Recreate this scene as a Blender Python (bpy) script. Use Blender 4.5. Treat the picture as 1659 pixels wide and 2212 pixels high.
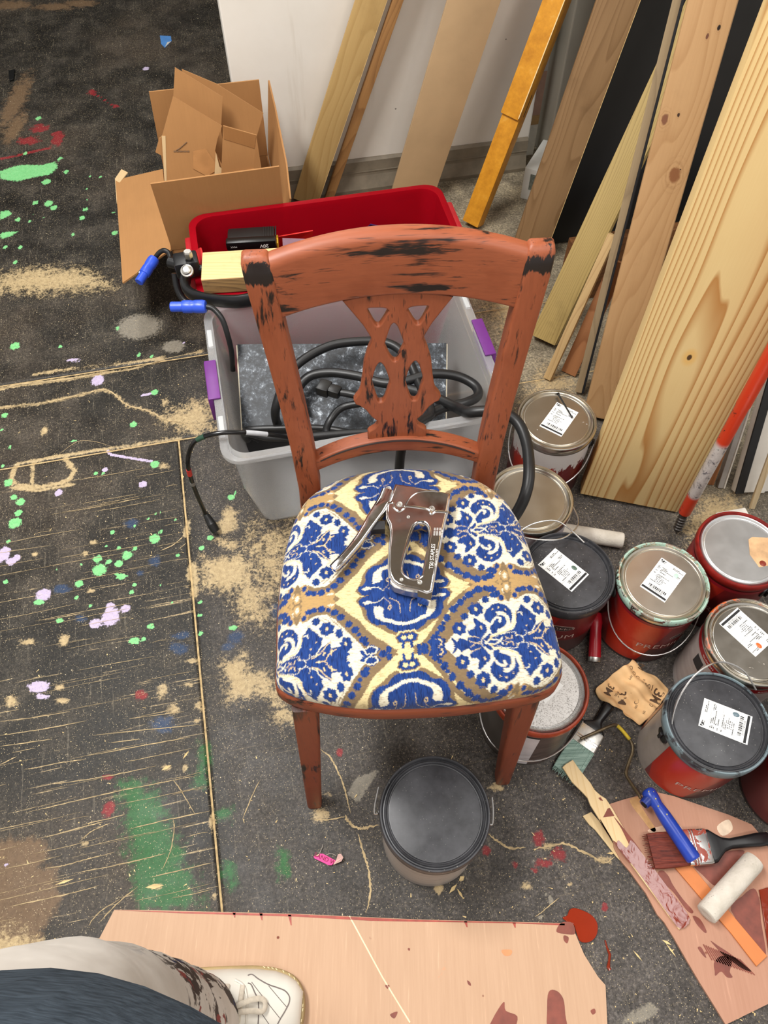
import bpy, bmesh, math, random
import numpy as np
from mathutils import Vector, Matrix

for o in list(bpy.data.objects):
    bpy.data.objects.remove(o, do_unlink=True)
SC = bpy.context.scene
COL = SC.collection
random.seed(7)
RNG = np.random.default_rng(11)

# ------------------------------------------------------------------ camera
CAM_H = 1.435
PITCH = math.radians(33.0)          # angle between the optical axis and straight down
FPX = 1660.0                        # focal length for a 1659 x 2212 frame
cd = bpy.data.cameras.new('camera')
cd.sensor_fit = 'AUTO'
cd.sensor_width = 36.0
cd.lens = FPX / 2212.0 * 36.0
cd.clip_start = 0.02
cam = bpy.data.objects.new('camera', cd)
cam.location = (0, 0, CAM_H)
cam.rotation_euler = (PITCH, 0, 0)
COL.objects.link(cam)
SC.camera = cam

# ------------------------------------------------------------------ world, lamps, exposure
W = bpy.data.worlds.new('room_air')
SC.world = W
W.use_nodes = True
W.node_tree.nodes['Background'].inputs[0].default_value = (1.0, 0.98, 0.95, 1)
W.node_tree.nodes['Background'].inputs[1].default_value = 0.75

def area_lamp(name, loc, size, power, rz=0.0, col=(1, 0.985, 0.955), aim=None):
    l = bpy.data.lights.new(name, 'AREA')
    l.shape = 'RECTANGLE'
    l.size, l.size_y = size
    l.energy = power
    l.color = col
    o = bpy.data.objects.new(name, l)
    o.location = loc
    o.rotation_euler = (0, 0, rz)
    if aim:
        d = Vector(aim) - Vector(loc)
        o.rotation_euler = d.to_track_quat('-Z', 'Y').to_euler()
    COL.objects.link(o)
    return o

# fluorescent ceiling fixtures of the workshop
area_lamp('ceiling_lamp', (-0.95, 0.75, 2.7), (0.35, 1.3), 92, math.radians(12))
area_lamp('ceiling_lamp', (0.55, -0.75, 2.75), (1.3, 0.35), 30, math.radians(12))
area_lamp('ceiling_lamp', (-1.0, 3.0, 2.75), (0.35, 1.3), 30, math.radians(12))
area_lamp('ceiling_lamp', (1.35, 0.6, 2.75), (0.35, 1.3), 22, math.radians(12))

vs = SC.view_settings
vs.view_transform = 'Standard'
vs.look = 'None'
vs.exposure = 0.0
vs.gamma = 1.0
vs.use_curve_mapping = False
# ------------------------------------------------------------------ geometry helpers
SA, CA = math.sin(PITCH), math.cos(PITCH)
def ray(px, py):
    x, y = (px - 829.5) / FPX, (py - 1106.0) / FPX
    return Vector((x, SA - y * CA, -CA - y * SA))
CAMP = Vector((0, 0, CAM_H))
def at(px, py, z=0.0):
    """survey of the photograph: the point at height z seen at that pixel"""
    r = ray(px, py)
    return CAMP + r * ((z - CAM_H) / r.z)
def on_plane(px, py, P, n):
    r = ray(px, py); P = Vector(P); n = Vector(n)
    return CAMP + r * ((P - CAMP).dot(n) / r.dot(n))
RA = math.radians(12.3)             # the room is turned by this much
RU = Vector((math.cos(RA), math.sin(RA), 0)); RV = Vector((-math.sin(RA), math.cos(RA), 0))
def room(u, v, z=0.0):
    return RU * u + RV * v + Vector((0, 0, z))

def tag(o, label=None, cat=None, group=None, kind=None):
    if label: o['label'] = label
    if cat: o['category'] = cat
    if group: o['group'] = group
    if kind: o['kind'] = kind
    return o

def empty(name, label, cat, loc=(0, 0, 0), rot=(0, 0, 0), group=None):
    o = bpy.data.objects.new(name, None)
    o.empty_display_size = 0.05
    o.location = loc
    o.rotation_euler = rot
    COL.objects.link(o)
    return tag(o, label, cat, group)

def link(name, me, mat, parent=None, smooth=False):
    if mat is not None:
        me.materials.clear()
        for m in (mat if isinstance(mat, (list, tuple)) else [mat]): me.materials.append(m)
    if smooth:
        me.polygons.foreach_set('use_smooth', [True] * len(me.polygons))
        if smooth != 'all':
            try: me.set_sharp_from_angle(angle=math.radians(smooth if smooth is not True else 38))
            except Exception: pass
    o = bpy.data.objects.new(name, me)
    COL.objects.link(o)
    if parent is not None: o.parent = parent
    return o

class MB:
    """collects shapes into one mesh"""
    def __init__(s): s.v = []; s.f = []
    def add(s, v, f):
        n = len(s.v); s.v += [tuple(p) for p in v]; s.f += [tuple(i + n for i in q) for q in f]; return s
    def box(s, c, d, b=0.0, M=None):
        bm = bmesh.new()
        bmesh.ops.create_cube(bm, size=1.0)
        for v in bm.verts: v.co = Vector((v.co.x * d[0], v.co.y * d[1], v.co.z * d[2]))
        if b > 0: bmesh.ops.bevel(bm, geom=list(bm.edges), offset=b, segments=2, affect='EDGES', profile=0.6)
        bm.verts.index_update()
        c = Vector(c)
        vs_ = [(M @ v.co if M else v.co) + c for v in bm.verts]
        s.add(vs_, [[v.index for v in f.verts] for f in bm.faces]); bm.free(); return s
    def lathe(s, prof, seg=48, M=None, a0=0.0, a1=None, caps=True):
        full = a1 is None
        a1 = a0 + 2 * math.pi if full else a1
        n = seg if full else seg + 1
        v = []; f = []
        for r, z in prof:
            for i in range(n):
                a = a0 + (a1 - a0) * i / seg
                p = Vector((r * math.cos(a), r * math.sin(a), z))
                v.append(M @ p if M else p)
        for j in range(len(prof) - 1):
            for i in range(seg):
                k = (i + 1) % n
                f.append((j * n + i, j * n + k, (j + 1) * n + k, (j + 1) * n + i))
        if full and caps:
            if prof[0][0] > 1e-6: f.append(tuple(range(n))[::-1])
            if prof[-1][0] > 1e-6: f.append(tuple(range((len(prof) - 1) * n, len(prof) * n)))
        return s.add(v, f)
    def tube(s, path, r, seg=10, caps=True, flat=1.0):
        P = [Vector(p) for p in path]; n = len(P)
        R = r if isinstance(r, (list, tuple)) else [r] * n
        T = [((P[min(i + 1, n - 1)] - P[max(i - 1, 0)]).normalized()) for i in range(n)]
        up = Vector((0, 0, 1)) if abs(T[0].z) < 0.9 else Vector((1, 0, 0))
        A = T[0].cross(up).normalized()
        v = []; f = []
        for i in range(n):
            A = (A - T[i] * A.dot(T[i])).normalized(); B = T[i].cross(A)
            for k in range(seg):
                a = 2 * math.pi * k / seg
                v.append(P[i] + A * math.cos(a) * R[i] + B * math.sin(a) * R[i] * flat)
        for i in range(n - 1):
            for k in range(seg):
                q = (k + 1) % seg
                f.append((i * seg + k, i * seg + q, (i + 1) * seg + q, (i + 1) * seg + k))
        if caps: f.append(tuple(range(seg))[::-1]); f.append(tuple(range((n - 1) * seg, n * seg)))
        return s.add(v, f)
    def prism(s, poly, z0, z1, M=None):
        n = len(poly)
        v = [Vector((p[0], p[1], z0)) for p in poly] + [Vector((p[0], p[1], z1)) for p in poly]
        if M: v = [M @ p for p in v]
        f = [tuple(range(n))[::-1], tuple(range(n, 2 * n))] + [(i, (i + 1) % n, n + (i + 1) % n, n + i) for i in range(n)]
        return s.add(v, f)
    def sheet(s, quad, t):
        """thin slab from coplanar 3-D corners, given thickness"""
        Q = [Vector(q) for q in quad]; n = len(Q)
        N = (Q[1] - Q[0]).cross(Q[2] - Q[0]).normalized() * t
        v = Q + [q + N for q in Q]
        return s.add(v, [tuple(range(n))[::-1], tuple(range(n, 2 * n))] + [(i, (i + 1) % n, n + (i + 1) % n, n + i) for i in range(n)])
    def mesh(s, name):
        me = bpy.data.meshes.new(name); me.from_pydata(s.v, [], s.f)
        bm = bmesh.new(); bm.from_mesh(me); bmesh.ops.recalc_face_normals(bm, faces=bm.faces); bm.to_mesh(me); bm.free()
        me.update(); return me
    def build(s, name, mat, parent=None, smooth=False):
        return link(name, s.mesh(name), mat, parent, smooth)

def spline(pts, n=8, closed=False):
    P = [Vector(p) for p in pts]; out = []
    m = len(P)
    for i in range(m if closed else m - 1):
        g = (lambda k: P[k % m]) if closed else (lambda k: P[min(max(k, 0), m - 1)])
        a, b, c, d = g(i - 1), g(i), g(i + 1), g(i + 2)
        for k in range(n):
            t = k / n
            out.append(0.5 * ((2 * b) + (c - a) * t + (2 * a - 5 * b + 4 * c - d) * t * t + (3 * b - a - 3 * c + d) * t ** 3))
    if not closed: out.append(P[-1])
    return out

def plate(name, polys, thick, bevel, mat, parent=None, smooth=True, M=None, res=2):
    """flat shape with holes, extruded and with rounded edges; lies in local XY, z from 0 to thick"""
    cu = bpy.data.curves.new(name, 'CURVE'); cu.dimensions = '2D'; cu.fill_mode = 'BOTH'
    cu.extrude = max(thick / 2 - bevel, 0.0); cu.bevel_depth = bevel; cu.bevel_resolution = res
    cu.offset = -bevel
    for poly in polys:
        sp = cu.splines.new('POLY'); sp.points.add(len(poly) - 1)
        for p, q in zip(sp.points, poly): p.co = (q[0], q[1], 0, 1)
        sp.use_cyclic_u = True
    to = bpy.data.objects.new('tmp', cu); COL.objects.link(to)
    me = bpy.data.meshes.new_from_object(to.evaluated_get(bpy.context.evaluated_depsgraph_get()))
    bpy.data.objects.remove(to); bpy.data.curves.remove(cu)
    T = Matrix.Translation((0, 0, thick / 2))
    me.transform((M @ T) if M else T)
    me.name = name
    return link(name, me, mat, parent, smooth)

def lettering(name, text, size, mat, parent, fn, align='CENTER', shear=0.0, spacing=1.0, bold=0.0, xs=1.0):
    cu = bpy.data.curves.new(name, 'FONT'); cu.body = text; cu.size = size; cu.align_x = align; cu.align_y = 'CENTER'
    cu.shear = shear; cu.space_character = spacing; cu.offset = bold; cu.resolution_u = 3
    to = bpy.data.objects.new('tmp', cu); COL.objects.link(to)
    me = bpy.data.meshes.new_from_object(to.evaluated_get(bpy.context.evaluated_depsgraph_get()))
    bpy.data.objects.remove(to); bpy.data.curves.remove(cu)
    for v in me.vertices: v.co = fn(v.co.x * xs, v.co.y)
    me.name = name
    return link(name, me, mat, parent)

def copy_tree(o, parent=None):
    c = o.copy(); COL.objects.link(c)
    if parent is not None: c.parent = parent
    for ch in list(o.children): copy_tree(ch, c)
    return c

# ------------------------------------------------------------------ node helpers
class N:
    def __init__(s, name, rough=0.6, metal=0.0, spec=0.5):
        s.m = bpy.data.materials.new(name); s.m.use_nodes = True
        s.t = s.m.node_tree; s.b = s.t.nodes['Principled BSDF']
        s.b.inputs['Roughness'].default_value = rough; s.b.inputs['Metallic'].default_value = metal
        s.b.inputs['Specular IOR Level'].default_value = spec
    def n(s, kind, **kw):
        x = s.t.nodes.new(kind)
        for k, v in kw.items(): setattr(x, k, v)
        return x
    def put(s, sock, val):
        if val is None: return
        if isinstance(val, bpy.types.NodeSocket): s.t.links.new(val, sock)
        elif isinstance(val, (tuple, list)) and len(val) == 3 and sock.type == 'RGBA': sock.default_value = (*val, 1)
        else: sock.default_value = val
    def co(s, kind='Object', scale=(1, 1, 1), loc=(0, 0, 0), rot=(0, 0, 0)):
        c = s.n('ShaderNodeTexCoord'); mp = s.n('ShaderNodeMapping')
        s.t.links.new(c.outputs[kind], mp.inputs[0])
        mp.inputs['Scale'].default_value = scale; mp.inputs['Location'].default_value = loc; mp.inputs['Rotation'].default_value = rot
        return mp.outputs[0]
    def noise(s, vec, scale=5, detail=4, rough=0.55, dist=0.0, w=None):
        x = s.n('ShaderNodeTexNoise'); s.put(x.inputs['Vector'], vec)
        x.inputs['Scale'].default_value = scale; x.inputs['Detail'].default_value = detail
        x.inputs['Roughness'].default_value = rough; x.inputs['Distortion'].default_value = dist
        return x.outputs['Fac']
    def voro(s, vec, scale=5, feature='F1', rand=1.0, out='Distance'):
        x = s.n('ShaderNodeTexVoronoi', feature=feature); s.put(x.inputs['Vector'], vec)
        x.inputs['Scale'].default_value = scale; x.inputs['Randomness'].default_value = rand
        return x.outputs[out]
    def ramp(s, fac, stops, interp='LINEAR'):
        x = s.n('ShaderNodeValToRGB'); x.color_ramp.interpolation = interp
        e = x.color_ramp.elements
        while len(e) > 1: e.remove(e[-1])
        for i, (p, c) in enumerate(stops):
            el = e[0] if i == 0 else e.new(p)
            el.position = p; el.color = (*c, 1) if isinstance(c, (tuple, list)) else (c, c, c, 1)
        s.put(x.inputs[0], fac); return x.outputs[0]
    def math(s, op, a, b=None, c=None, clamp=False):
        x = s.n('ShaderNodeMath', operation=op, use_clamp=clamp)
        s.put(x.inputs[0], a); s.put(x.inputs[1], b)
        if c is not None: s.put(x.inputs[2], c)
        return x.outputs[0]
    def step(s, x, lo, hi):
        m = s.n('ShaderNodeMapRange', interpolation_type='SMOOTHSTEP')
        s.put(m.inputs[0], x); m.inputs[1].default_value = lo; m.inputs[2].default_value = hi
        return m.outputs[0]
    def mix(s, fac, a, b, mode='MIX'):
        x = s.n('ShaderNodeMix', data_type='RGBA', blend_type=mode)
        s.put(x.inputs[0], fac); s.put(x.inputs[6], a); s.put(x.inputs[7], b)
        return x.outputs[2]
    def sep(s, vec):
        x = s.n('ShaderNodeSeparateXYZ'); s.put(x.inputs[0], vec); return x.outputs
    def comb(s, x=0.0, y=0.0, z=0.0):
        k = s.n('ShaderNodeCombineXYZ'); s.put(k.inputs[0], x); s.put(k.inputs[1], y); s.put(k.inputs[2], z); return k.outputs[0]
    def attr(s, name):
        x = s.n('ShaderNodeAttribute'); x.attribute_name = name; return x
    def bump(s, h, strength=0.3, dist=0.002):
        x = s.n('ShaderNodeBump'); s.put(x.inputs['Height'], h)
        x.inputs['Strength'].default_value = strength; x.inputs['Distance'].default_value = dist
        s.t.links.new(x.outputs[0], s.b.inputs['Normal']); return s
    def out(s, col=None, rough=None, metal=None):
        s.put(s.b.inputs['Base Color'], col); s.put(s.b.inputs['Roughness'], rough); s.put(s.b.inputs['Metallic'], metal)
        return s.m

def srgb(r, g, b):
    f = lambda c: (c / 255 / 12.92) if c / 255 <= 0.04045 else ((c / 255 + 0.055) / 1.055) ** 2.4
    return (f(r), f(g), f(b))

def simple(name, col, rough=0.5, metal=0.0, var=0.12, scale=30, bump=0.0, spec=0.5):
    k = N(name, rough, metal, spec)
    nz = k.noise(k.co(), scale, 4)
    lo = tuple(c * (1 - var) for c in col); hi = tuple(min(c * (1 + var), 1) for c in col)
    if bump: k.bump(nz, bump, 0.001)
    return k.out(k.ramp(nz, [(0.3, lo), (0.7, hi)]))

def woodmat(name, light, dark, ring=60.0, wob=0.25, sharp=0.75, rough=0.6, fine=0.35, knots=0, along=2, across=0, dirt=0.0, seed=0.0):
    """planks: long axis = local 'along', growth rings counted along local 'across'"""
    k = N(name, rough, 0, 0.35)
    sc = [6.0, 6.0, 6.0]; sc[along] = 0.9
    v0 = k.co(loc=(seed, seed * 0.7, seed * 1.3))
    low = k.noise(k.co(scale=tuple(sc), loc=(seed, seed, seed)), 1.0, 2, 0.5)
    x = k.sep(v0)[across]
    ph = k.math('MULTIPLY_ADD', x, ring, k.math('MULTIPLY', low, ring * wob))
    fr = k.math('FRACT', ph)
    ring_ = k.ramp(fr, [(0.0, 0.0), (sharp, 0.25), (0.93, 1.0), (1.0, 0.0)])
    sc2 = [220.0, 220.0, 220.0]; sc2[along] = 9.0
    fin = k.noise(k.co(scale=tuple(sc2)), 1.0, 3)
    f = k.math('ADD', k.math('MULTIPLY', ring_, 1.0 - fine), k.math('MULTIPLY', fin, fine))
    col = k.mix(f, light, dark)
    if knots:
        sk = [1.0, 1.0, 1.0]; sk[along] = 0.45
        d = k.voro(k.co(scale=tuple(sk), loc=(seed * 3, 0, seed)), knots)
        col = k.mix(k.step(d, 0.13, 0.05), col, tuple(c * 0.35 for c in dark))
    if dirt:
        dn = k.noise(v0, 9, 5, 0.65)
        col = k.mix(k.math('MULTIPLY', k.step(dn, 0.55, 0.75), dirt), col, tuple(c * 0.4 for c in dark))
    k.bump(f, 0.15, 0.0006)
    return k.out(col)
# ------------------------------------------------------------------ floor
def floor_material():
    k = N('painted_floor', 0.5, 0, 0.22)
    P = k.co()
    big = k.noise(P, 2.2, 5, 0.6); mid = k.noise(P, 11, 6, 0.65); fin = k.noise(P, 90, 4, 0.6)
    base = k.ramp(mid, [(0.28, srgb(24, 22, 20)), (0.5, srgb(46, 43, 39)), (0.72, srgb(80, 74, 66))])
    base = k.mix(k.math('MULTIPLY', k.step(big, 0.45, 0.7), 0.5), base, srgb(96, 84, 72))
    base = k.mix(k.math('MULTIPLY', fin, 0.35), base, srgb(26, 25, 23))
    C = k.attr('zone'); cz = k.sep(C.outputs['Color'])
    # newer smooth grey-brown coat on the right of the seam
    coat = k.ramp(k.noise(P, 16, 6, 0.7), [(0.3, srgb(58, 54, 51)), (0.7, srgb(92, 86, 82))])
    base = k.mix(cz[0], base, coat)
    # bare dusty concrete at the back right
    conc = k.ramp(k.noise(P, 14, 6, 0.7, 0.6), [(0.28, srgb(92, 84, 70)), (0.5, srgb(134, 124, 106)), (0.72, srgb(178, 165, 138))])
    base = k.mix(cz[1], base, conc)
    # scratches filled with dust, running along the room
    sv = k.co(scale=(4.5, 160, 1), rot=(0, 0, -RA))
    sn = k.noise(sv, 1.0, 5, 0.68, 0.25)
    base = k.mix(k.math('MULTIPLY', k.math('MULTIPLY', k.step(sn, 0.615, 0.66), 0.75), cz[2]), base, srgb(182, 160, 122))
    vs2 = k.noise(k.co(scale=(210, 9, 1), rot=(0, 0, -RA)), 1.0, 4, 0.7)
    base = k.mix(k.math('MULTIPLY', k.step(vs2, 0.60, 0.66), 0.22), base, srgb(150, 140, 122))
    # gritty wear of the paint film
    mic = k.noise(P, 170, 8, 0.82, 0.2); mic2 = k.noise(k.co(scale=(1, .35, 1), loc=(4, 4, 0)), 75, 6, 0.8)
    base = k.mix(1.0, base, k.ramp(mic, [(0.34, 0.35), (0.5, 0.95), (0.60, 1.7), (0.70, 3.0)]), 'MULTIPLY')
    base = k.mix(k.math('MULTIPLY', k.step(mic2, 0.60, 0.68), 0.5), base, srgb(136, 124, 104))
    base = k.mix(k.math('MULTIPLY', k.step(mic2, 0.40, 0.33), 0.55), base, srgb(22, 21, 19))
    # stains, each one with its own outline
    edge = k.noise(P, 150, 4, 0.7); edge2 = k.noise(P, 45, 5, 0.75)
    e1 = k.math('MULTIPLY', k.math('SUBTRACT', edge, 0.5), 0.7); e2 = k.math('MULTIPLY', k.math('SUBTRACT', edge2, 0.5), 1.5)
    e3 = k.math('ADD', k.math('ADD', e2, e1), k.math('MULTIPLY', k.math('SUBTRACT', mic, 0.5), 1.6))
    A = k.attr('stain_a'); a = k.sep(A.outputs['Color']); aa = A.outputs['Alpha']
    B = k.attr('stain_b'); b = k.sep(B.outputs['Color']); ba = B.outputs['Alpha']
    def lay(base, mask, e, lo, hi, col, op=1.0, soft=0.05):
        f = k.step(k.math('ADD', mask, e), 0.5 - soft, 0.5 + soft)
        f = k.math('MULTIPLY', k.math('MULTIPLY', f, op), k.step(mask, 0.03, 0.12))
        return k.mix(f, base, k.mix(k.noise(P, 130, 3), lo, hi))
    base = lay(base, aa, e2, srgb(92, 72, 52), srgb(134, 108, 82), None, 0.85, 0.2)           # brown patch
    base = lay(base, b[0], e2, srgb(32, 84, 42), srgb(58, 118, 66), None, 0.85, 0.22)         # dark green
    base = lay(base, ba, e1, srgb(118, 112, 100), srgb(158, 150, 136), None, 0.85, 0.1)       # grey filler
    base = lay(base, b[2], e2, srgb(28, 52, 84), srgb(50, 76, 112), None, 0.7, 0.2)           # blue
    base = lay(base, b[1], e2, srgb(120, 30, 34), srgb(158, 44, 52), None, 0.8, 0.15)         # red
    base = lay(base, a[2], e3, srgb(150, 126, 90), srgb(224, 200, 154), None, 0.85, 0.22)    # plaster and sawdust
    base = lay(base, a[1], e1, srgb(170, 155, 186), srgb(208, 194, 218), None, 0.95, 0.06)    # lilac
    base = lay(base, a[0], e1, srgb(100, 184, 108), srgb(146, 216, 150), None, 0.95, 0.06)    # mint green
    # sawdust flecks
    grit = k.noise(P, 420, 3, 0.7); gp = k.noise(k.co(loc=(7, 2, 0)), 8, 5, 0.75)
    gf = k.math('MULTIPLY', k.step(grit, 0.60, 0.70), k.math('MULTIPLY_ADD', gp, 1.5, -0.35, True))
    base = k.mix(k.math('MULTIPLY', gf, 0.8), base, srgb(176, 160, 132))
    base = k.mix(k.math('MULTIPLY', k.step(grit, 0.42, 0.34), 0.45), base, srgb(20, 19, 18))
    d1 = k.voro(P, 260); d2 = k.voro(k.co(loc=(3, 1, 0)), 95); pick = k.noise(P, 6, 4, 0.7)
    s1 = k.math('MULTIPLY', k.step(d1, 0.20, 0.12), k.step(k.math('ADD', pick, k.math('MULTIPLY', k.noise(P, 60, 2), 0.5)), 0.56, 0.80))
    s2 = k.math('MULTIPLY', k.step(d2, 0.13, 0.07), k.step(k.noise(k.co(loc=(1, 5, 0)), 30, 3), 0.52, 0.6))
    base = k.mix(k.math('MULTIPLY', s1, 0.75), base, srgb(206, 186, 148))
    base = k.mix(k.math('MULTIPLY', s2, 0.8), base, srgb(224, 206, 170))
    k.bump(k.math('ADD', mid, k.math('MULTIPLY', fin, 0.4)), 0.25, 0.002)
    return k.out(base, k.ramp(mid, [(0.3, 0.38), (0.7, 0.62)]))
M_FLOOR = floor_material()

STAINS = {'g': [], 'l': [], 't': [], 'b': [], 'G': [], 'r': [], 'B': [], 'y': []}
def px_crop(ox, oy, s):
    return lambda x, y: (ox + x / s, oy + y / s)
def blobs(key, cv, lst):
    for q in lst:
        x, y, r = q[:3]
        p = cv(x, y); p2 = cv(x + r, y); p3 = cv(x, y + (q[3] if len(q) > 3 else r * 0.8))
        c = at(*p); rx = (at(*p2) - c).length; ry = (at(*p3) - c).length
        STAINS[key].append(('e', c.x, c.y, rx, ry))
def poly(key, cv, pts, w=0.008):
    STAINS[key].append(('p', [tuple(at(*cv(*p)).xy) for p in pts], w))
def line(key, cv, pts, w=0.004):
    STAINS[key].append(('l', [tuple(at(*cv(*p)).xy) for p in pts], w))
c1 = px_crop(0, 700, 2.514); c2 = px_crop(0, 0, 2.765); c3 = px_crop(0, 1350, 2.514); c4 = px_crop(640, 1600, 3.19); c5 = px_crop(1150, 1620, 3.26); cf = px_crop(0, 0, 1.0)
blobs('g', c1, [(840,1165,30),(690,1255,28),(590,1290,16),(530,1275,24),(540,1335,38),(645,1300,22),(430,1410,24),(415,1485,13),(715,1455,15),(730,1415,13),(660,1370,30,16),(325,1610,22,12),(735,1215,13),(645,1215,13),(610,1130,14),(730,1095,10),(875,1125,11),(805,1055,9),(845,1030,8),(870,1020,7),(965,1255,12),(950,1060,10),(1140,1160,18),(1095,1215,16),(1255,940,20),(1280,912,9),(820,1640,20),(730,1720,30,18),(780,1710,14),(1085,1580,14),(1265,1650,26,14),(1085,1510,14),(1090,1680,16),(45,860,24),(75,940,18),(110,965,24),(100,1025,20),(80,1080,34),(45,1180,13),(30,1400,15),(210,1510,32,14),(840,760,24),(520,810,12),(560,810,10),(725,545,20),(840,370,20),(755,165,14),(825,175,12),(330,120,14),(80,118,26),(640,22,14),(25,495,18),(10,575,10),(50,670,13),(395,632,22,7),(870,1420,8),(935,1510,8),(440,1305,10),(575,1205,10),(305,1330,9),(490,1530,12),(15,770,12),(630,1355,10)])
blobs('g', c2, [(290,1215,24),(210,1210,17),(320,1240,20),(275,1085,26,16),(490,1300,18),(510,1250,16),(510,1130,11),(395,1025,16),(360,945,14),(435,1400,13),(685,1390,18),(680,1265,12),(105,1310,17),(180,1320,12),(120,1475,15),(90,1565,15),(150,915,14),(30,1475,14),(515,1195,9),(600,1055,8),(535,1055,9),(255,1300,8),(205,1280,9),(165,1265,8),(230,705,16)])
poly('g', c2, [(0,1020),(60,1000),(120,985),(250,985),(330,965),(345,1000),(300,1040),(200,1058),(120,1078),(80,1080),(0,1066)], 0.02)
poly('g', c2, [(0,1262),(50,1255),(75,1275),(30,1300),(0,1312)], 0.015)
poly('g', c2, [(0,1392),(30,1385),(110,1380),(60,1412),(0,1425)], 0.015)
blobs('r', c2, [(170,838,60,22),(235,765,55,20),(345,830,30,40),(545,550,26,14),(690,633,18,10),(340,800,30,12)])
line('r', c2, [(0,948),(120,925),(210,902),(300,882)], 0.012); line('r', c2, [(520,545),(600,578),(660,625)], 0.006)
blobs('r', c3, [(765,385,30,26),(590,828,32,14),(590,1000,30,40),(560,1020,14)])
blobs('r', c5, [(45,630,45,50),(85,800,60,34),(190,740,45,55),(15,850,25),(510,1110,24,26)])
blobs('r', c4, [(300,80,22,28),(1310,755,28,34),(1510,850,24,24)])
blobs('l', c1, [(235,1470,40),(600,1590,48,46),(520,1625,36,24),(680,1545,26),(600,1530,24),(20,1250,34,40),(90,1270,22),(60,1290,26),(530,305,34),(775,870,22),(320,915,22,18),(570,790,16),(400,195,42,10),(1000,100,6)])
blobs('l', c3, [(210,335,58,30),(230,390,40,12),(510,5,24,10),(35,1305,14)])
blobs('l', cf, [(315,148,7,4)])
line('l', c1, [(585,690),(600,708),(680,722),(760,735),(825,745)], 0.0075); line('l', c1, [(770,385),(800,382),(830,372)], 0.006)
blobs('B', c1, [(845,1285,30,26),(330,1440,50,20),(1510,1555,40,45),(715,1080,34,24),(430,1600,30,20),(760,1350,20),(1280,1700,40),(985,1690,50,20)])
blobs('B', c3, [(970,130,50,30),(885,540,55,40),(1230,120,36,16)])
poly('G', c3, [(650,870),(690,850),(840,905),(880,1000),(920,1100),(960,1200),(1000,1290),(1040,1400),(1090,1545),(770,1545),(745,1400),(720,1250),(690,1120),(665,1000)], 0.04)
poly('G', c3, [(1180,1010),(1250,990),(1250,1060),(1190,1050)], 0.02); poly('G', c3, [(1205,1290),(1260,1290),(1285,1430),(1230,1420)], 0.02)
poly('G', c3, [(1505,1230),(1555,1230),(1560,1360),(1515,1365)], 0.02); poly('G', c3, [(1080,650),(1115,650),(1120,880),(1070,860)], 0.03)
poly('b', c3, [(-60,1170),(150,1158),(245,1190),(248,1250),(222,1310),(320,1318),(300,1400),(330,1480),(290,1560),(250,1634),(200,1750),(-80,1760)], 0.02)
blobs('b', c2, [(95,600,55,150),(90,760,45,90),(60,30,120,24),(330,40,110,20),(480,20,90,20)])
blobs('y', cf, [(300,705,46,26),(375,748,24,13)])
poly('y', c4, [(350,372),(380,310),(410,262),(500,222),(570,195),(545,250),(500,310),(430,425)], 0.01)
poly('y', c5, [(590,1925),(680,1862),(840,1775),(895,1835),(770,1925)], 0.012)
blobs('y', c5, [(130,1060,18,40),(95,1010,14),(60,1180,22)])
# plaster, sawdust, filled cracks
poly('t', c1, [(1110,1265),(1180,1280),(1300,1245),(1375,1300),(1330,1420),(1270,1440),(1110,1425)], 0.03)
poly('t', c1, [(1270,1460),(1290,1440),(1400,1410),(1440,1440),(1425,1500),(1445,1600),(1420,1625),(1330,1590),(1300,1520)], 0.05)
poly('t', c1, [(1180,1170),(1240,1165),(1290,1210),(1240,1220)], 0.02); blobs('t', c1, [(1400,1205,26,18),(895,420,20,18),(1220,1100,50,40),(1250,1050,40,50),(240,580,16,22)])
poly('t', c1, [(900,500),(950,470),(1060,430),(1140,425),(1140,570),(1060,585),(980,560),(910,520)], 0.05)
line('t', c1, [(0,352),(100,330),(260,312),(420,290),(560,265)], 0.011); line('t', c1, [(560,265),(700,250),(900,190),(1090,150)], 0.006); line('t', c1, [(180,275),(400,245),(640,212),(880,185)], 0.008)
line('t', c1, [(0,455),(200,432),(330,410),(470,375),(560,355),(620,380),(690,440),(800,470),(900,520),(1000,540),(1060,585)], 0.008)
line('t', c1, [(90,760),(180,745),(330,715),(410,705),(500,690),(650,670),(800,645),(975,622)], 0.009)
line('t', c1, [(90,765),(70,800),(60,850),(100,875),(180,885),(330,865),(380,840),(405,795),(360,740),(350,715)], 0.011); line('t', c1, [(178,745),(172,880)], 0.008); line('t', c1, [(60,885),(180,905),(400,870)], 0.008)
line('t', c1, [(1045,1310),(1060,1400),(1055,1470)], 0.014); blobs('t', c1, [(1015,1110,16,40),(1035,1350,18,50),(505,1185,18,9),(465,1245,14),(890,770,30,14),(190,1250,14),(150,1725,40,14),(345,1715,24,26),(495,1450,20,10)])
poly('t', c3, [(1210,215),(1260,185),(1330,170),(1350,260),(1440,265),(1490,330),(1525,390),(1450,385),(1370,375),(1290,418),(1240,390),(1250,320),(1210,270)], 0.03)
poly('t', c3, [(1490,420),(1540,400),(1590,520),(1540,530)], 0.04); blobs('t', c3, [(1045,195,30,14),(1025,325,24,12),(885,360,22,36),(945,455,32,24),(60,420,34,26),(340,410,34,12),(320,340,22,14),(350,85,18,30),(150,90,34,10),(1075,440,20,18),(1070,520,18,10),(1150,1070,14,40),(905,775,26,16),(1005,770,12,14),(460,1185,20,12),(840,1420,36,12),(1100,460,18,12),(1165,1470,12,20)])
RIB = []
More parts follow.
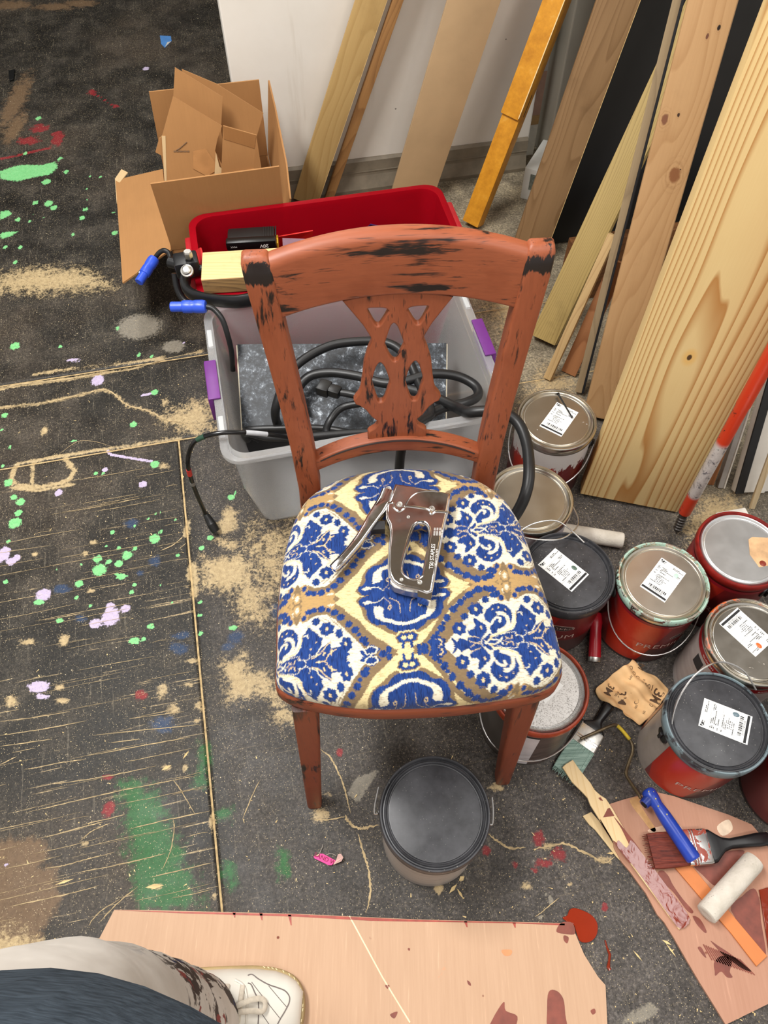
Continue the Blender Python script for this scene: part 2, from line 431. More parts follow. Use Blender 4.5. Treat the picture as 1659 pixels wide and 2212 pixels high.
for q in [[(130,785),(200,775),(330,748),(470,730)],[(130,1022),(350,970),(620,908),(860,860),(1080,815)],[(0,600),(240,565),(470,520)],[(240,1322),(340,1308),(480,1270),(620,1235)],[(450,1085),(680,1030)],[(240,1155),(480,1090),(560,1070)],[(700,1110),(900,1060),(1140,1010)],[(290,865),(560,825),(850,765)],[(480,710),(800,650),(1030,610)],[(0,525),(200,500),(380,470)],[(700,510),(1000,470)],[(400,1350),(700,1290),(900,1240)],[(50,1530),(330,1470),(540,1415)],[(540,1615),(640,1510),(750,1420)],[(480,1634),(540,1560),(650,1490)],[(940,1050),(945,1110),(925,1230),(880,1330)],[(940,840),(990,910),(1060,1030)],[(0,660),(280,620)],[(0,760),(90,715)],[(600,640),(760,620)],[(500,600),(1090,540)],[(820,1370),(1160,1290)]]:
    RIB.append((c3, q, 0.0009))
RIB += [(c3, [(1410,845),(1360,950),(1315,1060)], .0009), (c3, [(430,1180),(500,1120),(600,1075)], .001), (c1, [(870,1232),(940,1200),(1000,1150)], .001), (c1, [(970,1225),(1010,1190)], .0008), (c4, [(150,50),(230,110),(270,180),(320,290),(350,400),(375,500)], .0016), (c4, [(425,640),(470,800),(500,900),(510,1050),(480,1190)], .0022), (c4, [(340,510),(350,545),(410,600),(480,600),(570,580)], .0026), (c4, [(120,540),(220,545),(340,522)], .0012), (c5, [(0,700),(100,680),(220,662),(300,690),(420,750),(510,790),(580,750)], .0022), (c4, [(1320,640),(1400,700),(1470,740),(1580,735)], .002), (c1, [(0,352),(100,330),(260,312),(420,290),(560,265)], .0025), (c1, [(0,455),(200,432),(330,410),(470,375),(560,355),(620,380),(690,440),(800,470),(900,520),(1000,540),(1060,585)], .002), (c1, [(560,265),(700,250),(900,190),(1090,150)], .0014), (c1, [(305,720),(420,640),(520,640),(620,670)], .0006), (c5, [(20,1175),(80,1130),(190,1040)], .0008)]

blobs('t', c4, [(165,510,50,46),(215,370,26,12),(985,1020,30,30),(1590,1000,40,30),(1140,950,14,14),(1385,320,44,28)])
blobs('t', c5, [(265,945,16),(500,775,50,26),(105,680,34,24)])
blobs('t', cf, [(20,2065,60,50),(60,2090,40,24),(1180,1290,5)])
# sawdust drifts by the timber
poly('t', cf, [(1130,880),(1180,800),(1240,830),(1200,850),(1150,880)], 0.07); poly('t', cf, [(1520,1075),(1590,1080),(1600,1110),(1540,1150),(1500,1180),(1490,1140)], 0.05)
poly('t', cf, [(60,582),(0,600),(0,625),(90,630),(240,618),(180,585)], 0.06); poly('t', cf, [(1060,660),(1110,620),(1150,700),(1100,720)], 0.09)
poly('t', cf, [(560,1160),(640,1150),(600,1250),(560,1280)], 0.12)

def seg_dist(X, Y, pts, closed=False):
    d = np.full(X.shape, 9.0); m = len(pts)
    for i in range(m if closed else m - 1):
        (x0, y0), (x1, y1) = pts[i], pts[(i + 1) % m]
        dx, dy = x1 - x0, y1 - y0; L = dx * dx + dy * dy + 1e-12
        t = np.clip(((X - x0) * dx + (Y - y0) * dy) / L, 0, 1)
        d = np.minimum(d, np.hypot(X - x0 - t * dx, Y - y0 - t * dy))
    return d
def inside(X, Y, pts):
    r = np.zeros(X.shape, bool); m = len(pts)
    for i in range(m):
        (x0, y0), (x1, y1) = pts[i], pts[(i + 1) % m]
        if y0 == y1: continue
        c = ((y0 > Y) != (y1 > Y)) & (X < (x1 - x0) * (Y - y0) / (y1 - y0) + x0)
        r ^= c
    return r
def stain_field(key, X, Y):
    m = np.zeros(X.shape)
    for s in STAINS[key]:
        if s[0] == 'e':
            _, cx, cy, rx, ry = s
            R = max(rx, ry) * 2.2
            k = np.nonzero((abs(X - cx) < R) & (abs(Y - cy) < R))[0]
            if len(k): m[k] = np.maximum(m[k], 1 - 0.5 * np.hypot((X[k] - cx) / rx, (Y[k] - cy) / ry))
        else:
            pts, w = s[1], s[2]
            xs = [p[0] for p in pts]; ys = [p[1] for p in pts]
            k = np.nonzero((X > min(xs) - 2 * w) & (X < max(xs) + 2 * w) & (Y > min(ys) - 2 * w) & (Y < max(ys) + 2 * w))[0]
            if not len(k): continue
            if s[0] == 'l': m[k] = np.maximum(m[k], 1 - 0.5 * seg_dist(X[k], Y[k], pts) / (w * 0.5))
            else:
                d = seg_dist(X[k], Y[k], pts, True); d = np.where(inside(X[k], Y[k], pts), d, -d)
                m[k] = np.maximum(m[k], 0.5 + d / (2 * w))
    return np.clip(m, 0, 1)

def sm(x, a, b):
    t = np.clip((x - a) / (b - a), 0, 1); return t * t * (3 - 2 * t)

FLOOR = MB().box((0, 0, -0.0316), (6.5, 9.0, 0.06)).build('floor', simple('floor_slab', srgb(186, 160, 116), 0.9, 0, 0.3, 90))
FLOOR.location = room(0.2, 1.5, 0); FLOOR.rotation_euler = (0, 0, RA)
tag(FLOOR, kind='structure')

def floor_panel(u0, u1, v0, v1, step, scratch):
    nu = int((u1 - u0) / step) + 2; nv = int((v1 - v0) / step) + 2
    U, V = np.meshgrid(np.linspace(u0, u1, nu), np.linspace(v0, v1, nv), indexing='ij')
    U = U.ravel(); V = V.ravel()
    X = U * RU.x + V * RV.x; Y = U * RU.y + V * RV.y
    co = np.zeros((len(X), 3)); co[:, 0] = U; co[:, 1] = V
    co[:, 2] = -0.0012 * (np.sin(U * 3.1 + V * 1.7) * 0.5 + 0.5) * 0.6
    edge = np.minimum(np.minimum(U - u0, u1 - U), np.minimum(V - v0, v1 - V))
    co[:, 2] -= 0.0004 * np.exp(-edge / 0.004)
    i = np.arange(nu - 1)[:, None] * nv + np.arange(nv - 1)[None, :]
    i = i.ravel()
    F = np.stack([i, i + nv, i + nv + 1, i + 1], 1)
    # skirt
    ring = np.concatenate([np.arange(nu) * nv, (nu - 1) * nv + np.arange(1, nv), np.arange(nu - 2, -1, -1) * nv + nv - 1, np.arange(nv - 2, 0, -1)])
    n0 = len(co); low = co[ring].copy(); low[:, 2] = -0.0125
    co = np.vstack([co, low]); m = len(ring); j = np.arange(m); jn = (j + 1) % m
    S = np.stack([ring[j], n0 + j, n0 + jn, ring[jn]], 1)
    F = np.vstack([F, S])
    me = bpy.data.meshes.new('floor_panel')
    me.vertices.add(len(co)); me.vertices.foreach_set('co', co.ravel())
    me.loops.add(F.size); me.loops.foreach_set('vertex_index', F.ravel())
    me.polygons.add(len(F)); me.polygons.foreach_set('loop_start', np.arange(0, F.size, 4))
    me.update(calc_edges=True)
    Xa = np.concatenate([X, X[ring]]); Ya = np.concatenate([Y, Y[ring]]); Ua = np.concatenate([U, U[ring]]); Va = np.concatenate([V, V[ring]])
    f = {k: stain_field(k, Xa, Ya) for k in STAINS}
    def attr(name, ch):
        A = me.attributes.new(name, 'FLOAT_COLOR', 'POINT'); A.data.foreach_set('color', np.stack(ch, 1).ravel())
    attr('stain_a', [f['g'], f['l'], f['t'], f['b']]); attr('stain_b', [f['G'], f['r'], f['B'], f['y']])
    coat = sm(Ua, -0.24, -0.18) * (1 - sm(Va, 1.2, 1.5)) * 0.55 + 0.45 * sm(Ua, 0.1, 0.4) * (1 - sm(Va, 1.3, 1.6))
    conc = sm(Ua, 0.42, 0.62) * sm(Va, 0.95, 1.3)
    conc = np.maximum(conc, sm(Ua, 0.2, 0.5) * sm(Va, 1.5, 1.75))
    conc = np.maximum(conc, 0.85 * sm(Ua, 0.75, 0.95) * sm(Va, 0.62, 0.85))
    sc = np.full(len(Ua), scratch) * (1 - 0.8 * sm(Va, 0.8, 1.1))
    attr('zone', [coat, conc, sc, np.ones(len(Ua))])
    o = link('floor_panel', me, M_FLOOR, FLOOR)
    o.location = (-0.2, -1.5, 0)
    return o
floor_panel(-1.55, -0.236, -0.7, 1.212, 0.0052, 1.0)
floor_panel(-0.232, 1.6, -0.7, 1.212, 0.006, 0.12)
floor_panel(-1.9, 2.1, 1.216, 1.478, 0.008, 0.15)
floor_panel(-2.2, 2.4, 1.482, 3.75, 0.0105, 0.1)

# dust packed into scratches and cracks: thin uneven ribbons lying on the boards
def ribbons():
    m = MB(); rnd = random.Random(4)
    def ribbon(pts, w):
        P = [Vector((p.x, p.y, 0)) for p in spline(pts, 10)]; n = len(P); L = []; R = []
        for i in range(n):
            d = (P[min(i + 1, n - 1)] - P[max(i - 1, 0)]).normalized(); s_ = Vector((-d.y, d.x, 0)); e = min(1, 4 * min(i, n - 1 - i) / n + .15)
            j = s_ * rnd.uniform(-.4, .4) * w; L.append(P[i] + j + s_ * w * e * rnd.uniform(.4, 1.3)); R.append(P[i] + j - s_ * w * e * rnd.uniform(.4, 1.3))
        v = [(*a.xy, .0004) for a in L] + [(*a.xy, .0004) for a in R]
        m.add(v, [(i, i + 1, n + i + 1, n + i) for i in range(n - 1)])
    for k, q, w in RIB: ribbon([at(*k(*p)) for p in q], w)
    for i in range(170):
        u = -1.2 + rnd.random() * .93; v = -.15 + 1.3 * rnd.random() ** .8; L = rnd.uniform(.02, .2); L = min(L, -.245 - u)
        if L < .01: continue
        a = rnd.uniform(-.02, .02); ribbon([room(u, v), room(u + L * .5, v + L * .5 * a + rnd.uniform(-.002, .002)), room(u + L, v + L * a)], rnd.uniform(.0002, .0006))
    o = m.build('dust_lines', simple('packed_dust', srgb(178, 156, 118), 0.9, 0, .35, 60), FLOOR); o['kind'] = 'stuff'
    o.matrix_parent_inverse = (Matrix.Translation(FLOOR.location) @ Matrix.Rotation(RA, 4, 'Z')).inverted()
ribbons()

# ------------------------------------------------------------------ walls
def wall_mat(name, lo, hi, rough=0.55):
    k = N(name, rough, 0, 0.4); P = k.co()
    c = k.ramp(k.noise(P, 3.5, 5, 0.6), [(0.3, lo), (0.7, hi)])
    c = k.mix(k.math('MULTIPLY', k.step(k.voro(P, 14), 0.045, 0.02), 0.8), c, srgb(70, 64, 58))
    st = k.noise(k.co(scale=(14, 14, 1.2)), 1.0, 4, 0.7)
    c = k.mix(k.math('MULTIPLY', k.step(st, 0.6, 0.78), 0.35), c, srgb(176, 160, 134))
    sd = k.noise(k.co(scale=(5, 5, 9), loc=(2, 0, 1)), 1.0, 4, 0.8, 1.5)
    c = k.mix(k.math('MULTIPLY', k.step(sd, 0.70, 0.76), 0.6), c, srgb(120, 116, 110))
    k.bump(k.noise(P, 60, 3), 0.12, 0.001)
    return k.out(c)
M_WALLW = wall_mat('white_wall_paint', srgb(230, 224, 213), srgb(240, 235, 226))
WV = 2.082
def wall_box(name, u0, u1, v0, v1, z0, z1, mat, b=0.004):
    o = MB().box((0, 0, 0), (u1 - u0, v1 - v0, z1 - z0), b).build(name, mat)
    o.location = room((u0 + u1) / 2, (v0 + v1) / 2, (z0 + z1) / 2); o.rotation_euler = (0, 0, RA)
    return tag(o, kind='structure')
wall_box('wall_back', 0.045, 0.905, WV, WV + 0.13, 0.0, 2.6, M_WALLW)
M_VINYL = simple('grey_vinyl_base', srgb(128, 118, 102), 0.5, 0, 0.2, 25)
def baseboard(name, u0, u1):
    prof = [(0.0, 0.0), (-0.022, 0.0), (-0.024, 0.012), (-0.012, 0.05), (-0.011, 0.094), (-0.004, 0.1), (0.0, 0.1)]
    M = Matrix.Rotation(RA, 4, 'Z')
    m = MB(); L = u1 - u0
    v = [(0, p[0], p[1]) for p in prof] + [(L, p[0], p[1]) for p in prof]; n = len(prof)
    m.add(v, [tuple(range(n)), tuple(range(2 * n - 1, n - 1, -1))] + [(i, (i + 1) % n, n + (i + 1) % n, n + i) for i in range(n)])
    o = m.build(name, M_VINYL); o.location = room(u0, WV - 0.0005, 0); o.rotation_euler = (0, 0, RA)
    tag(o, kind='structure')
    g = MB().box((L / 2, -0.0115, 0.062), (L, 0.004, 0.003)).build('bead', M_VINYL, o)
baseboard('baseboard_back', 0.05, 0.9)
# recess beyond the wall: a narrow return, a far wall
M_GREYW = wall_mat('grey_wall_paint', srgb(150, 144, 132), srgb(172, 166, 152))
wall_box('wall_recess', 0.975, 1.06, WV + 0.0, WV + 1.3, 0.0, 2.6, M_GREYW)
M_BLACK = simple('black_paint', srgb(18, 17, 17), 0.55, 0, 0.3, 12)
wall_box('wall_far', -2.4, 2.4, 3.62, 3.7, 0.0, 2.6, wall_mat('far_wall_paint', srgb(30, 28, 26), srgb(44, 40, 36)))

# ceiling of the workshop
cl_ = MB().box((0, 0, 0), (7.0, 9.0, 0.06)).build('ceiling', simple('ceiling_board', srgb(150, 142, 130), 0.9, 0, 0.2, 3)); cl_.location = room(0, 1.2, 2.86); cl_.rotation_euler = (0, 0, RA); tag(cl_, kind='structure')
# ------------------------------------------------------------------ chair
CH_TH = math.radians(3.5)
CHAIR = empty('dining_chair', 'brick red distressed wooden dining chair with blue damask seat', 'chair', (0.04405, 0.33353, 0), (0, 0, CH_TH))
CH_M = Matrix.Translation(CHAIR.location) @ Matrix.Rotation(CH_TH, 4, 'Z')
CH_I = CH_M.inverted()
def chair_xy(px, py, z):
    p = CH_I @ at(px, py, z); return (p.x, p.y)

def distressed(name, axis, amount=0.5, ear=False, seed=0.0, red=(150, 80, 50)):
    k = N(name, 0.42, 0, 0.4)
    sc = [75.0, 75.0, 75.0]; sc[axis] = 7.0
    P = k.co(loc=(seed, seed, seed)); st = k.noise(k.co(scale=tuple(sc), loc=(seed, 0, seed)), 1.0, 5, 0.68, 0.3)
    sc2 = [190.0] * 3; sc2[axis] = 12.0
    fi = k.noise(k.co(scale=tuple(sc2)), 1.0, 3, 0.6)
    low = k.noise(P, 9, 3, 0.6)
    r = srgb(*red); red_ = k.mix(fi, tuple(c * 0.72 for c in r), tuple(min(c * 1.22, 1) for c in r))
    red_ = k.mix(k.math('MULTIPLY', k.step(k.noise(P, 16, 4), 0.5, 0.7), 0.5), red_, srgb(128, 62, 34))
    m = k.math('ADD', k.math('MULTIPLY', st, 0.62), k.math('MULTIPLY', low, 0.38))
    f = k.step(m, 0.60 - 0.08 * amount, 0.665 - 0.08 * amount)
    thin = k.math('MULTIPLY', k.step(fi, 0.60, 0.70), 0.6)
    f = k.math('MAXIMUM', f, thin)
    gm = k.n('ShaderNodeNewGeometry'); pt_ = k.math('ADD', gm.outputs['Pointiness'], k.math('MULTIPLY', k.math('SUBTRACT', st, 0.5), 0.35))
    f = k.math('MAXIMUM', f, k.math('MULTIPLY', k.step(pt_, 0.56, 0.62), 0.85))
    if ear:
        z = k.sep(k.co())[2]
        e = k.math('SUBTRACT', 1.0, k.math('ABSOLUTE', k.math('MULTIPLY', k.math('SUBTRACT', z, 0.8165), 62.0)))
        e = k.step(k.math('ADD', e, k.math('MULTIPLY', k.math('SUBTRACT', st, 0.5), 3.0)), 0.1, 0.35)
        f = k.math('MAXIMUM', f, e)
    k.bump(k.math('SUBTRACT', fi, k.math('MULTIPLY', f, 0.8)), 0.22, 0.0008)
    return k.out(k.mix(f, red_, srgb(34, 26, 24)), k.ramp(f, [(0, 0.45), (1, 0.33)]))
M_CHV = distressed('distressed_upright', 2, 0.75, True)
M_CHH = distressed('distressed_rail', 0, 0.85, False, 2.0)
M_CHS = distressed('distressed_splat', 2, 0.45, False, 5.0)
M_CHL = distressed('distressed_leg', 2, 0.35, False, 9.0, (134, 66, 42))
M_CHF = distressed('distressed_frame', 0, 0.15, False, 4.0, (140, 70, 44))

def loft(secs, closed_caps=True):
    m = MB(); n = len(secs[0]); v = []; f = []
    for s_ in secs: v += [tuple(p) for p in s_]
    for i in range(len(secs) - 1):
        for k in range(n):
            q = (k + 1) % n
            f.append((i * n + k, i * n + q, (i + 1) * n + q, (i + 1) * n + k))
    if closed_caps: f.append(tuple(range(n))[::-1]); f.append(tuple(range((len(secs) - 1) * n, len(secs) * n)))
    return m.add(v, f)
def rrect(w, h, r, k=4, rs=None):
    """rounded rectangle, counter-clockwise, radii per corner (+x+y, -x+y, -x-y, +x-y)"""
    rs = rs or [r] * 4; out = []
    for (sx, sy, a0), rr in zip(((1, 1, 0), (-1, 1, 90), (-1, -1, 180), (1, -1, 270)), rs):
        for i in range(k + 1):
            a = math.radians(a0 + 90 * i / k)
            out.append((sx * (w / 2 - rr) + rr * math.cos(a), sy * (h / 2 - rr) + rr * math.sin(a)))
    return out
def yback(z): return 0.38 + 0.128 * (z - 0.44)
for sgn in (-1, 1):
    secs = []
    for z, xc, y, w, d in [(0, .158, .455, .026, .026), (.15, .152, .418, .030, .028), (.30, .146, .392, .033, .031), (.44, .139, .378, .034, .033), (.52, .1425, .389, .034, .032), (.60, .149, .400, .034, .031), (.68, .1565, .410, .034, .030), (.76, .1645, .420, .035, .029), (.80, .1685, .4255, .036, .028), (.818, .170, .428, .036, .027), (.830, .1712, .4300, .035, .024), (.837, .172, .4315, .031, .017), (.839, .1722, .432, .024, .010)]:
        secs.append([(sgn * xc + p[0], y + p[1], z) for p in rrect(w, d, 0.0045, 3)])
    loft(secs).build('back_post', M_CHV, CHAIR, 40)
secs = []
for i in range(41):
    s_ = -1 + i / 20; x = 0.156 * s_ + 0.0 * s_
    b = 1 - s_ * s_
    zt = 0.832 + 0.0225 * b; zb = 0.7525 + 0.0195 * b; h = zt - zb; zc = (zt + zb) / 2
    y0 = yback(zc) + 0.014 * b
    half = [(0.1545 if False else 0) for _ in range(1)]
    xe = x + (0.0055 * s_)          # ends follow the splayed posts
    secs.append([(xe + (p[1] * 0.115 * s_), y0 + p[0] + 0.128 * p[1], zc + p[1]) for p in rrect(0.027, h, 0, 5, [0.011, 0.012, 0.004, 0.004])])
loft(secs).build('crest_rail', M_CHH, CHAIR, 40)
secs = []
for i in range(33):
    s_ = -1 + i / 16; b = 1 - s_ * s_
    zt = 0.4965 + 0.0275 * b; zb = 0.4735 + 0.0255 * b; zc = (zt + zb) / 2
    y0 = yback(zc) + 0.010 * b
    secs.append([(0.1275 * s_, y0 + p[0] + 0.128 * p[1], zc + p[1]) for p in rrect(0.024, zt - zb, 0.003, 3)])
LR = loft(secs).build('lower_rail', M_CHH, CHAIR, 40)
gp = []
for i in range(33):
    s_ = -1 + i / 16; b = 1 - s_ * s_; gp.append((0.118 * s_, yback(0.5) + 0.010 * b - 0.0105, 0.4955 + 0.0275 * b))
MB().tube(gp, 0.0016, 6).build('carved_line', simple('carved_line_dark', srgb(44, 28, 24), 0.6), LR, True)  # dark brown line along the front of the lower rail
# pierced splat
SPLAT = [(-0.0954,0.7625),(-0.0818,0.742),(-0.0692,0.7226),(-0.0602,0.7043),(-0.0584,0.6993),(-0.0648,0.6829),(-0.0703,0.6626),(-0.073,0.638),(-0.0766,0.6162),(-0.0788,0.6088),(-0.0838,0.6016),(-0.0869,0.596),(-0.0842,0.5882),(-0.079,0.5859),(-0.0703,0.5776),(-0.0617,0.5631),(-0.0537,0.5546),(-0.0529,0.5484),(-0.0576,0.5405),(-0.0654,0.5348),(-0.0685,0.5308),(-0.0682,0.516)]
mir = lambda L: [(-0.048 - x, z) for x, z in reversed(L)]
HOLE_A = [(-0.0632,0.7473),(-0.0592,0.7495),(-0.0421,0.7487),(-0.0364,0.7444),(-0.0382,0.7399),(-0.0464,0.7246),(-0.0504,0.7216),(-0.0544,0.725),(-0.0608,0.7394)]
HOLE_B = [(-0.0284,0.7246),(-0.0235,0.717),(-0.0162,0.6937),(-0.0156,0.6887),(-0.0205,0.6771),(-0.0246,0.6653),(-0.0288,0.6631),(-0.0344,0.671),(-0.0404,0.6867),(-0.0412,0.6934),(-0.0343,0.7176),(-0.0316,0.7232)]
HOLE_C = [(-0.0471,0.6614),(-0.0415,0.6523),(-0.0351,0.6285),(-0.0359,0.6212),(-0.0434,0.5953),(-0.0479,0.591),(-0.0522,0.5939),(-0.0583,0.6188),(-0.0598,0.63),(-0.0548,0.6512),(-0.0507,0.6598)]
out_ = SPLAT + mir(SPLAT) + [(-0.010, 0.7745), (-0.038, 0.7745)]
def splat_xy(L, closed=True):
    q = [(x + 0.024, (z - 0.44) * 1.0082) for x, z in L]
    return [(p.x, p.y) for p in spline([(a, b, 0) for a, b in q], 4, True)]
nz = Vector((0, -1, 0.128)).normalized(); ny = Vector((0, 0.128, 1)).normalized()
MS = Matrix(((1, ny.x, nz.x, 0), (0, ny.y, nz.y, 0.397), (0, ny.z, nz.z, 0.44), (0, 0, 0, 1)))
base_ = [(x + 0.024, (z - 0.44) * 1.0082) for x, z in out_]
plate('back_splat', [base_] + [splat_xy(h) for h in (HOLE_A, mir(HOLE_A), HOLE_B, HOLE_C, mir(HOLE_C))], 0.0125, 0.0022, M_CHS, CHAIR, 40, MS)

# seat outline from the photograph (widest line of the cushion, z about 0.455)
ZS = 0.455
OUT_PX = [(597,1470),(599,1400),(600,1330),(605,1270),(612,1215),(624,1165),(640,1120),(672,1075),(740,1037),(830,1019),(900,1017),(960,1022),(1030,1042),(1085,1080),(1120,1130),(1142,1185),(1160,1240),(1178,1290),(1190,1330),(1203,1380),(1212,1420),(1213,1450),(1195,1478),(1150,1497),(1100,1506),(1050,1513),(980,1521),(900,1526),(820,1528),(750,1524),(690,1515),(640,1503),(610,1489)]
SEAT = [Vector((*chair_xy(x, y, ZS), 0)) for x, y in OUT_PX]
SEATC = sum(SEAT, Vector()) / len(SEAT)
ring = spline(SEAT, 24, True)
ang = np.array([math.atan2(p.y - SEATC.y, p.x - SEATC.x) for p in ring]); rad = np.array([(p - SEATC).length for p in ring])
o_ = np.argsort(ang); ang = ang[o_]; rad = rad[o_]
def seat_r(th): return np.interp(th, ang, rad, period=2 * math.pi)

# ---- woven damask, drawn once on a repeat and laid over the cushion
FZ = 0.478
def fab(px, py): return np.array(chair_xy(px, py, FZ))
J1 = fab(1041.7, 1393.7)
E1 = fab(1140, 1398) - fab(669, 1451)
E2 = fab(1012, 1153) - J1
BI = np.linalg.inv(np.stack([E1, E2], 1))
L1, L2 = np.linalg.norm(E1), np.linalg.norm(E2)
kA = px_crop(590, 1240, 5.184); kB = px_crop(890, 1240, 4.879)
def pq(k, pts): return [tuple(BI @ (fab(*k(*p)) - J1)) for p in pts]
NU, NV = 420, 120
GU, GV = np.meshgrid((np.arange(NU) + .5) / NU, (np.arange(NV) + .5) / NV * 0.5, indexing='ij')
COLR = {'B': srgb(26, 57, 120), 'W': srgb(214, 206, 184), 'Y': srgb(214, 194, 144), 'T': srgb(118, 98, 72), 'G': srgb(170, 138, 90), 'O': srgb(214, 186, 140), 'K': srgb(22, 46, 100)}
TILE = np.zeros((NU, NV, 4)); TILE[..., :3] = COLR['W']
MC = np.array(pq(kA, [(1466, 270)])[0])           # centre of the medallion column
def paint(col, mask):
    TILE[mask, :3] = COLR[col]; TILE[mask, 3] = 1.0 if col in 'BK' else 0.0
def variants(pts, fold):
    """repeat in p, and fold across the two mirror lines of the weave"""
    res = []
    bases = [pts]
    if fold: bases.append([(2 * MC[0] - p, q) for p, q in pts])
    for b in bases:
        for mq in (lambda q: q, lambda q: -q, lambda q: 1 - q):
            for dp in (-1, 0, 1, 2): res.append([(p + dp, mq(q)) for p, q in b])
    return [r for r in res if max(p for p, q in r) > -.12 and min(p for p, q in r) < 1.12 and max(q for p, q in r) > -.15 and min(q for p, q in r) < .65]
XM, YM = GU * L1, GV * L2
def shape(col, k, pts, fold=False):
    for r in variants(pq(k, pts), fold): paint(col, inside(XM, YM, [(p * L1, q * L2) for p, q in r]))
def stroke(col, k, pts, w, fold=False, smooth=True):
    P = pq(k, pts)
    if smooth: P = [(v.x, v.y) for v in spline([(a, b, 0) for a, b in P], 5)]
    for r in variants(P, fold): paint(col, seg_dist(XM, YM, [(p * L1, q * L2) for p, q in r]) < w / 2)
def dots(col, k, lst, fold=False):
    for x, y, rx, ry in lst:
        c = pq(k, [(x, y), (x + rx, y), (x, y + ry)])
        a = math.hypot((c[1][0] - c[0][0]) * L1, (c[1][1] - c[0][1]) * L2); b = math.hypot((c[2][0] - c[0][0]) * L1, (c[2][1] - c[0][1]) * L2)
        for r in variants([c[0]], fold): paint(col, np.hypot((XM - r[0][0] * L1) / a, (YM - r[0][1] * L2) / b) < 1 + 0.10 * np.sin(7 * np.arctan2(YM - r[0][1] * L2, XM - r[0][0] * L1)))
MMp = 0.001
# ogee cell of the medallion
CELL = [(300,375),(420,372),(330,520),(360,560),(480,490),(600,480),(700,540),(800,640),(900,740),(980,820),(1070,900),(1190,965),(1330,1010),(1520,1060),(1520,180),(420,300)]
shape('T', kA, CELL, True)
shape('Y', kA, [(690,360),(780,410),(850,470),(900,510),(960,540),(1000,590),(1040,640),(1090,690),(1150,740),(1230,780),(1300,830),(1360,870),(1395,925),(1520,960),(1520,180),(760,300)], True)
shape('T', kA, [(925,345),(950,370),(990,430),(1010,500),(1060,570),(1130,610),(1200,640),(1280,690),(1370,720),(1460,735),(1520,733),(1520,180),(970,290)], True)
shape('B', kA, [(955,345),(965,385),(1010,400),(1045,430),(1050,500),(1090,570),(1160,605),(1245,600),(1290,645),(1360,680),(1460,693),(1520,690),(1520,180),(1000,290)], True)
shape('W', kA, [(1100,395),(1130,400),(1125,450),(1150,520),(1230,565),(1310,580),(1400,605),(1510,603),(1510,572),(1390,565),(1320,540),(1250,525),(1230,470),(1240,420),(1200,395)], True)
dots('W', kA, [(1055,352,48,20)], True)
stroke('W', kA, [(1100,355),(1180,340),(1240,290)], 1.0 * MMp, True); stroke('O', kA, [(1240,300),(1300,350),(1310,400)], 0.7 * MMp, True); stroke('O', kA, [(1300,300),(1400,350),(1425,470)], 0.8 * MMp, True); dots('O', kA, [(1305,405,22,26)], True); dots('B', kA, [(1305,405,11,13)], True)
# hourglass between medallions
dots('Y', kA, [(1470,1050,100,80)], True); dots('T', kA, [(1475,1045,86,66)], True); dots('B', kA, [(1478,1045,74,54)], True); dots('Y', kA, [(1480,1046,32,26)], True); stroke('B', kA, [(1460,935),(1470,1000)], 3.6 * MMp, True)
shape('T', kA, [(1230,930),(1300,890),(1370,890),(1400,935),(1300,960)], True)
# tawny crossing
stroke('G', kA, [(150,375),(330,375),(620,372)], 19 * MMp); dots('G', kA, [(340,500,56,60),(190,540,56,50),(130,500,70,50)]); dots('T', kA, [(265,470,44,110),(265,400,56,60)]); dots('G', kA, [(262,425,44,60)]); dots('W', kA, [(265,425,22,34)])
dots('W', kA, [(650,378,36,12)])
for q, w in (([(500,480),(620,470),(740,540),(860,650),(980,800),(1080,890),(1300,985)], 3.2),): stroke('T', kA, q, w * MMp)
dots('B', kA, [(345,515,28,30),(400,450,42,30),(460,430,36,30),(545,420,44,36),(620,432,26,26),(690,462,44,34),(760,512,46,36),(850,588,40,38),(920,655,44,38),(960,710,26,22),(1012,765,50,40),(1040,805,34,26),(1105,852,44,34),(1160,880,26,20),(1232,918,46,38),(1300,955,30,40),(110,520,52,34),(185,550,28,34)])
# beaded edge on the other side of the flower
stroke('T', kB, [(40,850),(120,770),(200,670),(270,560),(350,420),(460,300),(590,200),(760,140),(880,140)], 7.0 * MMp)
stroke('G', kB, [(590,215),(690,150),(830,140),(900,180)], 9.0 * MMp)
dots('B', kB, [(75,850,24,36),(130,795,40,36),(185,745,22,22),(232,705,42,38),(262,655,26,22),(302,605,40,40),(322,550,24,22),(362,492,36,40),(430,402,42,38),(468,360,22,22),(505,325,36,36),(545,285,24,22),(592,250,46,38),(642,215,26,24),(690,190,44,38),(770,180,34,30),(830,190,50,34),(892,232,28,34)])
# flower: buds
for x, y, r in ((490,605,72),(665,400,76)):
    dots('B', kB, [(x, y, r, r * .95)]); dots('O', kB, [(x, y, r * .22, r * .3)])
dots('B', kB, [(545,478,42,36),(765,298,38,36),(1205,285,38,36),(270,850,88,66)]); dots('O', kB, [(280,850,46,40)]); dots('B', kB, [(250,850,60,38)])
for q in ([(560,335),(620,350),(700,330)],[(600,290),(680,300)],[(640,255),(720,262)],[(1260,270),(1340,310)],[(1330,300),(1390,340)]): stroke('T', kB, q, 0.9 * MMp)
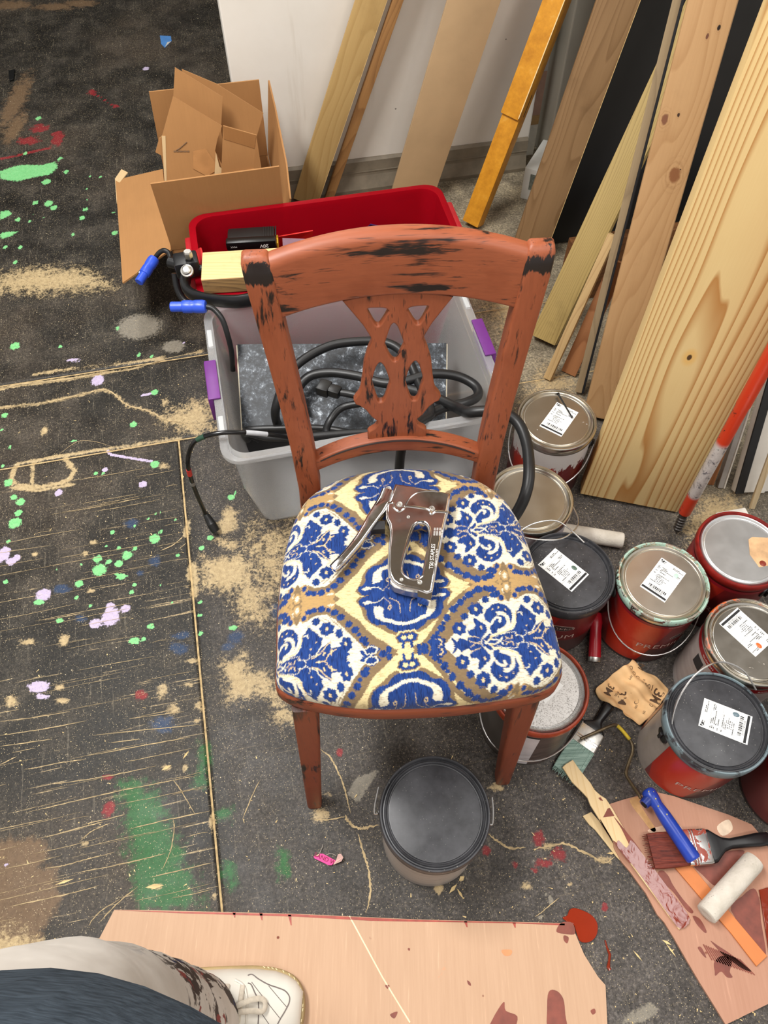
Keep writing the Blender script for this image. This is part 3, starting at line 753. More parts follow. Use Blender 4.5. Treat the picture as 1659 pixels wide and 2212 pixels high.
# flower: scroll, leaves, body
shape('B', kB, [(760,510),(748,455),(780,400),(835,352),(900,332),(975,350),(1030,400),(1048,460),(1036,535),(1000,595),(945,625),(880,648),(832,655),(812,600),(825,560),(790,530)])
stroke('W', kB, [(875,445),(940,440),(990,480),(1005,540),(975,590),(905,625)], 5.2 * MMp); stroke('W', kB, [(832,545),(850,510),(890,485),(918,495),(915,525)], 3.6 * MMp); dots('B', kB, [(860,455,28,24)])
dots('O', kB, [(900,378,10,12),(975,400,8,9),(840,400,8,9)])
shape('B', kB, [(632,515),(650,490),(690,520),(765,560),(785,605),(770,640),(740,690),(700,735),(640,700),(580,660),(576,625),(640,610),(660,570)])
shape('B', kB, [(570,780),(575,720),(600,690),(690,700),(740,720),(800,655),(830,660),(790,740),(760,790),(700,800),(640,790),(600,800)])
shape('B', kB, [(470,745),(500,700),(550,720),(590,735),(600,790),(540,800),(480,800),(420,770)])
shape('B', kB, [(400,700),(430,710),(480,760),(470,790),(430,750)])
shape('B', kB, [(770,790),(830,690),(960,648),(1060,600),(1090,540),(1085,420),(1110,400),(1140,345),(1180,370),(1235,400),(1290,460),(1305,520),(1270,580),(1220,625),(1190,660),(1290,660),(1300,800)])
shape('B', kA, [(330,970),(325,800),(355,690),(400,612),(432,640),(470,690),(560,740),(540,790),(500,850),(470,900),(430,962),(480,985),(420,1030)])
shape('B', kA, [(470,930),(540,850),(645,775),(652,850),(622,920),(600,962),(520,992)])
shape('B', kA, [(400,1130),(420,1020),(520,1010),(620,985),(680,900),(740,912),(752,935),(802,915),(785,962),(832,948),(822,992),(872,1000),(842,1038),(872,1070),(840,1110)])
stroke('O', kA, [(430,966),(520,920),(585,840),(650,782)], 1.5 * MMp); stroke('O', kA, [(485,1002),(580,990),(640,905),(705,868)], 1.5 * MMp)
dots('B', kA, [(605,640,82,72),(820,810,66,80),(490,555,40,42),(740,692,42,52)]); dots('O', kA, [(605,640,16,22),(815,805,14,20),(655,1062,10,18),(570,1072,10,16),(495,1082,8,12)])
stroke('T', kA, [(560,520),(640,560)], .9 * MMp); stroke('T', kA, [(640,520),(720,600)], .9 * MMp); stroke('T', kA, [(690,560),(770,640)], .9 * MMp)
shape('B', kA, [(970,1010),(1000,955),(1040,938),(1090,912),(1170,955),(1212,985),(1200,1000)])
dots('W', kA, [(1100,992,80,50)]); dots('B', kA, [(1100,992,60,35)])
stroke('O', kB, [(1085,410),(1080,500),(1050,580),(960,635),(860,668),(800,720),(770,765)], 1.5 * MMp); stroke('W', kB, [(1060,420),(1066,500),(1030,580),(960,618)], 1.6 * MMp)
stroke('W', kB, [(790,560),(800,610),(770,660),(735,705),(722,750)], 1.2 * MMp)
stroke('W', kB, [(870,690),(960,652),(1075,630),(1078,660)], 0.8 * MMp); stroke('W', kB, [(1085,668),(1150,668),(1168,700),(1160,725)], 0.9 * MMp, False); stroke('W', kB, [(1150,735),(1205,740),(1222,765),(1215,790)], 1.0 * MMp)
stroke('W', kB, [(765,760),(800,725),(850,712),(910,725),(955,762)], 2.0 * MMp); dots('O', kB, [(830,772,14,16)]); stroke('O', kB, [(985,770),(1010,735),(1050,735),(1060,765)], 1.0 * MMp); stroke('O', kB, [(960,725),(1000,700),(1010,690)], 0.8 * MMp); dots('O', kB, [(1110,765,8,9),(1300,765,10,12),(1375,765,10,12),(1450,770,12,14),(1200,560,10,8),(1240,490,8,8)])
stroke('W', kB, [(1220,640),(1265,610),(1280,570)], 1.4 * MMp); stroke('W', kB, [(1100,430),(1140,420),(1150,450)], 1.6 * MMp); pass
stroke('O', kB, [(560,690),(640,690),(700,700)], 1.0 * MMp); stroke('O', kB, [(600,735),(660,755),(715,765)], 1.0 * MMp); dots('O', kB, [(720,590,10,20)])

# cushion mesh
NT, NR = 1000, 215
th_ = np.linspace(-math.pi, math.pi, NT, endpoint=False)
R_ = seat_r(th_)
ss = np.concatenate([np.linspace(0.004, 0.93, 175), 1 - 0.07 * (1 - np.linspace(0, 1, 29)[1:]) ** 1.5]); ss = ss[:203]
zz = 0.453 + 0.034 * np.power(np.clip(1 - np.power(ss, 7.0), 0, 1), 0.5)
ss = np.concatenate([ss, [1.002, 1.0, 0.994, 0.985]]); zz = np.concatenate([zz, [0.450, 0.4465, 0.443, 0.441]])
NR = len(ss)
X = SEATC.x + ss[:, None] * (R_ * np.cos(th_))[None, :]; Y = SEATC.y + ss[:, None] * (R_ * np.sin(th_))[None, :]
ZZ = np.repeat(zz[:, None], NT, 1) + 0.0016 * np.sin(X * 23 + 1) * np.sin(Y * 19 + .5) * (1 - ss[:, None] ** 6).clip(0)
co = np.stack([X, Y, ZZ], 2).reshape(-1, 3)
# the cloth follows the surface: unroll over the rounded edge
arc = np.concatenate([[0], np.cumsum(np.hypot(np.diff(ss) * 0.19, np.diff(zz)))]) / 0.19 + ss[0]
XF = SEATC.x + arc[:, None] * (R_ * np.cos(th_))[None, :]; YF = SEATC.y + arc[:, None] * (R_ * np.sin(th_))[None, :]
D = np.stack([XF.ravel() - J1[0], YF.ravel() - J1[1]], 0)
pp, qq = BI @ D
trow = np.floor(qq * L2 / 0.0009).astype(int); tj = np.random.default_rng(5).normal(0, 1, 4096)[trow % 4096]; tcol = np.floor(pp * L1 / 0.0009).astype(int); tk = np.random.default_rng(6).normal(0, 1, 4096)[tcol % 4096]
pp = pp + 0.00045 * tj / L1; qq = qq + 0.0004 * tk / L2
pp = pp % 1.0; qq = np.abs((qq + 0.5) % 1.0 - 0.5)
fu = pp * NU - .5; fv = np.clip(qq / 0.5 * NV - .5, 0, NV - 1.001)
i0 = np.floor(fu).astype(int); du = (fu - i0)[:, None]; j0 = np.floor(fv).astype(int); dv = (fv - j0)[:, None]
S_ = lambda i, j: TILE[i % NU, np.clip(j, 0, NV - 1)]
CC = (S_(i0, j0) * (1 - du) + S_(i0 + 1, j0) * du) * (1 - dv) + (S_(i0, j0 + 1) * (1 - du) + S_(i0 + 1, j0 + 1) * du) * dv
co = np.vstack([co, [[SEATC.x, SEATC.y, zz[0]]]]); CC = np.vstack([CC, CC[0:1]])
i = (np.arange(NR - 1)[:, None] * NT); j = np.arange(NT)[None, :]; jn = (j + 1) % NT
F4 = np.stack([(i + j), (i + NT + j), (i + NT + jn), (i + jn)], 2).reshape(-1, 4)
F3 = np.stack([np.full(NT, len(co) - 1), np.arange(NT), (np.arange(NT) + 1) % NT], 1)
me = bpy.data.meshes.new('seat_cushion')
me.vertices.add(len(co)); me.vertices.foreach_set('co', co.ravel())
li = np.concatenate([F4.ravel(), F3.ravel()]); me.loops.add(len(li)); me.loops.foreach_set('vertex_index', li)
me.polygons.add(len(F4) + len(F3)); me.polygons.foreach_set('loop_start', np.concatenate([np.arange(0, F4.size, 4), F4.size + np.arange(0, F3.size, 3)]))
me.update(calc_edges=True)
A = me.attributes.new('weave', 'FLOAT_COLOR', 'POINT'); A.data.foreach_set('color', CC.ravel())
def fabric():
    k = N('damask_weave', 0.85, 0, 0.2)
    a = k.attr('weave')
    rib = k.noise(k.co(scale=(620, 85, 85), rot=(0, 0, 0.05)), 1.0, 3, 0.6); wf = k.noise(k.co(scale=(180, 640, 1)), 1.0, 2)
    pile = a.outputs['Alpha']
    fleck = k.mix(k.math('MULTIPLY', pile, k.step(rib, 0.45, 0.72)), (1, 1, 1), (0.30, 0.34, 0.40))
    c = k.mix(1.0, a.outputs['Color'], fleck, 'MULTIPLY')
    c = k.mix(k.math('MULTIPLY', k.math('MULTIPLY', k.step(rib, 0.38, 0.25), pile), 0.6), c, srgb(54, 92, 160))
    c = k.mix(k.math('MULTIPLY', k.math('SUBTRACT', 1.0, pile), k.math('MULTIPLY', k.step(wf, 0.48, 0.70), 0.5)), c, srgb(140, 116, 82))
    k.bump(k.math('ADD', k.math('MULTIPLY', pile, 0.8), k.math('ADD', k.math('MULTIPLY', rib, 0.6), k.math('MULTIPLY', wf, 0.2))), 0.5, 0.0012)
    k.b.inputs['Sheen Weight'].default_value = 0.15
    return k.out(c)
link('seat_cushion', me, fabric(), CHAIR, 'all')
# seat frame: bent rim under the cushion, then a set-back apron
def seat_ring(off, z0, z1, rnd, inner):
    n = 160; secs = []
    for k_ in range(n):
        t = -math.pi + 2 * math.pi * k_ / n; r = float(seat_r(np.array([t]))[0]); d = Vector((math.cos(t), math.sin(t), 0))
        h = z1 - z0
        pr = [(r - inner, z0), (r + off - rnd, z0), (r + off - rnd * .3, z0 + rnd * .3), (r + off, z0 + rnd), (r + off, z1 - rnd), (r + off - rnd * .3, z1 - rnd * .3), (r + off - rnd, z1), (r - inner, z1)]
        secs.append([SEATC + d * a + Vector((0, 0, b)) for a, b in pr])
    secs.append(secs[0]); return loft(secs, False)
seat_ring(0.0035, 0.4085, 0.4445, 0.008, 0.03).build('seat_frame', M_CHF, CHAIR, 50)
MB().prism([tuple((SEATC + (p - SEATC) * 0.93).xy) for p in spline(SEAT, 4, True)], 0.425, 0.436).build('seat_board', simple('seat_underboard', srgb(120, 90, 60), 0.8), CHAIR)
ap = [(-0.125, 0.040), (-0.10, 0.026), (-0.05, 0.018), (0.0, 0.016), (0.05, 0.019), (0.085, 0.026)]
apo = [Vector((*p, 0)) for p in ap]; pl = spline(apo, 6); pts = [(p.x, p.y) for p in pl] + [(p.x, p.y + 0.02) for p in reversed(pl)]
MB().prism(pts, 0.389, 0.4095).build('front_apron', M_CHF, CHAIR, 40)
for fx, fy, tx, ty in ((-0.169, -0.010, -0.150, 0.034), (0.171, 0.010, 0.153, 0.028)):
    secs = []
    for t, w in ((0, .0235), (.02, .0255), (.3, .029), (.6, .0325), (.9, .036), (1.0, .037)):
        z = 0.412 * t; x = fx + (tx - fx) * t; y = fy + (ty - fy) * t
        secs.append([(x + p[0], y + p[1], z) for p in rrect(w, w * 0.95, 0.005, 3)])
    loft(secs).build('front_leg', M_CHL, CHAIR, 40)

# ------------------------------------------------------------------ staple gun
def chrome(name, col=(0.82, 0.79, 0.77), rough=0.09):
    k = N(name, rough, 1.0)
    sm_ = k.noise(k.co(), 55, 3)
    k.bump(k.noise(k.co(), 18, 2), 0.08, 0.002)
    return k.out(k.mix(k.step(sm_, 0.4, 0.75), col, tuple(c * 0.8 for c in col)), k.ramp(sm_, [(0.35, rough), (0.75, rough * 2.2)]))
M_CHROME = chrome('chrome_plate'); M_STEEL = chrome('dull_steel', (0.62, 0.60, 0.56), 0.25)
SG0 = at(870, 1180, 0.492)
SG = empty('staple_gun', 'chrome hand staple gun lying on the blue patterned seat', 'staple gun', SG0, (0.0, 0.0, 0.0))
SGT = 0.0235
kS = px_crop(680, 1020, 4.879)
def sg(pts, z=0.512): return [tuple((at(*kS(*p), z) - SG0).xy) for p in pts]
body = [(845,128),(1000,150),(1200,186),(1432,230),(1425,300),(1405,430),(1345,700),(1290,1000),(1242,1265),(1180,1285),(1085,1252),(960,1228),(880,1205),(815,1160),(778,1090),(768,1000),(775,800),(790,640),(780,560),(748,500),(745,440),(748,360),(765,330),(790,270)]
hole = [(1042,600),(1062,568),(1100,550),(1150,555),(1185,590),(1196,650),(1185,760),(1130,1055),(1110,1095),(1070,1118),(1025,1120),(975,1098),(940,1060),(930,1010),(942,940),(1000,720)]
hs = [(p.x, p.y) for p in spline([(a, b, 0) for a, b in sg(hole)], 4, True)]
SB = plate('body', [sg(body), hs], SGT, 0.0042, M_CHROME, SG, 40, None, 4)
def sgpt(p, dz=0.0): v = at(*kS(*p), 0.512) - SG0; return Vector((v.x, v.y, SGT + dz))
MB().tube([sgpt(p, 0.0002) for p in spline([(748,350,0),(820,338,0),(838,390,0),(885,425,0),(935,400,0),(962,372,0),(1190,405,0),(1225,455,0),(1280,428,0),(1398,438,0)], 5)] if False else [sgpt((v.x, v.y), -0.0002) for v in spline([(748,350,0),(820,338,0),(838,390,0),(885,425,0),(935,400,0),(962,372,0),(1190,405,0),(1225,455,0),(1280,428,0),(1398,438,0)], 5)], 0.0021, 8).build('cover_seam', M_CHROME, SG, True)
MB().tube([sgpt((v.x, v.y), -0.0004) for v in spline([(945,385,0),(990,300,0),(1060,240,0),(1140,215,0),(1290,212,0)], 5)], 0.0013, 8).build('cover_ridge', M_CHROME, SG, True)
MB().tube([sgpt((v.x, v.y), -0.0003) for v in spline([(a, b, 0) for a, b in [(1030,590),(1060,545),(1105,528),(1160,535),(1205,580),(1218,650),(1205,770),(1150,1060),(1125,1115),(1075,1142),(1020,1142),(960,1115),(918,1065),(908,1010),(920,930),(985,715)]], 4, True)] + [sgpt((1030, 590), -0.0003)], 0.0013, 8).build('grip_rim', M_CHROME, SG, True)
for x, y, r in ((775, 190, .0052), (893, 352, .0048), (1232, 397, .0048), (985, 487, .0026), (912, 1146, .0028), (1105, 1172, .0036)):
    m = MB(); c = sgpt((x, y), 0)
    m.lathe([(0, 0.0022), (r * .45, 0.0022), (r * .5, 0.0008), (r * .8, 0.0010), (r, 0.0)], 20, Matrix.Translation(c)); m.build('screw', M_STEEL, SG, True)
nose = [(1085,1250),(1242,1262),(1218,1385),(1080,1345)]
MB().prism(sg(nose, 0.503), 0.0015, 0.0205).build('nose', M_CHROME, SG)
mag = [(800,1150),(850,1195),(960,1225),(1085,1250),(1082,1300),(950,1275),(840,1240),(790,1195)]
MB().prism(sg(mag, 0.503), 0.004, 0.018).build('magazine', M_STEEL, SG)
# squeeze lever: folded metal, hinge end at the top
lev = [((770,200),.021,.0115),((735,300),.020,.0125),((665,410),.019,.0125),((600,490),.0185,.0115),((545,580),.0175,.010),((470,690),.016,.009),((390,790),.015,.0085),((300,890),.014,.0085),((225,960),.012,.009),((185,990),.008,.0085)]
secs = []
pts3 = [sgpt(p[0]) for p in lev]
for i_, (p, hgt, w) in enumerate(lev):
    a = pts3[max(i_ - 1, 0)]; b = pts3[min(i_ + 1, len(lev) - 1)]; t = (b - a); t.z = 0; t.normalize(); s_ = Vector((t.y, -t.x, 0))
    zc = SGT * 0.5 + (0.004 if i_ < 3 else 0.001)
    secs.append([pts3[i_] * 1.0 - Vector((0, 0, pts3[i_].z)) + s_ * q[0] + Vector((0, 0, zc + q[1])) for q in rrect(w * 1.55, hgt, 0.0038, 4)])
loft(secs).build('lever', M_CHROME, SG, 45)
MB().prism(sg([(575,545),(640,505),(740,500),(740,585),(620,590),(560,630)]), 0.004, 0.0165).build('spring_pocket', simple('dark_cavity', srgb(16, 14, 16), 0.6), SG)
M_INK = simple('white_print', srgb(214, 212, 208), 0.5)
uS = (sgpt((1250, 700)) - sgpt((1215, 1060))); uS.z = 0; uS.normalize(); wS = Vector((uS.y, -uS.x, 0))
def sg_text(name, txt, c, size, **kw):
    o = sgpt(c, 0.0003); lettering(name, txt, size, M_INK, SG, lambda x, y: o + uS * x - wS * y, **kw)
sg_text('lettering', 'T50 STAPLES', (1238, 900), 0.0078, xs=0.92)
sg_text('lettering', 'HEAVY DUTY', (1282, 915), 0.0046)
for q in ((1262, 640), (1290, 640), (1318, 640), (1340, 660)): sg_text('lettering', 'IIIIIIIII IIIIII', q, 0.0036, xs=0.9)
# ------------------------------------------------------------------ paint cans
def lid_steel(name, tint, smear=None, rough=0.28):
    k = N(name, rough, 1.0); P = k.co()
    n1 = k.noise(P, 26, 5, 0.6); c = k.ramp(n1, [(0.3, tuple(x * 0.95 for x in tint)), (0.7, tint)])
    f = 0.0
    if smear:
        col, sc, lo, hi = smear
        f = k.step(k.noise(k.co(loc=(sc, sc, 0)), sc, 5, 0.7, 0.8), lo, hi)
        c = k.mix(f, c, col)
        k.put(k.b.inputs['Metallic'], k.math('SUBTRACT', 1.0, f))
    return k.out(c, k.ramp(n1, [(0.3, rough), (0.75, rough + 0.05)]))
STEEL_TAN = lid_steel('tin_lid', (0.60, 0.555, 0.48))
STEEL_SPOT = lid_steel('tin_lid_white_drips', (0.58, 0.53, 0.45), (srgb(222, 220, 214), 60, 0.66, 0.70))
STEEL_BRIGHT = lid_steel('tin_lid_bright', (0.80, 0.80, 0.80), None, 0.34)
STEEL_DULL = lid_steel('tin_lid_speckled', (0.62, 0.61, 0.60), (srgb(150, 146, 142), 420, 0.50, 0.62), 0.4)
RIM_STEEL = lid_steel('tin_rim', (0.72, 0.68, 0.60), None, 0.22)
RIM_MINT = lid_steel('tin_rim_mint_paint', (0.72, 0.68, 0.60), (srgb(168, 198, 182), 40, 0.46, 0.52), 0.24)
RIM_RUST = simple('rim_rust_paint', srgb(156, 58, 28), 0.35, 0, 0.35, 40)
RIM_REDP = simple('rim_red_paint', srgb(128, 26, 20), 0.32, 0, 0.35, 40)
RIM_ORANGE = lid_steel('tin_rim_orange_paint', (0.70, 0.66, 0.58), (srgb(214, 96, 40), 9, 0.55, 0.60), 0.24)
def plastic_black(name, dust=0.35, smear=None):
    k = N(name, 0.38, 0, 0.45); P = k.co()
    c = k.ramp(k.noise(P, 22, 5, 0.65), [(0.3, srgb(38, 38, 41)), (0.7, srgb(70, 70, 74))])
    c = k.mix(k.math('MULTIPLY', k.step(k.voro(P, 150), 0.12, 0.07), dust), c, srgb(200, 196, 186))
    if smear: c = k.mix(k.step(k.noise(P, 24, 4, 0.7), 0.40, 0.5), c, smear)
    return k.out(c, k.ramp(k.noise(P, 14, 3), [(0.3, 0.3), (0.7, 0.5)]))
PL_BLACK = plastic_black('black_plastic_lid'); PL_RIM = plastic_black('black_plastic_rim', 0.5)
PL_SMEAR = plastic_black('black_rim_grey_paint', 0.2, srgb(112, 128, 134))
EAR = simple('black_ear_plastic', srgb(20, 19, 20), 0.4); WIRE = chrome('bail_wire', (0.70, 0.69, 0.68), 0.24)
WHITE_PAPER = simple('white_label_paper', srgb(240, 240, 238), 0.7, 0, 0.03); PRINT = simple('black_print', srgb(34, 34, 36), 0.7)
SILVER_INK = simple('silver_ink', srgb(200, 170, 160), 0.45)

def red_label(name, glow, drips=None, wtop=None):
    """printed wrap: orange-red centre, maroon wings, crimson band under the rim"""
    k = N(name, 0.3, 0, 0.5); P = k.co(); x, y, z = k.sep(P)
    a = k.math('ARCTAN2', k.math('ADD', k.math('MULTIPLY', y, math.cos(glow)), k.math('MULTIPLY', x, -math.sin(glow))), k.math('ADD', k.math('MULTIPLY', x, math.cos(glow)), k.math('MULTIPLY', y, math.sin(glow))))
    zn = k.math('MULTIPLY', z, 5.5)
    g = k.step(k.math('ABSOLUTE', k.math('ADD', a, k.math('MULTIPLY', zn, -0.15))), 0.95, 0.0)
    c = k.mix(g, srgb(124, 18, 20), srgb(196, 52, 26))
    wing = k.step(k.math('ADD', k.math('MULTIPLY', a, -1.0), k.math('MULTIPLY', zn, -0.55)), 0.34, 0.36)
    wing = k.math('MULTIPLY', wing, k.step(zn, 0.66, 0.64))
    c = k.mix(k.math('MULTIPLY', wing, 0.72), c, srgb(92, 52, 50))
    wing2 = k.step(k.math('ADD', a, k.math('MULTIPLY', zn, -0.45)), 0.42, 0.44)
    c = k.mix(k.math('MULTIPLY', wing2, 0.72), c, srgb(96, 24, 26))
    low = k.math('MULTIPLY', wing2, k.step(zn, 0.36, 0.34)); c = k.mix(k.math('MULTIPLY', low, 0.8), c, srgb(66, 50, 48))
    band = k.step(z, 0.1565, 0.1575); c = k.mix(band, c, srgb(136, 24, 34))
    if drips:
        col, lo, hi, zc = drips
        n1 = k.noise(k.co(scale=(1, 1, 0.35)), 34, 5, 0.7, 0.6)
        f = k.step(k.math('ADD', n1, k.math('MULTIPLY', k.math('SUBTRACT', z, zc), 7.0)), lo, hi)
        c = k.mix(f, c, col)
    return k.out(c)
def grey_label(name, lo, hi, band=None):
    k = N(name, 0.45, 0, 0.4); P = k.co(); z = k.sep(P)[2]
    c = k.ramp(k.noise(k.co(scale=(3, 3, 60)), 1.0, 4), [(0.3, lo), (0.7, hi)])
    c = k.mix(k.math('MULTIPLY', k.step(k.noise(P, 20, 5, .7), 0.62, 0.7), 0.5), c, tuple(v * 0.5 for v in lo))
    if band: c = k.mix(k.step(z, 0.150, 0.151), c, band)
    return k.out(c)
TIN_BODY = lid_steel('tin_body', (0.52, 0.48, 0.44), None, 0.35)
GREY_BODY = simple('grey_plastic_body', srgb(150, 142, 138), 0.45, 0, 0.1, 20)
DARK_BODY = simple('smoked_body', srgb(62, 46, 44), 0.3, 0, 0.2, 14)

def label_meshes():
    w, h = 0.051, 0.079
    sh = MB().box((0, 0, 0.0003), (w, h, 0.0006)).mesh('paper_label')
    m = MB()
    def bar(x0, y0, x1, y1): m.add([(x0, y0, .0007), (x1, y0, .0007), (x1, y1, .0007), (x0, y1, .0007)], [(0, 1, 2, 3)])
    W2, H2 = w / 2, h / 2
    bar(-W2 + .001, -H2 + .003, W2 - .001, -H2 + .0074)
    rnd = random.Random(3)
    x = -W2 + .010
    while x < W2 - .008:
        d = rnd.choice([.0005, .0009, .0014, .0018]); bar(x, -H2 + .0125, x + d, -H2 + .0185); x += d + rnd.choice([.0004, .0007, .0011])
    for yy in (.0225, .0455, .0635): bar(-W2, -H2 + yy, W2, -H2 + yy + .00025)
    for yy, x0, ws in ((.0705, .002, (.003, .004)), (.0735, .002, (.003, .004)), (.0725, .026, (.005, .006)), (.0700, .026, (.011, .009)), (.0605, .002, (.004, 0, .009)), (.0578, .002, (.005, 0, .010)), (.0550, .002, (.004, 0, .024)), (.0523, .010, (.004,)), (.0490, .002, (.004, 0, .012)), (.0425, .002, (.004, 0, .018, .004)), (.0400, .009, (.003, .008)), (.0372, .009, (.010, .005)), (.0340, .012, (.003, .002, .003, .002, .003)), (.0312, .012, (.003, .002, .003, .003)), (.0282, .012, (.002, .003, .003, .002)), (.0250, .004, (.012, .008)), (.0600, .034, (.006, .005)), (.0575, .036, (.008,))):
        xx = -W2 + x0 + .002
        for d in ws:
            if d == 0: xx += .003; continue
            e = xx + d
            while xx < e - .0003:
                q = min(rnd.choice([.0006, .0010, .0014]), e - xx); bar(xx, -H2 + yy, xx + q, -H2 + yy + rnd.choice([.0014, .0018])); xx += q + .0004
            xx += .0012
    m.add([(-W2 + .002, H2 - .002, .0007), (-W2 + .005, H2 - .002, .0007), (-W2 + .002, H2 - .008, .0007)], [(0, 1, 2)])
    m.add([(-W2 + .0045, H2 - .0075, .0007), (-W2 + .0085, H2 - .0075, .0007), (-W2 + .0085, H2 - .0025, .0007), (-W2 + .0075, H2 - .0025, .0007)], [(0, 1, 2, 3)])
    return sh, m.mesh('label_print')
LAB_SHEET, LAB_PRINT = label_meshes()

STEEL_PROF = [(.0806, .168), (.0822, .171), (.0838, .175), (.0842, .182), (.0836, .1875), (.0818, .190), (.0795, .190), (.0782, .1872), (.0775, .1842)]
STEEL_LID = [(.0774, .1835), (.0762, .1870), (.0745, .1886), (.0725, .1872), (.0712, .1845), (.0700, .1838), (.0690, .1858), (.0678, .1862), (.0668, .1848), (0.0, .1846)]
PLAST_PROF = [(.0806, .166), (.0838, .164), (.0862, .1665), (.0866, .178), (.0862, .187), (.0846, .190), (.0825, .1900), (.0812, .1876)]
PLAST_LID = [(.0811, .1872), (.0800, .1850), (.0785, .1852), (.0776, .1884), (.0762, .1892), (.0748, .1880), (.0738, .1835), (.0722, .1832), (.0714, .1850), (.0700, .1853), (0.0, .1850)]

def bail_down(phi, r=0.0885, z0=0.148, drop=0.085):
    pts = []
    for i in range(25):
        t = -1 + i / 12
        a = phi + t * math.pi / 2 * 0.98
        pts.append((r * math.cos(a) * (1 + .05 * (1 - t * t)), r * math.sin(a) * (1 + .05 * (1 - t * t)), z0 - drop * (1 - t * t) ** 0.8))
    return pts
def can(name, label, loc, lid, lidmat, rimmat, bodymat, wrapmat=None, wrap=(0, 2 * math.pi), phi=-2.2, lab=None, dab=None, bail=None, ears=True, texts=(), group='paint cans on the floor', body_r=.0805):
    t = empty(name, label, 'paint can', (loc[0], loc[1], 0), (0, 0, 0), group)
    L0 = Vector((loc[0], loc[1], 0))
    MB().lathe([(.0775, .0025), (.0785, 0.0), (.0805, .0006), (.0812, .003), (body_r, .006), (body_r, .168), (.078, .170)], 72).build('body', bodymat, t, 40)
    if wrapmat: MB().lathe([(body_r + .0006, .0085), (body_r + .0006, .1655)], 72, None, wrap[0], wrap[1]).build('printed_wrap', wrapmat, t, 'all')
    steel = lid == 'steel'
    MB().lathe(STEEL_PROF if steel else PLAST_PROF, 96, caps=False).build('rim', rimmat, t, 50)
    LD = MB().lathe((STEEL_LID if steel else PLAST_LID), 96, caps=False).build('lid', lidmat, t, 50)
    zl = .1846 if steel else .1850
    if lab:
        q = [at(*p, zl) - L0 for p in lab]
        c = (q[0] + q[1] + q[2] + q[3]) / 4; c.z = zl + .0001
        y = ((q[0] + q[1]) - (q[2] + q[3])); y.z = 0; y.normalize(); x = Vector((y.y, -y.x, 0))
        M = Matrix(((x.x, y.x, 0, c.x), (x.y, y.y, 0, c.y), (0, 0, 1, c.z), (0, 0, 0, 1)))
        s = link('paper_label', LAB_SHEET, WHITE_PAPER, t); s.matrix_local = M
        p = link('label_print', LAB_PRINT, PRINT, s)
        lettering('label_print', '2577725833538', 0.0042, PRINT, s, lambda a, b: Vector((a, b - .0295, .0008)), xs=.95)
        if dab:
            cx, cy, mt = dab
            MB().lathe([(0, .0016), (.0035, .0014), (.0048, .0006), (.005, .0004)], 9, Matrix.Translation((cx, cy, 0.0002)) @ Matrix.Diagonal((0.85, 1.2, 1, 1))).build('paint_dab', mt, s, True)
    if ears:
        for sg_ in (-1, 1):
            a = phi + sg_ * math.pi / 2; d = Vector((math.cos(a), math.sin(a), 0)); tn = Vector((-d.y, d.x, 0))
            M = Matrix(((tn.x, 0, d.x, d.x * (body_r)), (tn.y, 0, d.y, d.y * body_r), (0, 1, 0, .148), (0, 0, 0, 1)))
            m = MB().lathe([(.0145, -.002), (.0135, .0022), (.010, .0032), (0, .0036)], 24, M)
            m.box(d * (body_r + .005) + Vector((0, 0, .149)), (.006, .006, .018), .0015, Matrix.Rotation(a, 3, 'Z')).build('bail_ear', EAR, t, 40)
    if bail == 'down': MB().tube(bail_down(phi), .0015, 8).build('bail_handle', WIRE, t, True)
    elif bail: MB().tube([at(p[0], p[1], p[2]) - L0 for p in spline([(a, b, c) for a, b, c in bail], 6)], .0015, 8).build('bail_handle', WIRE, t, True)
    for tx in texts:
        s, size, ang, zz, mt = tx[:5]; kw = tx[5] if len(tx) > 5 else {}
        R = body_r + .0012
        lettering('lettering', s, size, mt, t, lambda x, y, ang=ang, zz=zz, R=R: Vector((R * math.cos(ang + x / R), R * math.sin(ang + x / R), zz + y)), **kw)
    return t
def oval_logo(t, ang, zz, R=.0813):
    """dark oval badge with a pale outline behind the script name"""
    for nm, a, b, mt, dr in (('badge_rim', .0285, .0105, SILVER_INK, 0.0), ('badge', .0272, .0092, simple('badge_dark', srgb(52, 34, 34), 0.4), .0004)):
        v = [(0, 0)] + [(a * math.cos(2 * math.pi * i / 40), b * math.sin(2 * math.pi * i / 40)) for i in range(40)]
        f = [(0, 1 + i, 1 + (i + 1) % 40) for i in range(40)]
        # fan with an inner ring so that the badge hugs the can
        v2 = []; f2 = []
        for i in range(21):
            x = -a + 2 * a * i / 20; hh = b * math.sqrt(max(0, 1 - (x / a) ** 2))
            for s_ in (-1, 1): v2.append(Vector(((R + dr) * math.cos(ang + x / R), (R + dr) * math.sin(ang + x / R), zz + s_ * hh)))
        for i in range(20): f2.append((2 * i, 2 * i + 2, 2 * i + 3, 2 * i + 1))
        MB().add(v2, f2).build(nm, mt, t)
D2 = math.radians
T_PREM = lambda a, z=.078: ('PREMIUM', .0215, a, z, SILVER_INK, dict(xs=1.25, spacing=1.05))
T_GLID = lambda a, z=.112: ('Glidden', .0155, a, z, SILVER_INK, dict(shear=.3, bold=.0004, xs=1.1))
T_BAND = lambda a: ('GLIDDEN', .0062, a, .1612, SILVER_INK, dict(xs=1.2))
PALE_INK = simple('white_ink', srgb(226, 214, 208), 0.5)
zA = px_crop(1000, 800, 4.1475); zC = px_crop(1110, 1080, 3.022); zF = px_crop(1480, 1300, 9.268); zG = px_crop(1480, 1460, 9.268)
dabm = lambda n, c: simple(n, c, 0.3, 0, 0.05)
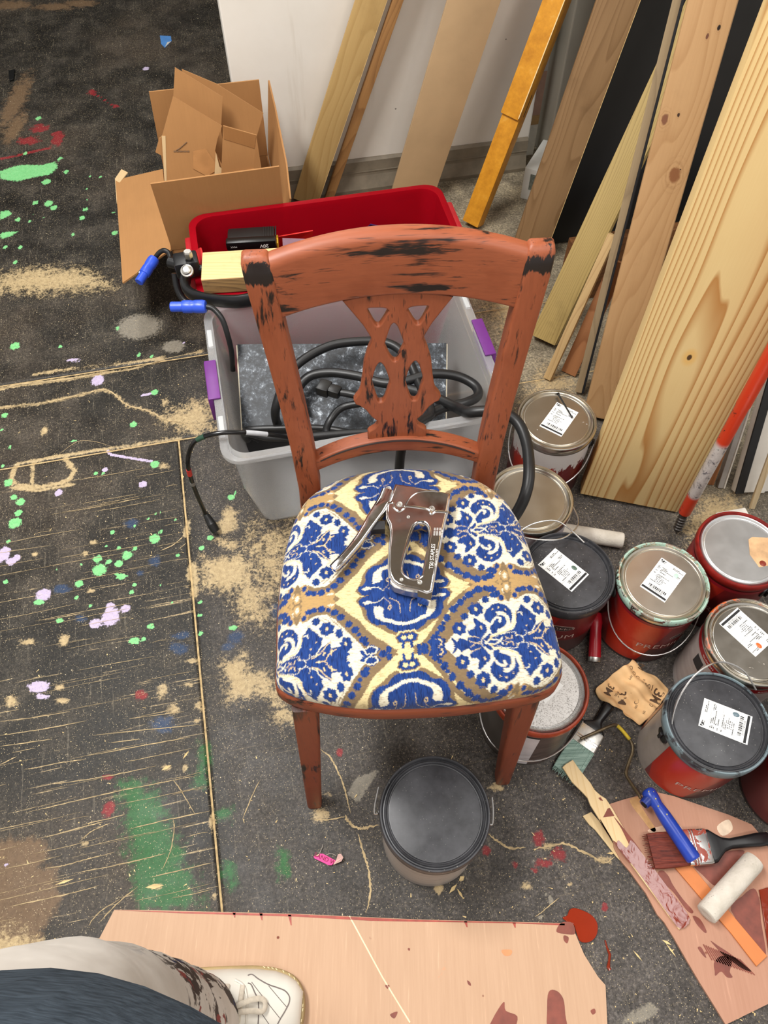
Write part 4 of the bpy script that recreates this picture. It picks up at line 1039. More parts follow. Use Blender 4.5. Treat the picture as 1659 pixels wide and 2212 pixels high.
A_ = can('paint_can', 'steel lidded paint can, white drips over red label, black nail on lid', (.363, 1.043), 'steel', STEEL_SPOT, RIM_STEEL, TIN_BODY, red_label('wrap_white_drips', D2(-130), (srgb(214, 208, 204), .62, .66, .095)), (D2(-290), D2(60)), D2(-112), [zA(850,270), zA(1045,370), zA(880,612), zA(668,510)], None, 'down', True, [T_PREM(D2(-118), .060)])
B_ = can('paint_can', 'paint can with a plain unlabelled tan steel lid behind the seat', (.287, .842), 'steel', STEEL_TAN, RIM_STEEL, simple('white_can_body', srgb(196, 190, 196), 0.4, 0, 0.08), None, phi=D2(-60), bail=[(1238,1095,.150),(1249,1122,.165),(1243,1143,.190),(1215,1163,.206),(1175,1166,.208),(1135,1161,.206),(1120,1152,.205),(1150,1132,.206),(1195,1124,.206),(1225,1138,.204),(1262,1172,.198)])
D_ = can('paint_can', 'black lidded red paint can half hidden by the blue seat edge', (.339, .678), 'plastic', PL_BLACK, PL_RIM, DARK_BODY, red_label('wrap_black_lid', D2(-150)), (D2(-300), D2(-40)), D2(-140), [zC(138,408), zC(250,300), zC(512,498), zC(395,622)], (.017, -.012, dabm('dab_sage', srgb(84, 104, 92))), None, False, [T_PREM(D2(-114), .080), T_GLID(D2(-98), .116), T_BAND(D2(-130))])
oval_logo(D_, D2(-98), .116)
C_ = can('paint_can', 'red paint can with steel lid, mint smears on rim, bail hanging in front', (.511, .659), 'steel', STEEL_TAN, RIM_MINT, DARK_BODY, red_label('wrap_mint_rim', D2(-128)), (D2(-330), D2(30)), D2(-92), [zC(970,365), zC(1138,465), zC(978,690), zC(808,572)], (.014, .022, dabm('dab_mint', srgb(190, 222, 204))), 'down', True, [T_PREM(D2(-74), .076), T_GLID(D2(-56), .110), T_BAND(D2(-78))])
oval_logo(C_, D2(-56), .110)
E_ = can('paint_can', 'dark red paint can, bright steel lid with tan dried paint patch, right edge', (.672, .728), 'steel', STEEL_BRIGHT, RIM_REDP, simple('maroon_body', srgb(84, 22, 20), 0.35, 0, 0.2), red_label('wrap_bright_lid', D2(-165)), (D2(-320), D2(20)), D2(-150), None, None, None, True, [T_PREM(D2(-96), .076), T_GLID(D2(-84), .118)])
oval_logo(E_, D2(-84), .118)
F_ = can('paint_can', 'grey bodied paint can, steel lid with upside down label and orange dab', (.645, .541), 'steel', lid_steel('tin_lid_scuffed', (0.55, 0.52, 0.47), (srgb(200, 190, 176), 30, .70, .74), 0.2), RIM_ORANGE, GREY_BODY, grey_label('wrap_grey_band', srgb(142, 130, 126), srgb(168, 158, 152), srgb(132, 18, 24)), (D2(-330), D2(30)), D2(-40), [zF(1690,690), zF(1350,1050), zF(760,520), zF(1100,160)], (.004, .030, dabm('dab_orange', srgb(226, 104, 44))), None, False, [('FLAT', .0100, D2(-118), .158, PALE_INK, dict(xs=1.3)), ('GLIDDEN', .0058, D2(-160), .158, PALE_INK, dict(xs=1.3)), ('BASE', .0058, D2(-86), .158, PALE_INK, dict(xs=1.3))])
MB().lathe([(.0815, .112), (.0815, .142)], 8, None, D2(-178), D2(-162)).build('black_sticker', PRINT, F_)
G_ = can('paint_can', 'red paint can with black lid and blue grey paint smeared round the rim', (.549, .399), 'plastic', PL_BLACK, PL_SMEAR, simple('clear_grey_body', srgb(136, 126, 118), 0.35, 0, 0.15), red_label('wrap_grey_smear', D2(-128), (srgb(112, 110, 108), .93, .95, .112)), (D2(-158), D2(150)), D2(-83), [zG(185,980), zG(305,400), zG(1420,830), zG(1330,1440)], (.018, -.014, dabm('dab_slate', srgb(104, 122, 132))), [(1466,1622,.150),(1456,1612,.160),(1452,1560,.190),(1468,1505,.225),(1505,1455,.245),(1555,1430,.25),(1605,1448,.235),(1633,1490,.20)], True, [T_PREM(D2(-84), .066), T_BAND(D2(-110))])
H_ = can('paint_can', 'paint can with rust painted rim and speckled lid under the chair corner', (.262, .459), 'steel', STEEL_DULL, RIM_RUST, lid_steel('tin_body_grey', (0.46, 0.43, 0.41), None, 0.3), grey_label('wrap_brown', srgb(70, 56, 52), srgb(100, 84, 78)), (D2(-92), D2(60)), D2(-120), None, None, 'down', True)  # grey tin body with a darker brown wrap over its right part
MB().lathe([(.0818, .012), (.0818, .160)], 6, None, D2(-108), D2(-92)).build('white_label_strip', simple('strip_paper', srgb(206, 200, 202), 0.6), H_)
q_ = [at(*p, .187) - H_.location for p in ((1165,1488),(1195,1462),(1218,1480),(1178,1520))]
MB().sheet([(p.x, p.y, .1848) for p in q_], .0004).build('paper_scrap', WHITE_PAPER, H_)
I_ = can('paint_can', 'dark maroon paint can cut off by the right picture edge', (.724, .338), 'plastic', PL_BLACK, PL_RIM, DARK_BODY, red_label('wrap_maroon', D2(-100)), (D2(-330), D2(20)), D2(-180), None, None, None, False)
FB = can('paint_can', 'front paint can, plain black plastic lid and grey paper body', (.0785, .2575), 'plastic', plastic_black('black_plastic_lid_worn', 0.12), PL_RIM, GREY_BODY, grey_label('wrap_grey_paper', srgb(150, 142, 136), srgb(176, 168, 160)), (D2(-290), D2(50)), D2(-95), None, None, None, True)
for sg_ in (-1, 1):
    a = D2(-95) + sg_ * math.pi / 2; d = Vector((math.cos(a), math.sin(a), 0)); tn = Vector((-d.y, d.x, 0))
    MB().tube(spline([d * .088 + Vector((0, 0, .142)), d * .094 + Vector((0, 0, .140)), d * .094 + tn * (.012 * sg_) + Vector((0, 0, .150)), d * .090 + tn * (.035 * sg_) + Vector((0, 0, .168))], 6), .0015, 8).build('bail_end', WIRE, FB, True)
# dried paint on the bright lid
q_ = [at(*p, .185) - E_.location for p in ((1617,1165),(1625,1160),(1700,1164),(1705,1215),(1640,1225),(1620,1198))]
MB().prism([(p.x, p.y) for p in q_], .1848, .1853).build('dried_paint', simple('tan_dried_paint', srgb(214, 172, 128), 0.5, 0, 0.25, 40), E_)
m = MB(); c_ = at(1648, 1217, .1855) - E_.location
m.lathe([(0, .0008), (.005, .0006), (.0062, 0)], 18, Matrix.Translation((c_.x, c_.y, .1853))); m.build('paint_drop', simple('dried_red_drop', srgb(128, 48, 30), 0.4), E_, True)
# loose nail lying on the back can
na, nb = at(1205, 850, .193), at(1236, 902, .190)
nail = empty('masonry_nail', 'black nail lying across the paper label of the back can', 'nail', na)
d_ = nb - na
MB().tube([Vector(), d_ * .03, d_ * .031, d_ * .25, d_ * .6, d_ * .93, d_ * .95, d_], [.0034, .0034, .0021, .0019, .0017, .0015, .0026, .0020], 10).build('shank', simple('black_iron', srgb(18, 17, 17), 0.45), nail, 40)
# ------------------------------------------------------------------ storage bins and what is in them
def clear_plastic(name, col, alpha_rough=0.35, trans=0.75, thin=True):
    k = N(name, alpha_rough, 0, 0.45)
    k.b.inputs['Transmission Weight'].default_value = trans
    k.b.inputs['IOR'].default_value = 1.12
    nz = k.noise(k.co(), 12, 3)
    return k.out(k.mix(nz, col, tuple(min(1, c * 1.08) for c in col)))
def bin_shell(u0, u1, v0, v1, h, taper, r, lip, t=0.0022, zb=0.0):
    """open tapered tub with rounded corners; returns loft sections outside then inside"""
    cu, cv = (u0 + u1) / 2, (v0 + v1) / 2; w, d = u1 - u0, v1 - v0
    def sec(dw, z, rr): return [(cu + p[0], cv + p[1], z) for p in rrect(w + 2 * dw, d + 2 * dw, rr, 8)]
    return [sec(-taper - .004, zb, r * .8), sec(-taper, zb + .004, r * .8), sec(-taper * .5, zb + (h - zb) * .5, r * .9), sec(-lip - .001, h - .034, r), sec(-lip + .001, h - .032, r), sec(-lip + .003, h - .012, r), sec(0, h - .011, r + .004), sec(0, h - .001, r + .004), sec(-.002, h, r + .004), sec(-lip - t * .6, h, r), sec(-lip - t, h - .004, r), sec(-taper * .5 - t, zb + (h - zb) * .5, r * .9), sec(-taper - t, zb + .004 + t, r * .8 - t), ]
def make_bin(name, label, u0, u1, v0, v1, h, taper, r, lip, mat, group=None, zb=0.0):
    t = empty(name, label, 'storage bin', room(0, 0, 0), (0, 0, RA), group)
    s = bin_shell(u0, u1, v0, v1, h, taper, r, lip, zb=zb)
    loft(s).build('tub', mat, t, 35)
    return t
# measured: clear tote, front-left rim corner at u=-0.11, v=0.894
CT = make_bin('storage_bin', 'clear plastic tote with purple latches, full of cables', -.112, .455, .893, 1.322, .29, .045, .035, .016, clear_plastic('clear_polypropylene', (0.95, 0.96, 0.975), 0.24, 0.84), 'plastic storage bins')
M_PURP = simple('purple_latch', srgb(106, 44, 124), 0.42, 0, 0.08)
for su, uu in ((-1, -.116), (1, .459)):
    m = MB(); m.box((uu + su * .002, 1.105, .262), (.010, .105, .062), .003); m.box((uu - su * .006, 1.105, .2925), (.024, .105, .005), .002)
    m.box((uu + su * .004, 1.105, .228), (.006, .075, .012), .002).build('latch', M_PURP, CT, 40)
M_CLIP = clear_plastic('clear_rib', (0.9, 0.92, 0.94), 0.25, 0.6)
for uu, vv in ((-.104, .985), (-.104, 1.225), (.447, .985), (.447, 1.225)):
    MB().box((uu, vv, .287), (.010, .05, .008), .002).build('rim_rib', M_CLIP, CT, 40)
RB = make_bin('storage_bin', 'translucent red plastic bin holding tools and scraps', -.118, .492, 1.335, 1.63, .30, .04, .04, .014, clear_plastic('red_polypropylene', srgb(176, 14, 32), 0.28, 0.45), 'plastic storage bins')
M_REDH = simple('red_handle_plastic', srgb(168, 26, 38), 0.35)
for su, uu in ((-1, -.122), (1, .496)):
    MB().box((uu + su * .001, 1.48, .283), (.016, .15, .030), .006).build('end_handle', M_REDH, RB, 40)
# slate-look panel standing inside the clear tote
def slate():
    k = N('slate_look_paint', 0.5, 0, 0.4); P = k.co()
    f = k.noise(P, 60, 8, 0.8, 0.25); b = k.noise(P, 9, 4)
    c = k.ramp(f, [(0.40, srgb(20, 22, 26)), (0.50, srgb(46, 50, 56)), (0.57, srgb(86, 92, 100)), (0.64, srgb(190, 198, 206))])
    return k.out(k.mix(k.math('MULTIPLY', k.step(b, 0.52, 0.72), 0.7), c, srgb(38, 42, 48)))
a0, a1, b1, b0 = at(513, 745, .215), at(964, 742, .215), at(962, 930, .13), at(524, 926, .13)
SL = empty('slate_box', 'flat box with mottled slate grey top inside the clear tote', 'box', at(740, 840, .03))
MB().sheet([p - SL.location for p in (b0, b1, a1, a0)], .0035).build('top_panel', slate(), SL)
cc_ = (b0 + b1 + a0 + a1) / 4
MB().sheet([cc_ + (p - cc_) * 1.012 - SL.location + Vector((0, 0, -.0045)) for p in (b0, b1, a1, a0)], .004).build('core_edge', simple('plywood_edge_cream', srgb(226, 214, 188), 0.6), SL)
q0, q1, q2, q3 = [p - SL.location + Vector((0, 0, -.006)) for p in (b0, b1, a1, a0)]
dn = Vector((0, 0, -.10))
MB().add([q0, q1, q2, q3, q0 + dn, q1 + dn, q2 + dn * 1.86 + (q1 - q2) * .1, q3 + dn * 1.86 + (q0 - q3) * .1], [(0, 1, 5, 4), (1, 2, 6, 5), (2, 3, 7, 6), (3, 0, 4, 7), (4, 5, 6, 7)]).build('side_wall', simple('box_side_black', srgb(30, 30, 32), 0.6), SL)
# cables
M_RUB = simple('black_rubber_cable', srgb(24, 24, 25), 0.42, 0, 0.2, 40); M_RUBG = simple('glossy_black_cable', srgb(16, 16, 17), 0.25)
def cable(name, label, pts, r, mat=None, parts=()):
    P = [at(a, b, c) for a, b, c in pts]; o = empty(name, label, 'cable', P[0])
    MB().tube([p - P[0] for p in spline(P, 10)], r, 12).build('jacket', mat or M_RUB, o, True)
    return o, P
cb, P_ = cable('power_cable', 'thick black rubber cable coiled in the clear tote and over its side', [(600,920,.13),(596,880,.20),(630,800,.245),(700,752,.26),(770,738,.265),(840,742,.265),(880,775,.26),(905,830,.25),(930,890,.275),(908,910,.300),(888,928,.312),(874,945,.308),(866,975,.272),(862,1020,.195),(860,1060,.125),(858,1085,.08)], .0095)
cable('power_cable', 'black rubber cable loop lying across the slate panel in the tote', [(650,880,.19),(640,850,.21),(665,815,.225),(710,805,.235),(770,812,.24),(830,828,.245),(880,822,.25),(930,808,.255),(985,812,.25),(1025,832,.245),(1032,855,.245),(1005,870,.25),(960,880,.25),(930,895,.255),(905,920,.26),(870,935,.25),(800,950,.20)], .0100)
cable('power_cable', 'black rubber cable hanging over the tote corner beside the paint cans', [(880,840,.24),(930,855,.25),(985,880,.270),(1010,890,.304),(1050,888,.318),(1090,893,.318),(1120,915,.312),(1138,960,.305),(1143,1020,.300),(1136,1065,.285),(1118,1105,.255),(1085,1150,.215)], .0108)
pc, P_ = cable('power_cable', 'black mains cord with a moulded plug on the slate panel', [(735,848,.238),(760,852,.24),(800,862,.24),(850,862,.235),(790,870,.23),(740,880,.22),(715,905,.215),(705,930,.20),(712,950,.19)], .0078)
dv_ = (at(682, 832, .238) - at(735, 848, .238)); c_ = at(712, 842, .240) - pc.location
Mx = Matrix.Rotation(math.atan2(dv_.y, dv_.x), 3, 'Z')
m = MB(); m.box(c_ + dv_.normalized() * .012, (.026, .030, .022), .003, Mx); m.box(c_ - dv_.normalized() * .010, (.030, .024, .020), .006, Mx); m.build('plug', simple('black_plug', srgb(18, 18, 19), 0.35), pc, 40)
MB().box(c_ + dv_.normalized() * .0255, (.002, .022, .014), .0005, Mx).build('socket_face', simple('plug_face', srgb(40, 42, 44), 0.3), pc)
cable('power_cable', 'black cable bundle lying low at the front of the clear tote', [(535,950,.16),(530,935,.19),(580,945,.20),(640,945,.20),(700,940,.20),(760,935,.20),(820,930,.20),(870,915,.20)], .008)
cable('power_cable', 'black cable at the bottom left inside the clear tote', [(560,950,.10),(530,930,.14),(600,925,.15),(700,925,.15),(780,940,.15)], .007)
sc, P_ = cable('signal_cable', 'thin black signal cable with red and green tape hanging to the floor', [(620,945,.24),(590,940,.27),(555,936,.292),(520,934,.306),(480,935,.312),(445,942,.306),(420,955,.290),(408,980,.262),(406,1005,.235),(413,1035,.185),(424,1065,.13),(437,1095,.07),(445,1112,.042)], .0045, M_RUBG)
pth = [p - P_[0] for p in spline(P_, 10)]
def tape(name, i, n, col, r=.0051): MB().tube(pth[i:i + n], r, 12).build(name, simple(name + '_col', col, 0.4), sc, True)
tape('red_tape', 83, 5, srgb(196, 40, 36)); tape('green_tape', 51, 7, srgb(36, 66, 50)); tape('white_tape', 14, 14, srgb(190, 192, 196), .0049); tape('clear_sleeve', 92, 3, srgb(120, 116, 110), .0050)
e0 = P_[-1] - P_[0]; e1 = at(466, 1147, .012) - P_[0]
dd = e1 - e0
MB().tube([e0 - dd * .1, e0, e0 + dd * .25, e0 + dd * .5, e0 + dd * .52, e0 + dd * .9, e1], [.0055, .0065, .0085, .0092, .0100, .0098, .0090], 16).build('connector', simple('connector_black', srgb(22, 22, 22), 0.45), sc, 40)
# blue locking connectors
M_BLUE = simple('blue_connector', srgb(48, 84, 204), 0.35, 0, 0.06)
def blue_plug(name, label, pts, a, b):
    o, P = cable(name, label, pts, .0058, M_RUB)
    A, B = at(*a) - P[0], at(*b) - P[0]; d = B - A
    MB().tube([A, A + d * .02, A + d * .10, A + d * .3, A + d * .38, A + d * .42, A + d * .60, A + d * .66, A + d * .67, A + d * .98, B], [.0085, .0125, .0140, .0138, .0125, .0135, .0135, .0128, .0108, .0108, .0095], 20).build('connector', M_BLUE, o, 35)
    u = d.normalized(); s_ = u.cross(Vector((0, 0, 1))).normalized()
    MB().box(A + d * .62 + s_ * .0125, (.016, .005, .008), .001, Matrix.Rotation(math.atan2(u.y, u.x), 3, 'Z')).build('release_latch', M_STEEL, o, 40)
    return o
blue_plug('blue_plug_cable', 'blue locking connector on a black cable beside the clear tote', [(446,662,.318),(462,668,.314),(480,690,.300),(492,725,.27),(500,760,.23),(503,800,.18)], (446, 662, .318), (369, 663, .316))
blue_plug('blue_plug_cable', 'blue locking connector lying against the open cardboard flap', [(336,556,.20),(344,546,.210),(354,541,.216),(364,546,.214),(369,560,.208)], (334, 558, .20), (300, 610, .185))
# pieces in and on the red bin
TC = MB().box((0, 0, .110), (.09, .045, .214), .004).build('tool_case', simple('dark_case', srgb(28, 26, 26), 0.5)); TC.location = at(545, 530, .26) * 1; TC.location.z = .006; tag(TC, 'dark upright tool case under the battery in the red bin', 'case')
BAT = empty('tool_battery', 'black power tool battery inside the red bin', 'battery', at(545, 530, .26), (0, 0, math.radians(5)))
kb = simple('battery_black', srgb(26, 25, 25), 0.45)
MB().box((0, 0.01, .0), (.112, .060, .045), .008).build('case', kb, BAT, 40)
MB().box((0, -.012, .016), (.116, .022, .022), .005).build('front_lip', simple('battery_gloss', srgb(14, 14, 15), 0.3), BAT, 40)
for i in range(6): MB().box((.030 + i * .0055, .018, .0225), (.003, .035, .003), .0008).build('grip_rib', kb, BAT)
lettering('lettering', '20V', .0125, M_INK, BAT, lambda x, y: Vector((.030 - x, -.0240, .0150 - y)), bold=.0003)
lettering('lettering', 'MAX', .0070, M_INK, BAT, lambda x, y: Vector((-.040 - x, -.0240, .0160 - y)))
MB().box((.060, 0, 0.004), (.004, .03, .02), .001).build('yellow_tab', simple('battery_yellow', srgb(220, 170, 40), 0.5), BAT)
M_2x4 = woodmat('offcut_pine', srgb(222, 198, 146), srgb(200, 164, 104), 90, .3, .7, .6, .5, 0, 0, 1, .4)
c0, c1_ = at(437, 545, .34), at(600, 535, .34)
WB = empty('lumber_offcut', 'pale offcut of lumber resting on the near rim of the red bin', 'lumber', (c0 + c1_) / 2 - Vector((0, 0, .0)), (0, 0, math.atan2(c1_.y - c0.y, c1_.x - c0.x)))
Lw = .28
MB().box((Lw / 2 - (c1_ - c0).length / 2, -.0445, -.019), (Lw, .089, .038), .002).build('block', M_2x4, WB, 30)
MB().box((Lw / 2 - (c1_ - c0).length / 2, -.0895, -.019), (Lw * .995, .002, .036), .0006).build('rough_edge', woodmat('offcut_edge', srgb(190, 150, 96), srgb(70, 52, 40), 60, .5, .5, .7, .6, 0, 0, 2, .9), WB)
# clamp of the stage light hanging on the bin corner
M_IRON = simple('black_iron_clamp', srgb(20, 20, 22), 0.38, 0, 0.3, 30)
CLC = at(400, 580, .32)
CL = empty('hook_clamp', 'black iron hook clamp with bolts hanging on the red bin corner', 'clamp', CLC)
def cl(px, py, z): return at(px, py, z) - CLC
MB().box(cl(404, 572, .325), (.052, .044, .040), .006, Matrix.Rotation(.25, 3, 'Z')).build('clamp_block', M_IRON, CL, 40)
m = MB(); m.tube([cl(388, 572, .322), cl(366, 566, .322)], .012, 16); m.build('pivot', M_IRON, CL, 40)
m = MB(); m.tube([cl(425, 578, .322), cl(445, 582, .322)], .008, 16); m.build('cross_bolt', M_IRON, CL, 40)
hp = [cl(402, 596, .312), cl(400, 614, .305), cl(408, 630, .300), cl(430, 642, .298), cl(470, 650, .30), cl(520, 651, .305), cl(570, 640, .31)]
MB().tube(spline(hp, 8), .0105, 12, True, 1.9).build('hook', M_IRON, CL, 40)
hp2 = [cl(378, 590, .29), cl(384, 625, .26), cl(400, 650, .24), cl(430, 662, .235)]
MB().tube(spline(hp2, 6), .008, 10).build('safety_arm', M_IRON, CL, 40)
m = MB(); c_ = cl(405, 545, .362); m.lathe([(.0095, -.012), (.0095, 0), (.008, .003), (0, .003)], 6, Matrix.Translation(c_)); m.lathe([(.005, -.03), (.005, -.012)], 12, Matrix.Translation(c_)); m.build('square_bolt', M_STEEL, CL)
m = MB(); c_ = cl(404, 585, .347); m.lathe([(.0135, -.004), (.0135, .002), (.0105, .003), (.0095, .008), (.006, .010), (0, .010)], 18, Matrix.Translation(c_) @ Matrix.Rotation(.5, 4, 'X')); m.build('hex_bolt', M_STEEL, CL, 30)
# scraps inside the red bin
def scrap(name, label, cat, pts, t, mat, z=None):
    Q = [at(*p) for p in pts]; o = MB().sheet([q - Q[0] for q in Q], t).build(name, mat); o.location = Q[0]; return tag(o, label, cat)
scrap('red_sheet', 'bright red plastic sheet piece standing in the red bin', 'plastic sheet', [(600,512,.25),(676,499,.25),(674,530,.20),(598,540,.20)], .003, simple('bright_red_plastic', srgb(206, 34, 30), 0.4))
scrap('plastic_bag', 'hazy clear plastic sheet lying in the red bin', 'plastic bag', [(610,515,.27),(690,518,.27),(690,545,.24),(612,548,.24)], .002, simple('hazy_film', srgb(150, 120, 134), 0.3))
scrap('navy_folder', 'dark purple folder corner showing in the red bin', 'folder', [(778,505,.23),(800,485,.26),(860,498,.25),(860,520,.20),(790,520,.20)], .003, simple('navy_purple_card', srgb(44, 24, 84), 0.5))
scrap('red_strip', 'red plastic strip sticking out beside the black clamp', 'plastic sheet', [(424,540,.31),(432,535,.33),(446,580,.31),(444,615,.285),(430,612,.28)], .003, simple('red_strip_plastic', srgb(190, 34, 36), 0.4))

# ------------------------------------------------------------------ cardboard box
def card(name, c=(168, 122, 76)):
    k = N(name, 0.75, 0, 0.25); P = k.co(); r = srgb(*c)
    f = k.noise(k.co(scale=(220, 12, 12)), 1.0, 3); g = k.noise(P, 12, 4)
    col = k.mix(k.math('ADD', k.math('MULTIPLY', f, 0.4), k.math('MULTIPLY', g, 0.6)), tuple(v * 0.82 for v in r), tuple(min(v * 1.14, 1) for v in r))
    k.bump(f, 0.1, 0.0006); return k.out(col)
M_CARD = card('cardboard'); M_CARDT = card('cardboard_taped', (150, 104, 60)); M_CARDE = card('cardboard_torn', (206, 176, 132))
CB = empty('cardboard_box', 'open cardboard box with its flaps spread, by the white wall', 'box', room(-.0335, 1.81, 0), (0, 0, RA))
uo, vo = -.0335, 1.81
def cbp(u, v, z): return Vector((u - uo, v - vo, z))
U0, U1, V0, V1, T = -.175, .108, 1.645, 1.995, .004
def slab(name, quad, t, mat=None, par=None): return MB().sheet(quad, t).build(name, mat or M_CARD, par or CB)
slab('front_side', [cbp(U0, V0, 0), cbp(U1, V0, 0), cbp(U1, V0, .2), cbp(U0, V0, .2)], -T)
slab('back_side', [cbp(U0, V1, 0), cbp(U1, V1, 0), cbp(U1, V1, .2), cbp(U0, V1, .2)], T)
slab('left_side', [cbp(U0, V0, 0), cbp(U0, V1, 0), cbp(U0, V1, .2), cbp(U0, V0, .2)], T)
slab('right_side', [cbp(U1, V0, 0), cbp(U1, V1, 0), cbp(U1, V1, .2), cbp(U1, V0, .2)], -T)
slab('bottom', [cbp(U0, V0, .002), cbp(U1, V0, .002), cbp(U1, V1, .002), cbp(U0, V1, .002)], T)
slab('front_flap', [cbp(U0, V0 - .001, .201), cbp(U1, V0 - .001, .201), cbp(U1 + .002, V0 - .022, .398), cbp(U0 - .004, V0 - .026, .398)], -T)
slab('back_flap', [cbp(U0, V1, .201), cbp(U1, V1, .201), cbp(U1 + .004, V1 + .006, .40), cbp(U0 + .012, V1 + .008, .40)], T)
lf = slab('left_flap', [cbp(U0 - .001, V0, .199), cbp(U0 - .001, V1 - .01, .199), cbp(U0 - .138, V1 + .045, .150), cbp(U0 - .134, V0 - .030, .145)], T)
slab('torn_corner', [cbp(U0 - .100, V1 + .042, .172), cbp(U0 - .118, V1 + .070, .166), cbp(U0 - .140, V1 + .052, .152), cbp(U0 - .139, V1 - .06, .150), cbp(U0 - .134, V1 + .02, .152)], .002, M_CARDE)
slab('right_flap', [cbp(U1 + .001, V0 + .01, .201), cbp(U1 + .001, V1, .201), cbp(U1 + .026, V1 - .004, .40), cbp(U1 + .030, V1 - .06, .36), cbp(U1 + .028, V0 + .11, .32), cbp(U1 + .020, V0 + .012, .29)], T)
kb2 = px_crop(230, 120, 3.687)
def loose(name, label, pts, v, lean, mat=None, u=0.0, yaw=0.0, low=None):
    """stiff sheet standing in the box: its plane passes v at height 0.2 and leans back"""
    n = (RV * 1.0 + RU * yaw - Vector((0, 0, 1)) * lean).normalized(); P0 = room(u, v, .2)
    Q = [on_plane(*kb2(*p), P0, n) for p in pts]
    o = empty(name, label, 'cardboard', Q[0])
    if low:
        dz = -(Vector((0, 0, 1)) - n * n.z).normalized(); a, b = Q[low[0]], Q[low[1]]
        MB().sheet([a - Q[0], b - Q[0], b - Q[0] + dz * ((b.z - .009) / -dz.z), a - Q[0] + dz * ((a.z - .009) / -dz.z)], .004).build('lower_sheet', mat or M_CARD, o)
    MB().sheet([q - Q[0] for q in Q], .004 if True else 0).build('sheet', mat or M_CARD, o)
    return o, Q, n
P1o, Q1, n1 = loose('cardboard_sheet', 'large folded cardboard piece with check mark print in the open box', [(530,325),(920,560),(885,660),(865,760),(955,940),(955,1060),(480,1100),(440,650)], 1.735, .30, low=(5, 6))
def on1(px, py): return on_plane(px, py, Q1[0] - n1 * .0008, n1) - Q1[0]
pk = [kb2(*p) for p in ((555,755),(580,742),(640,690))]
MB().tube([on1(*p) for p in pk], .0011, 6).build('check_mark', simple('faded_print', srgb(110, 84, 60), 0.8), P1o)
m = MB(); x_ = 535
for d in (20, 18, 22, 6, 24, 20): m.sheet([on1(*kb2(x_, 757)), on1(*kb2(x_ + d, 757)), on1(*kb2(x_ + d, 770)), on1(*kb2(x_, 770))], .0002); x_ += d + 3
m.build('faded_print', simple('faded_print_text', srgb(120, 90, 62), 0.8), P1o)
MB().sheet([on1(*kb2(*p)) for p in ((440,640),(470,640),(480,1010),(462,1010))], .003).build('side_fold', M_CARDE, P1o)
MB().sheet([on1(*kb2(*p)) - n1 * .004 for p in ((870,765),(900,880),(960,935),(860,945))], .002).build('crease_fold', M_CARDE, P1o)
tp = simple('packing_tape', srgb(176, 128, 82), 0.12); MB().sheet([on1(*kb2(*p)) - n1 * .001 for p in ((690,760),(790,740),(900,900),(800,960),(690,900))], .0005).build('packing_tape', tp, P1o)
loose('cardboard_sheet', 'tall narrow cardboard piece standing highest in the open box', [(545,95),(925,330),(912,600),(530,370)], 1.80, .25, None, low=(2, 3))
loose('cardboard_sheet', 'cardboard piece slanting right behind the tallest piece in box', [(600,110),(880,228),(1250,460),(1195,650),(920,640),(640,330)], 1.86, .2, None, low=(3, 4))
P4, Q4, n4 = loose('cardboard_sheet', 'small taped cardboard flap at the right inside the open box', [(930,560),(1195,635),(1172,900),(915,960)], 1.688, .12, M_CARD, low=(2, 3))
MB().sheet([on_plane(*kb2(*p), Q4[0] - n4 * .001, n4) - Q4[0] for p in ((930,562),(1193,637),(1178,740),(935,665))], .0006).build('brown_tape', M_CARDT, P4)
loose('cardboard_sheet', 'cardboard scrap filling the left corner of the open box', [(420,660),(450,640),(480,820),(390,770)], 1.76, .2, None)
# ------------------------------------------------------------------ lumber leaning at the back right
def lumber(name, label, bl, ul, zu, ur, yaw, L, th, mat, cat='board', bev=.0015, edge=None, group='lumber leaning at the back'):
    """left edge through floor pixel bl and pixel ul at height zu; face turned by yaw; right edge through pixel ur"""
    P0, U = at(*bl), at(ul[0], ul[1], zu)
    z = (U - P0).normalized(); x = Vector((math.cos(yaw), math.sin(yaw), 0)); x = (x - z * x.dot(z)).normalized(); y = z.cross(x)
    w = (on_plane(*ur, P0, y) - P0).dot(x)
    lift = max(0, -y.z * th) + max(0, -x.z * w) + max(0, -(x.z * w + y.z * th)) * 0
    R = Matrix(((x.x, y.x, z.x), (x.y, y.y, z.y), (x.z, y.z, z.z)))
    o = empty(name, label, cat, P0 + Vector((0, 0, lift + .0005)), R.to_euler(), group)
    MB().box((w / 2, th / 2, L / 2), (w, th, L), bev).build('plank', mat, o, 30)
    if edge:
        for i, (c, fr) in enumerate(edge):
            MB().box((w + .0006, th * fr[0] / 2 + th * fr[1] / 2, L / 2), (.0014, th * (fr[1] - fr[0]), L * .999)).build('ply_layer', c, o)
    return o, w, Matrix.Translation(o.location) @ R.to_4x4()
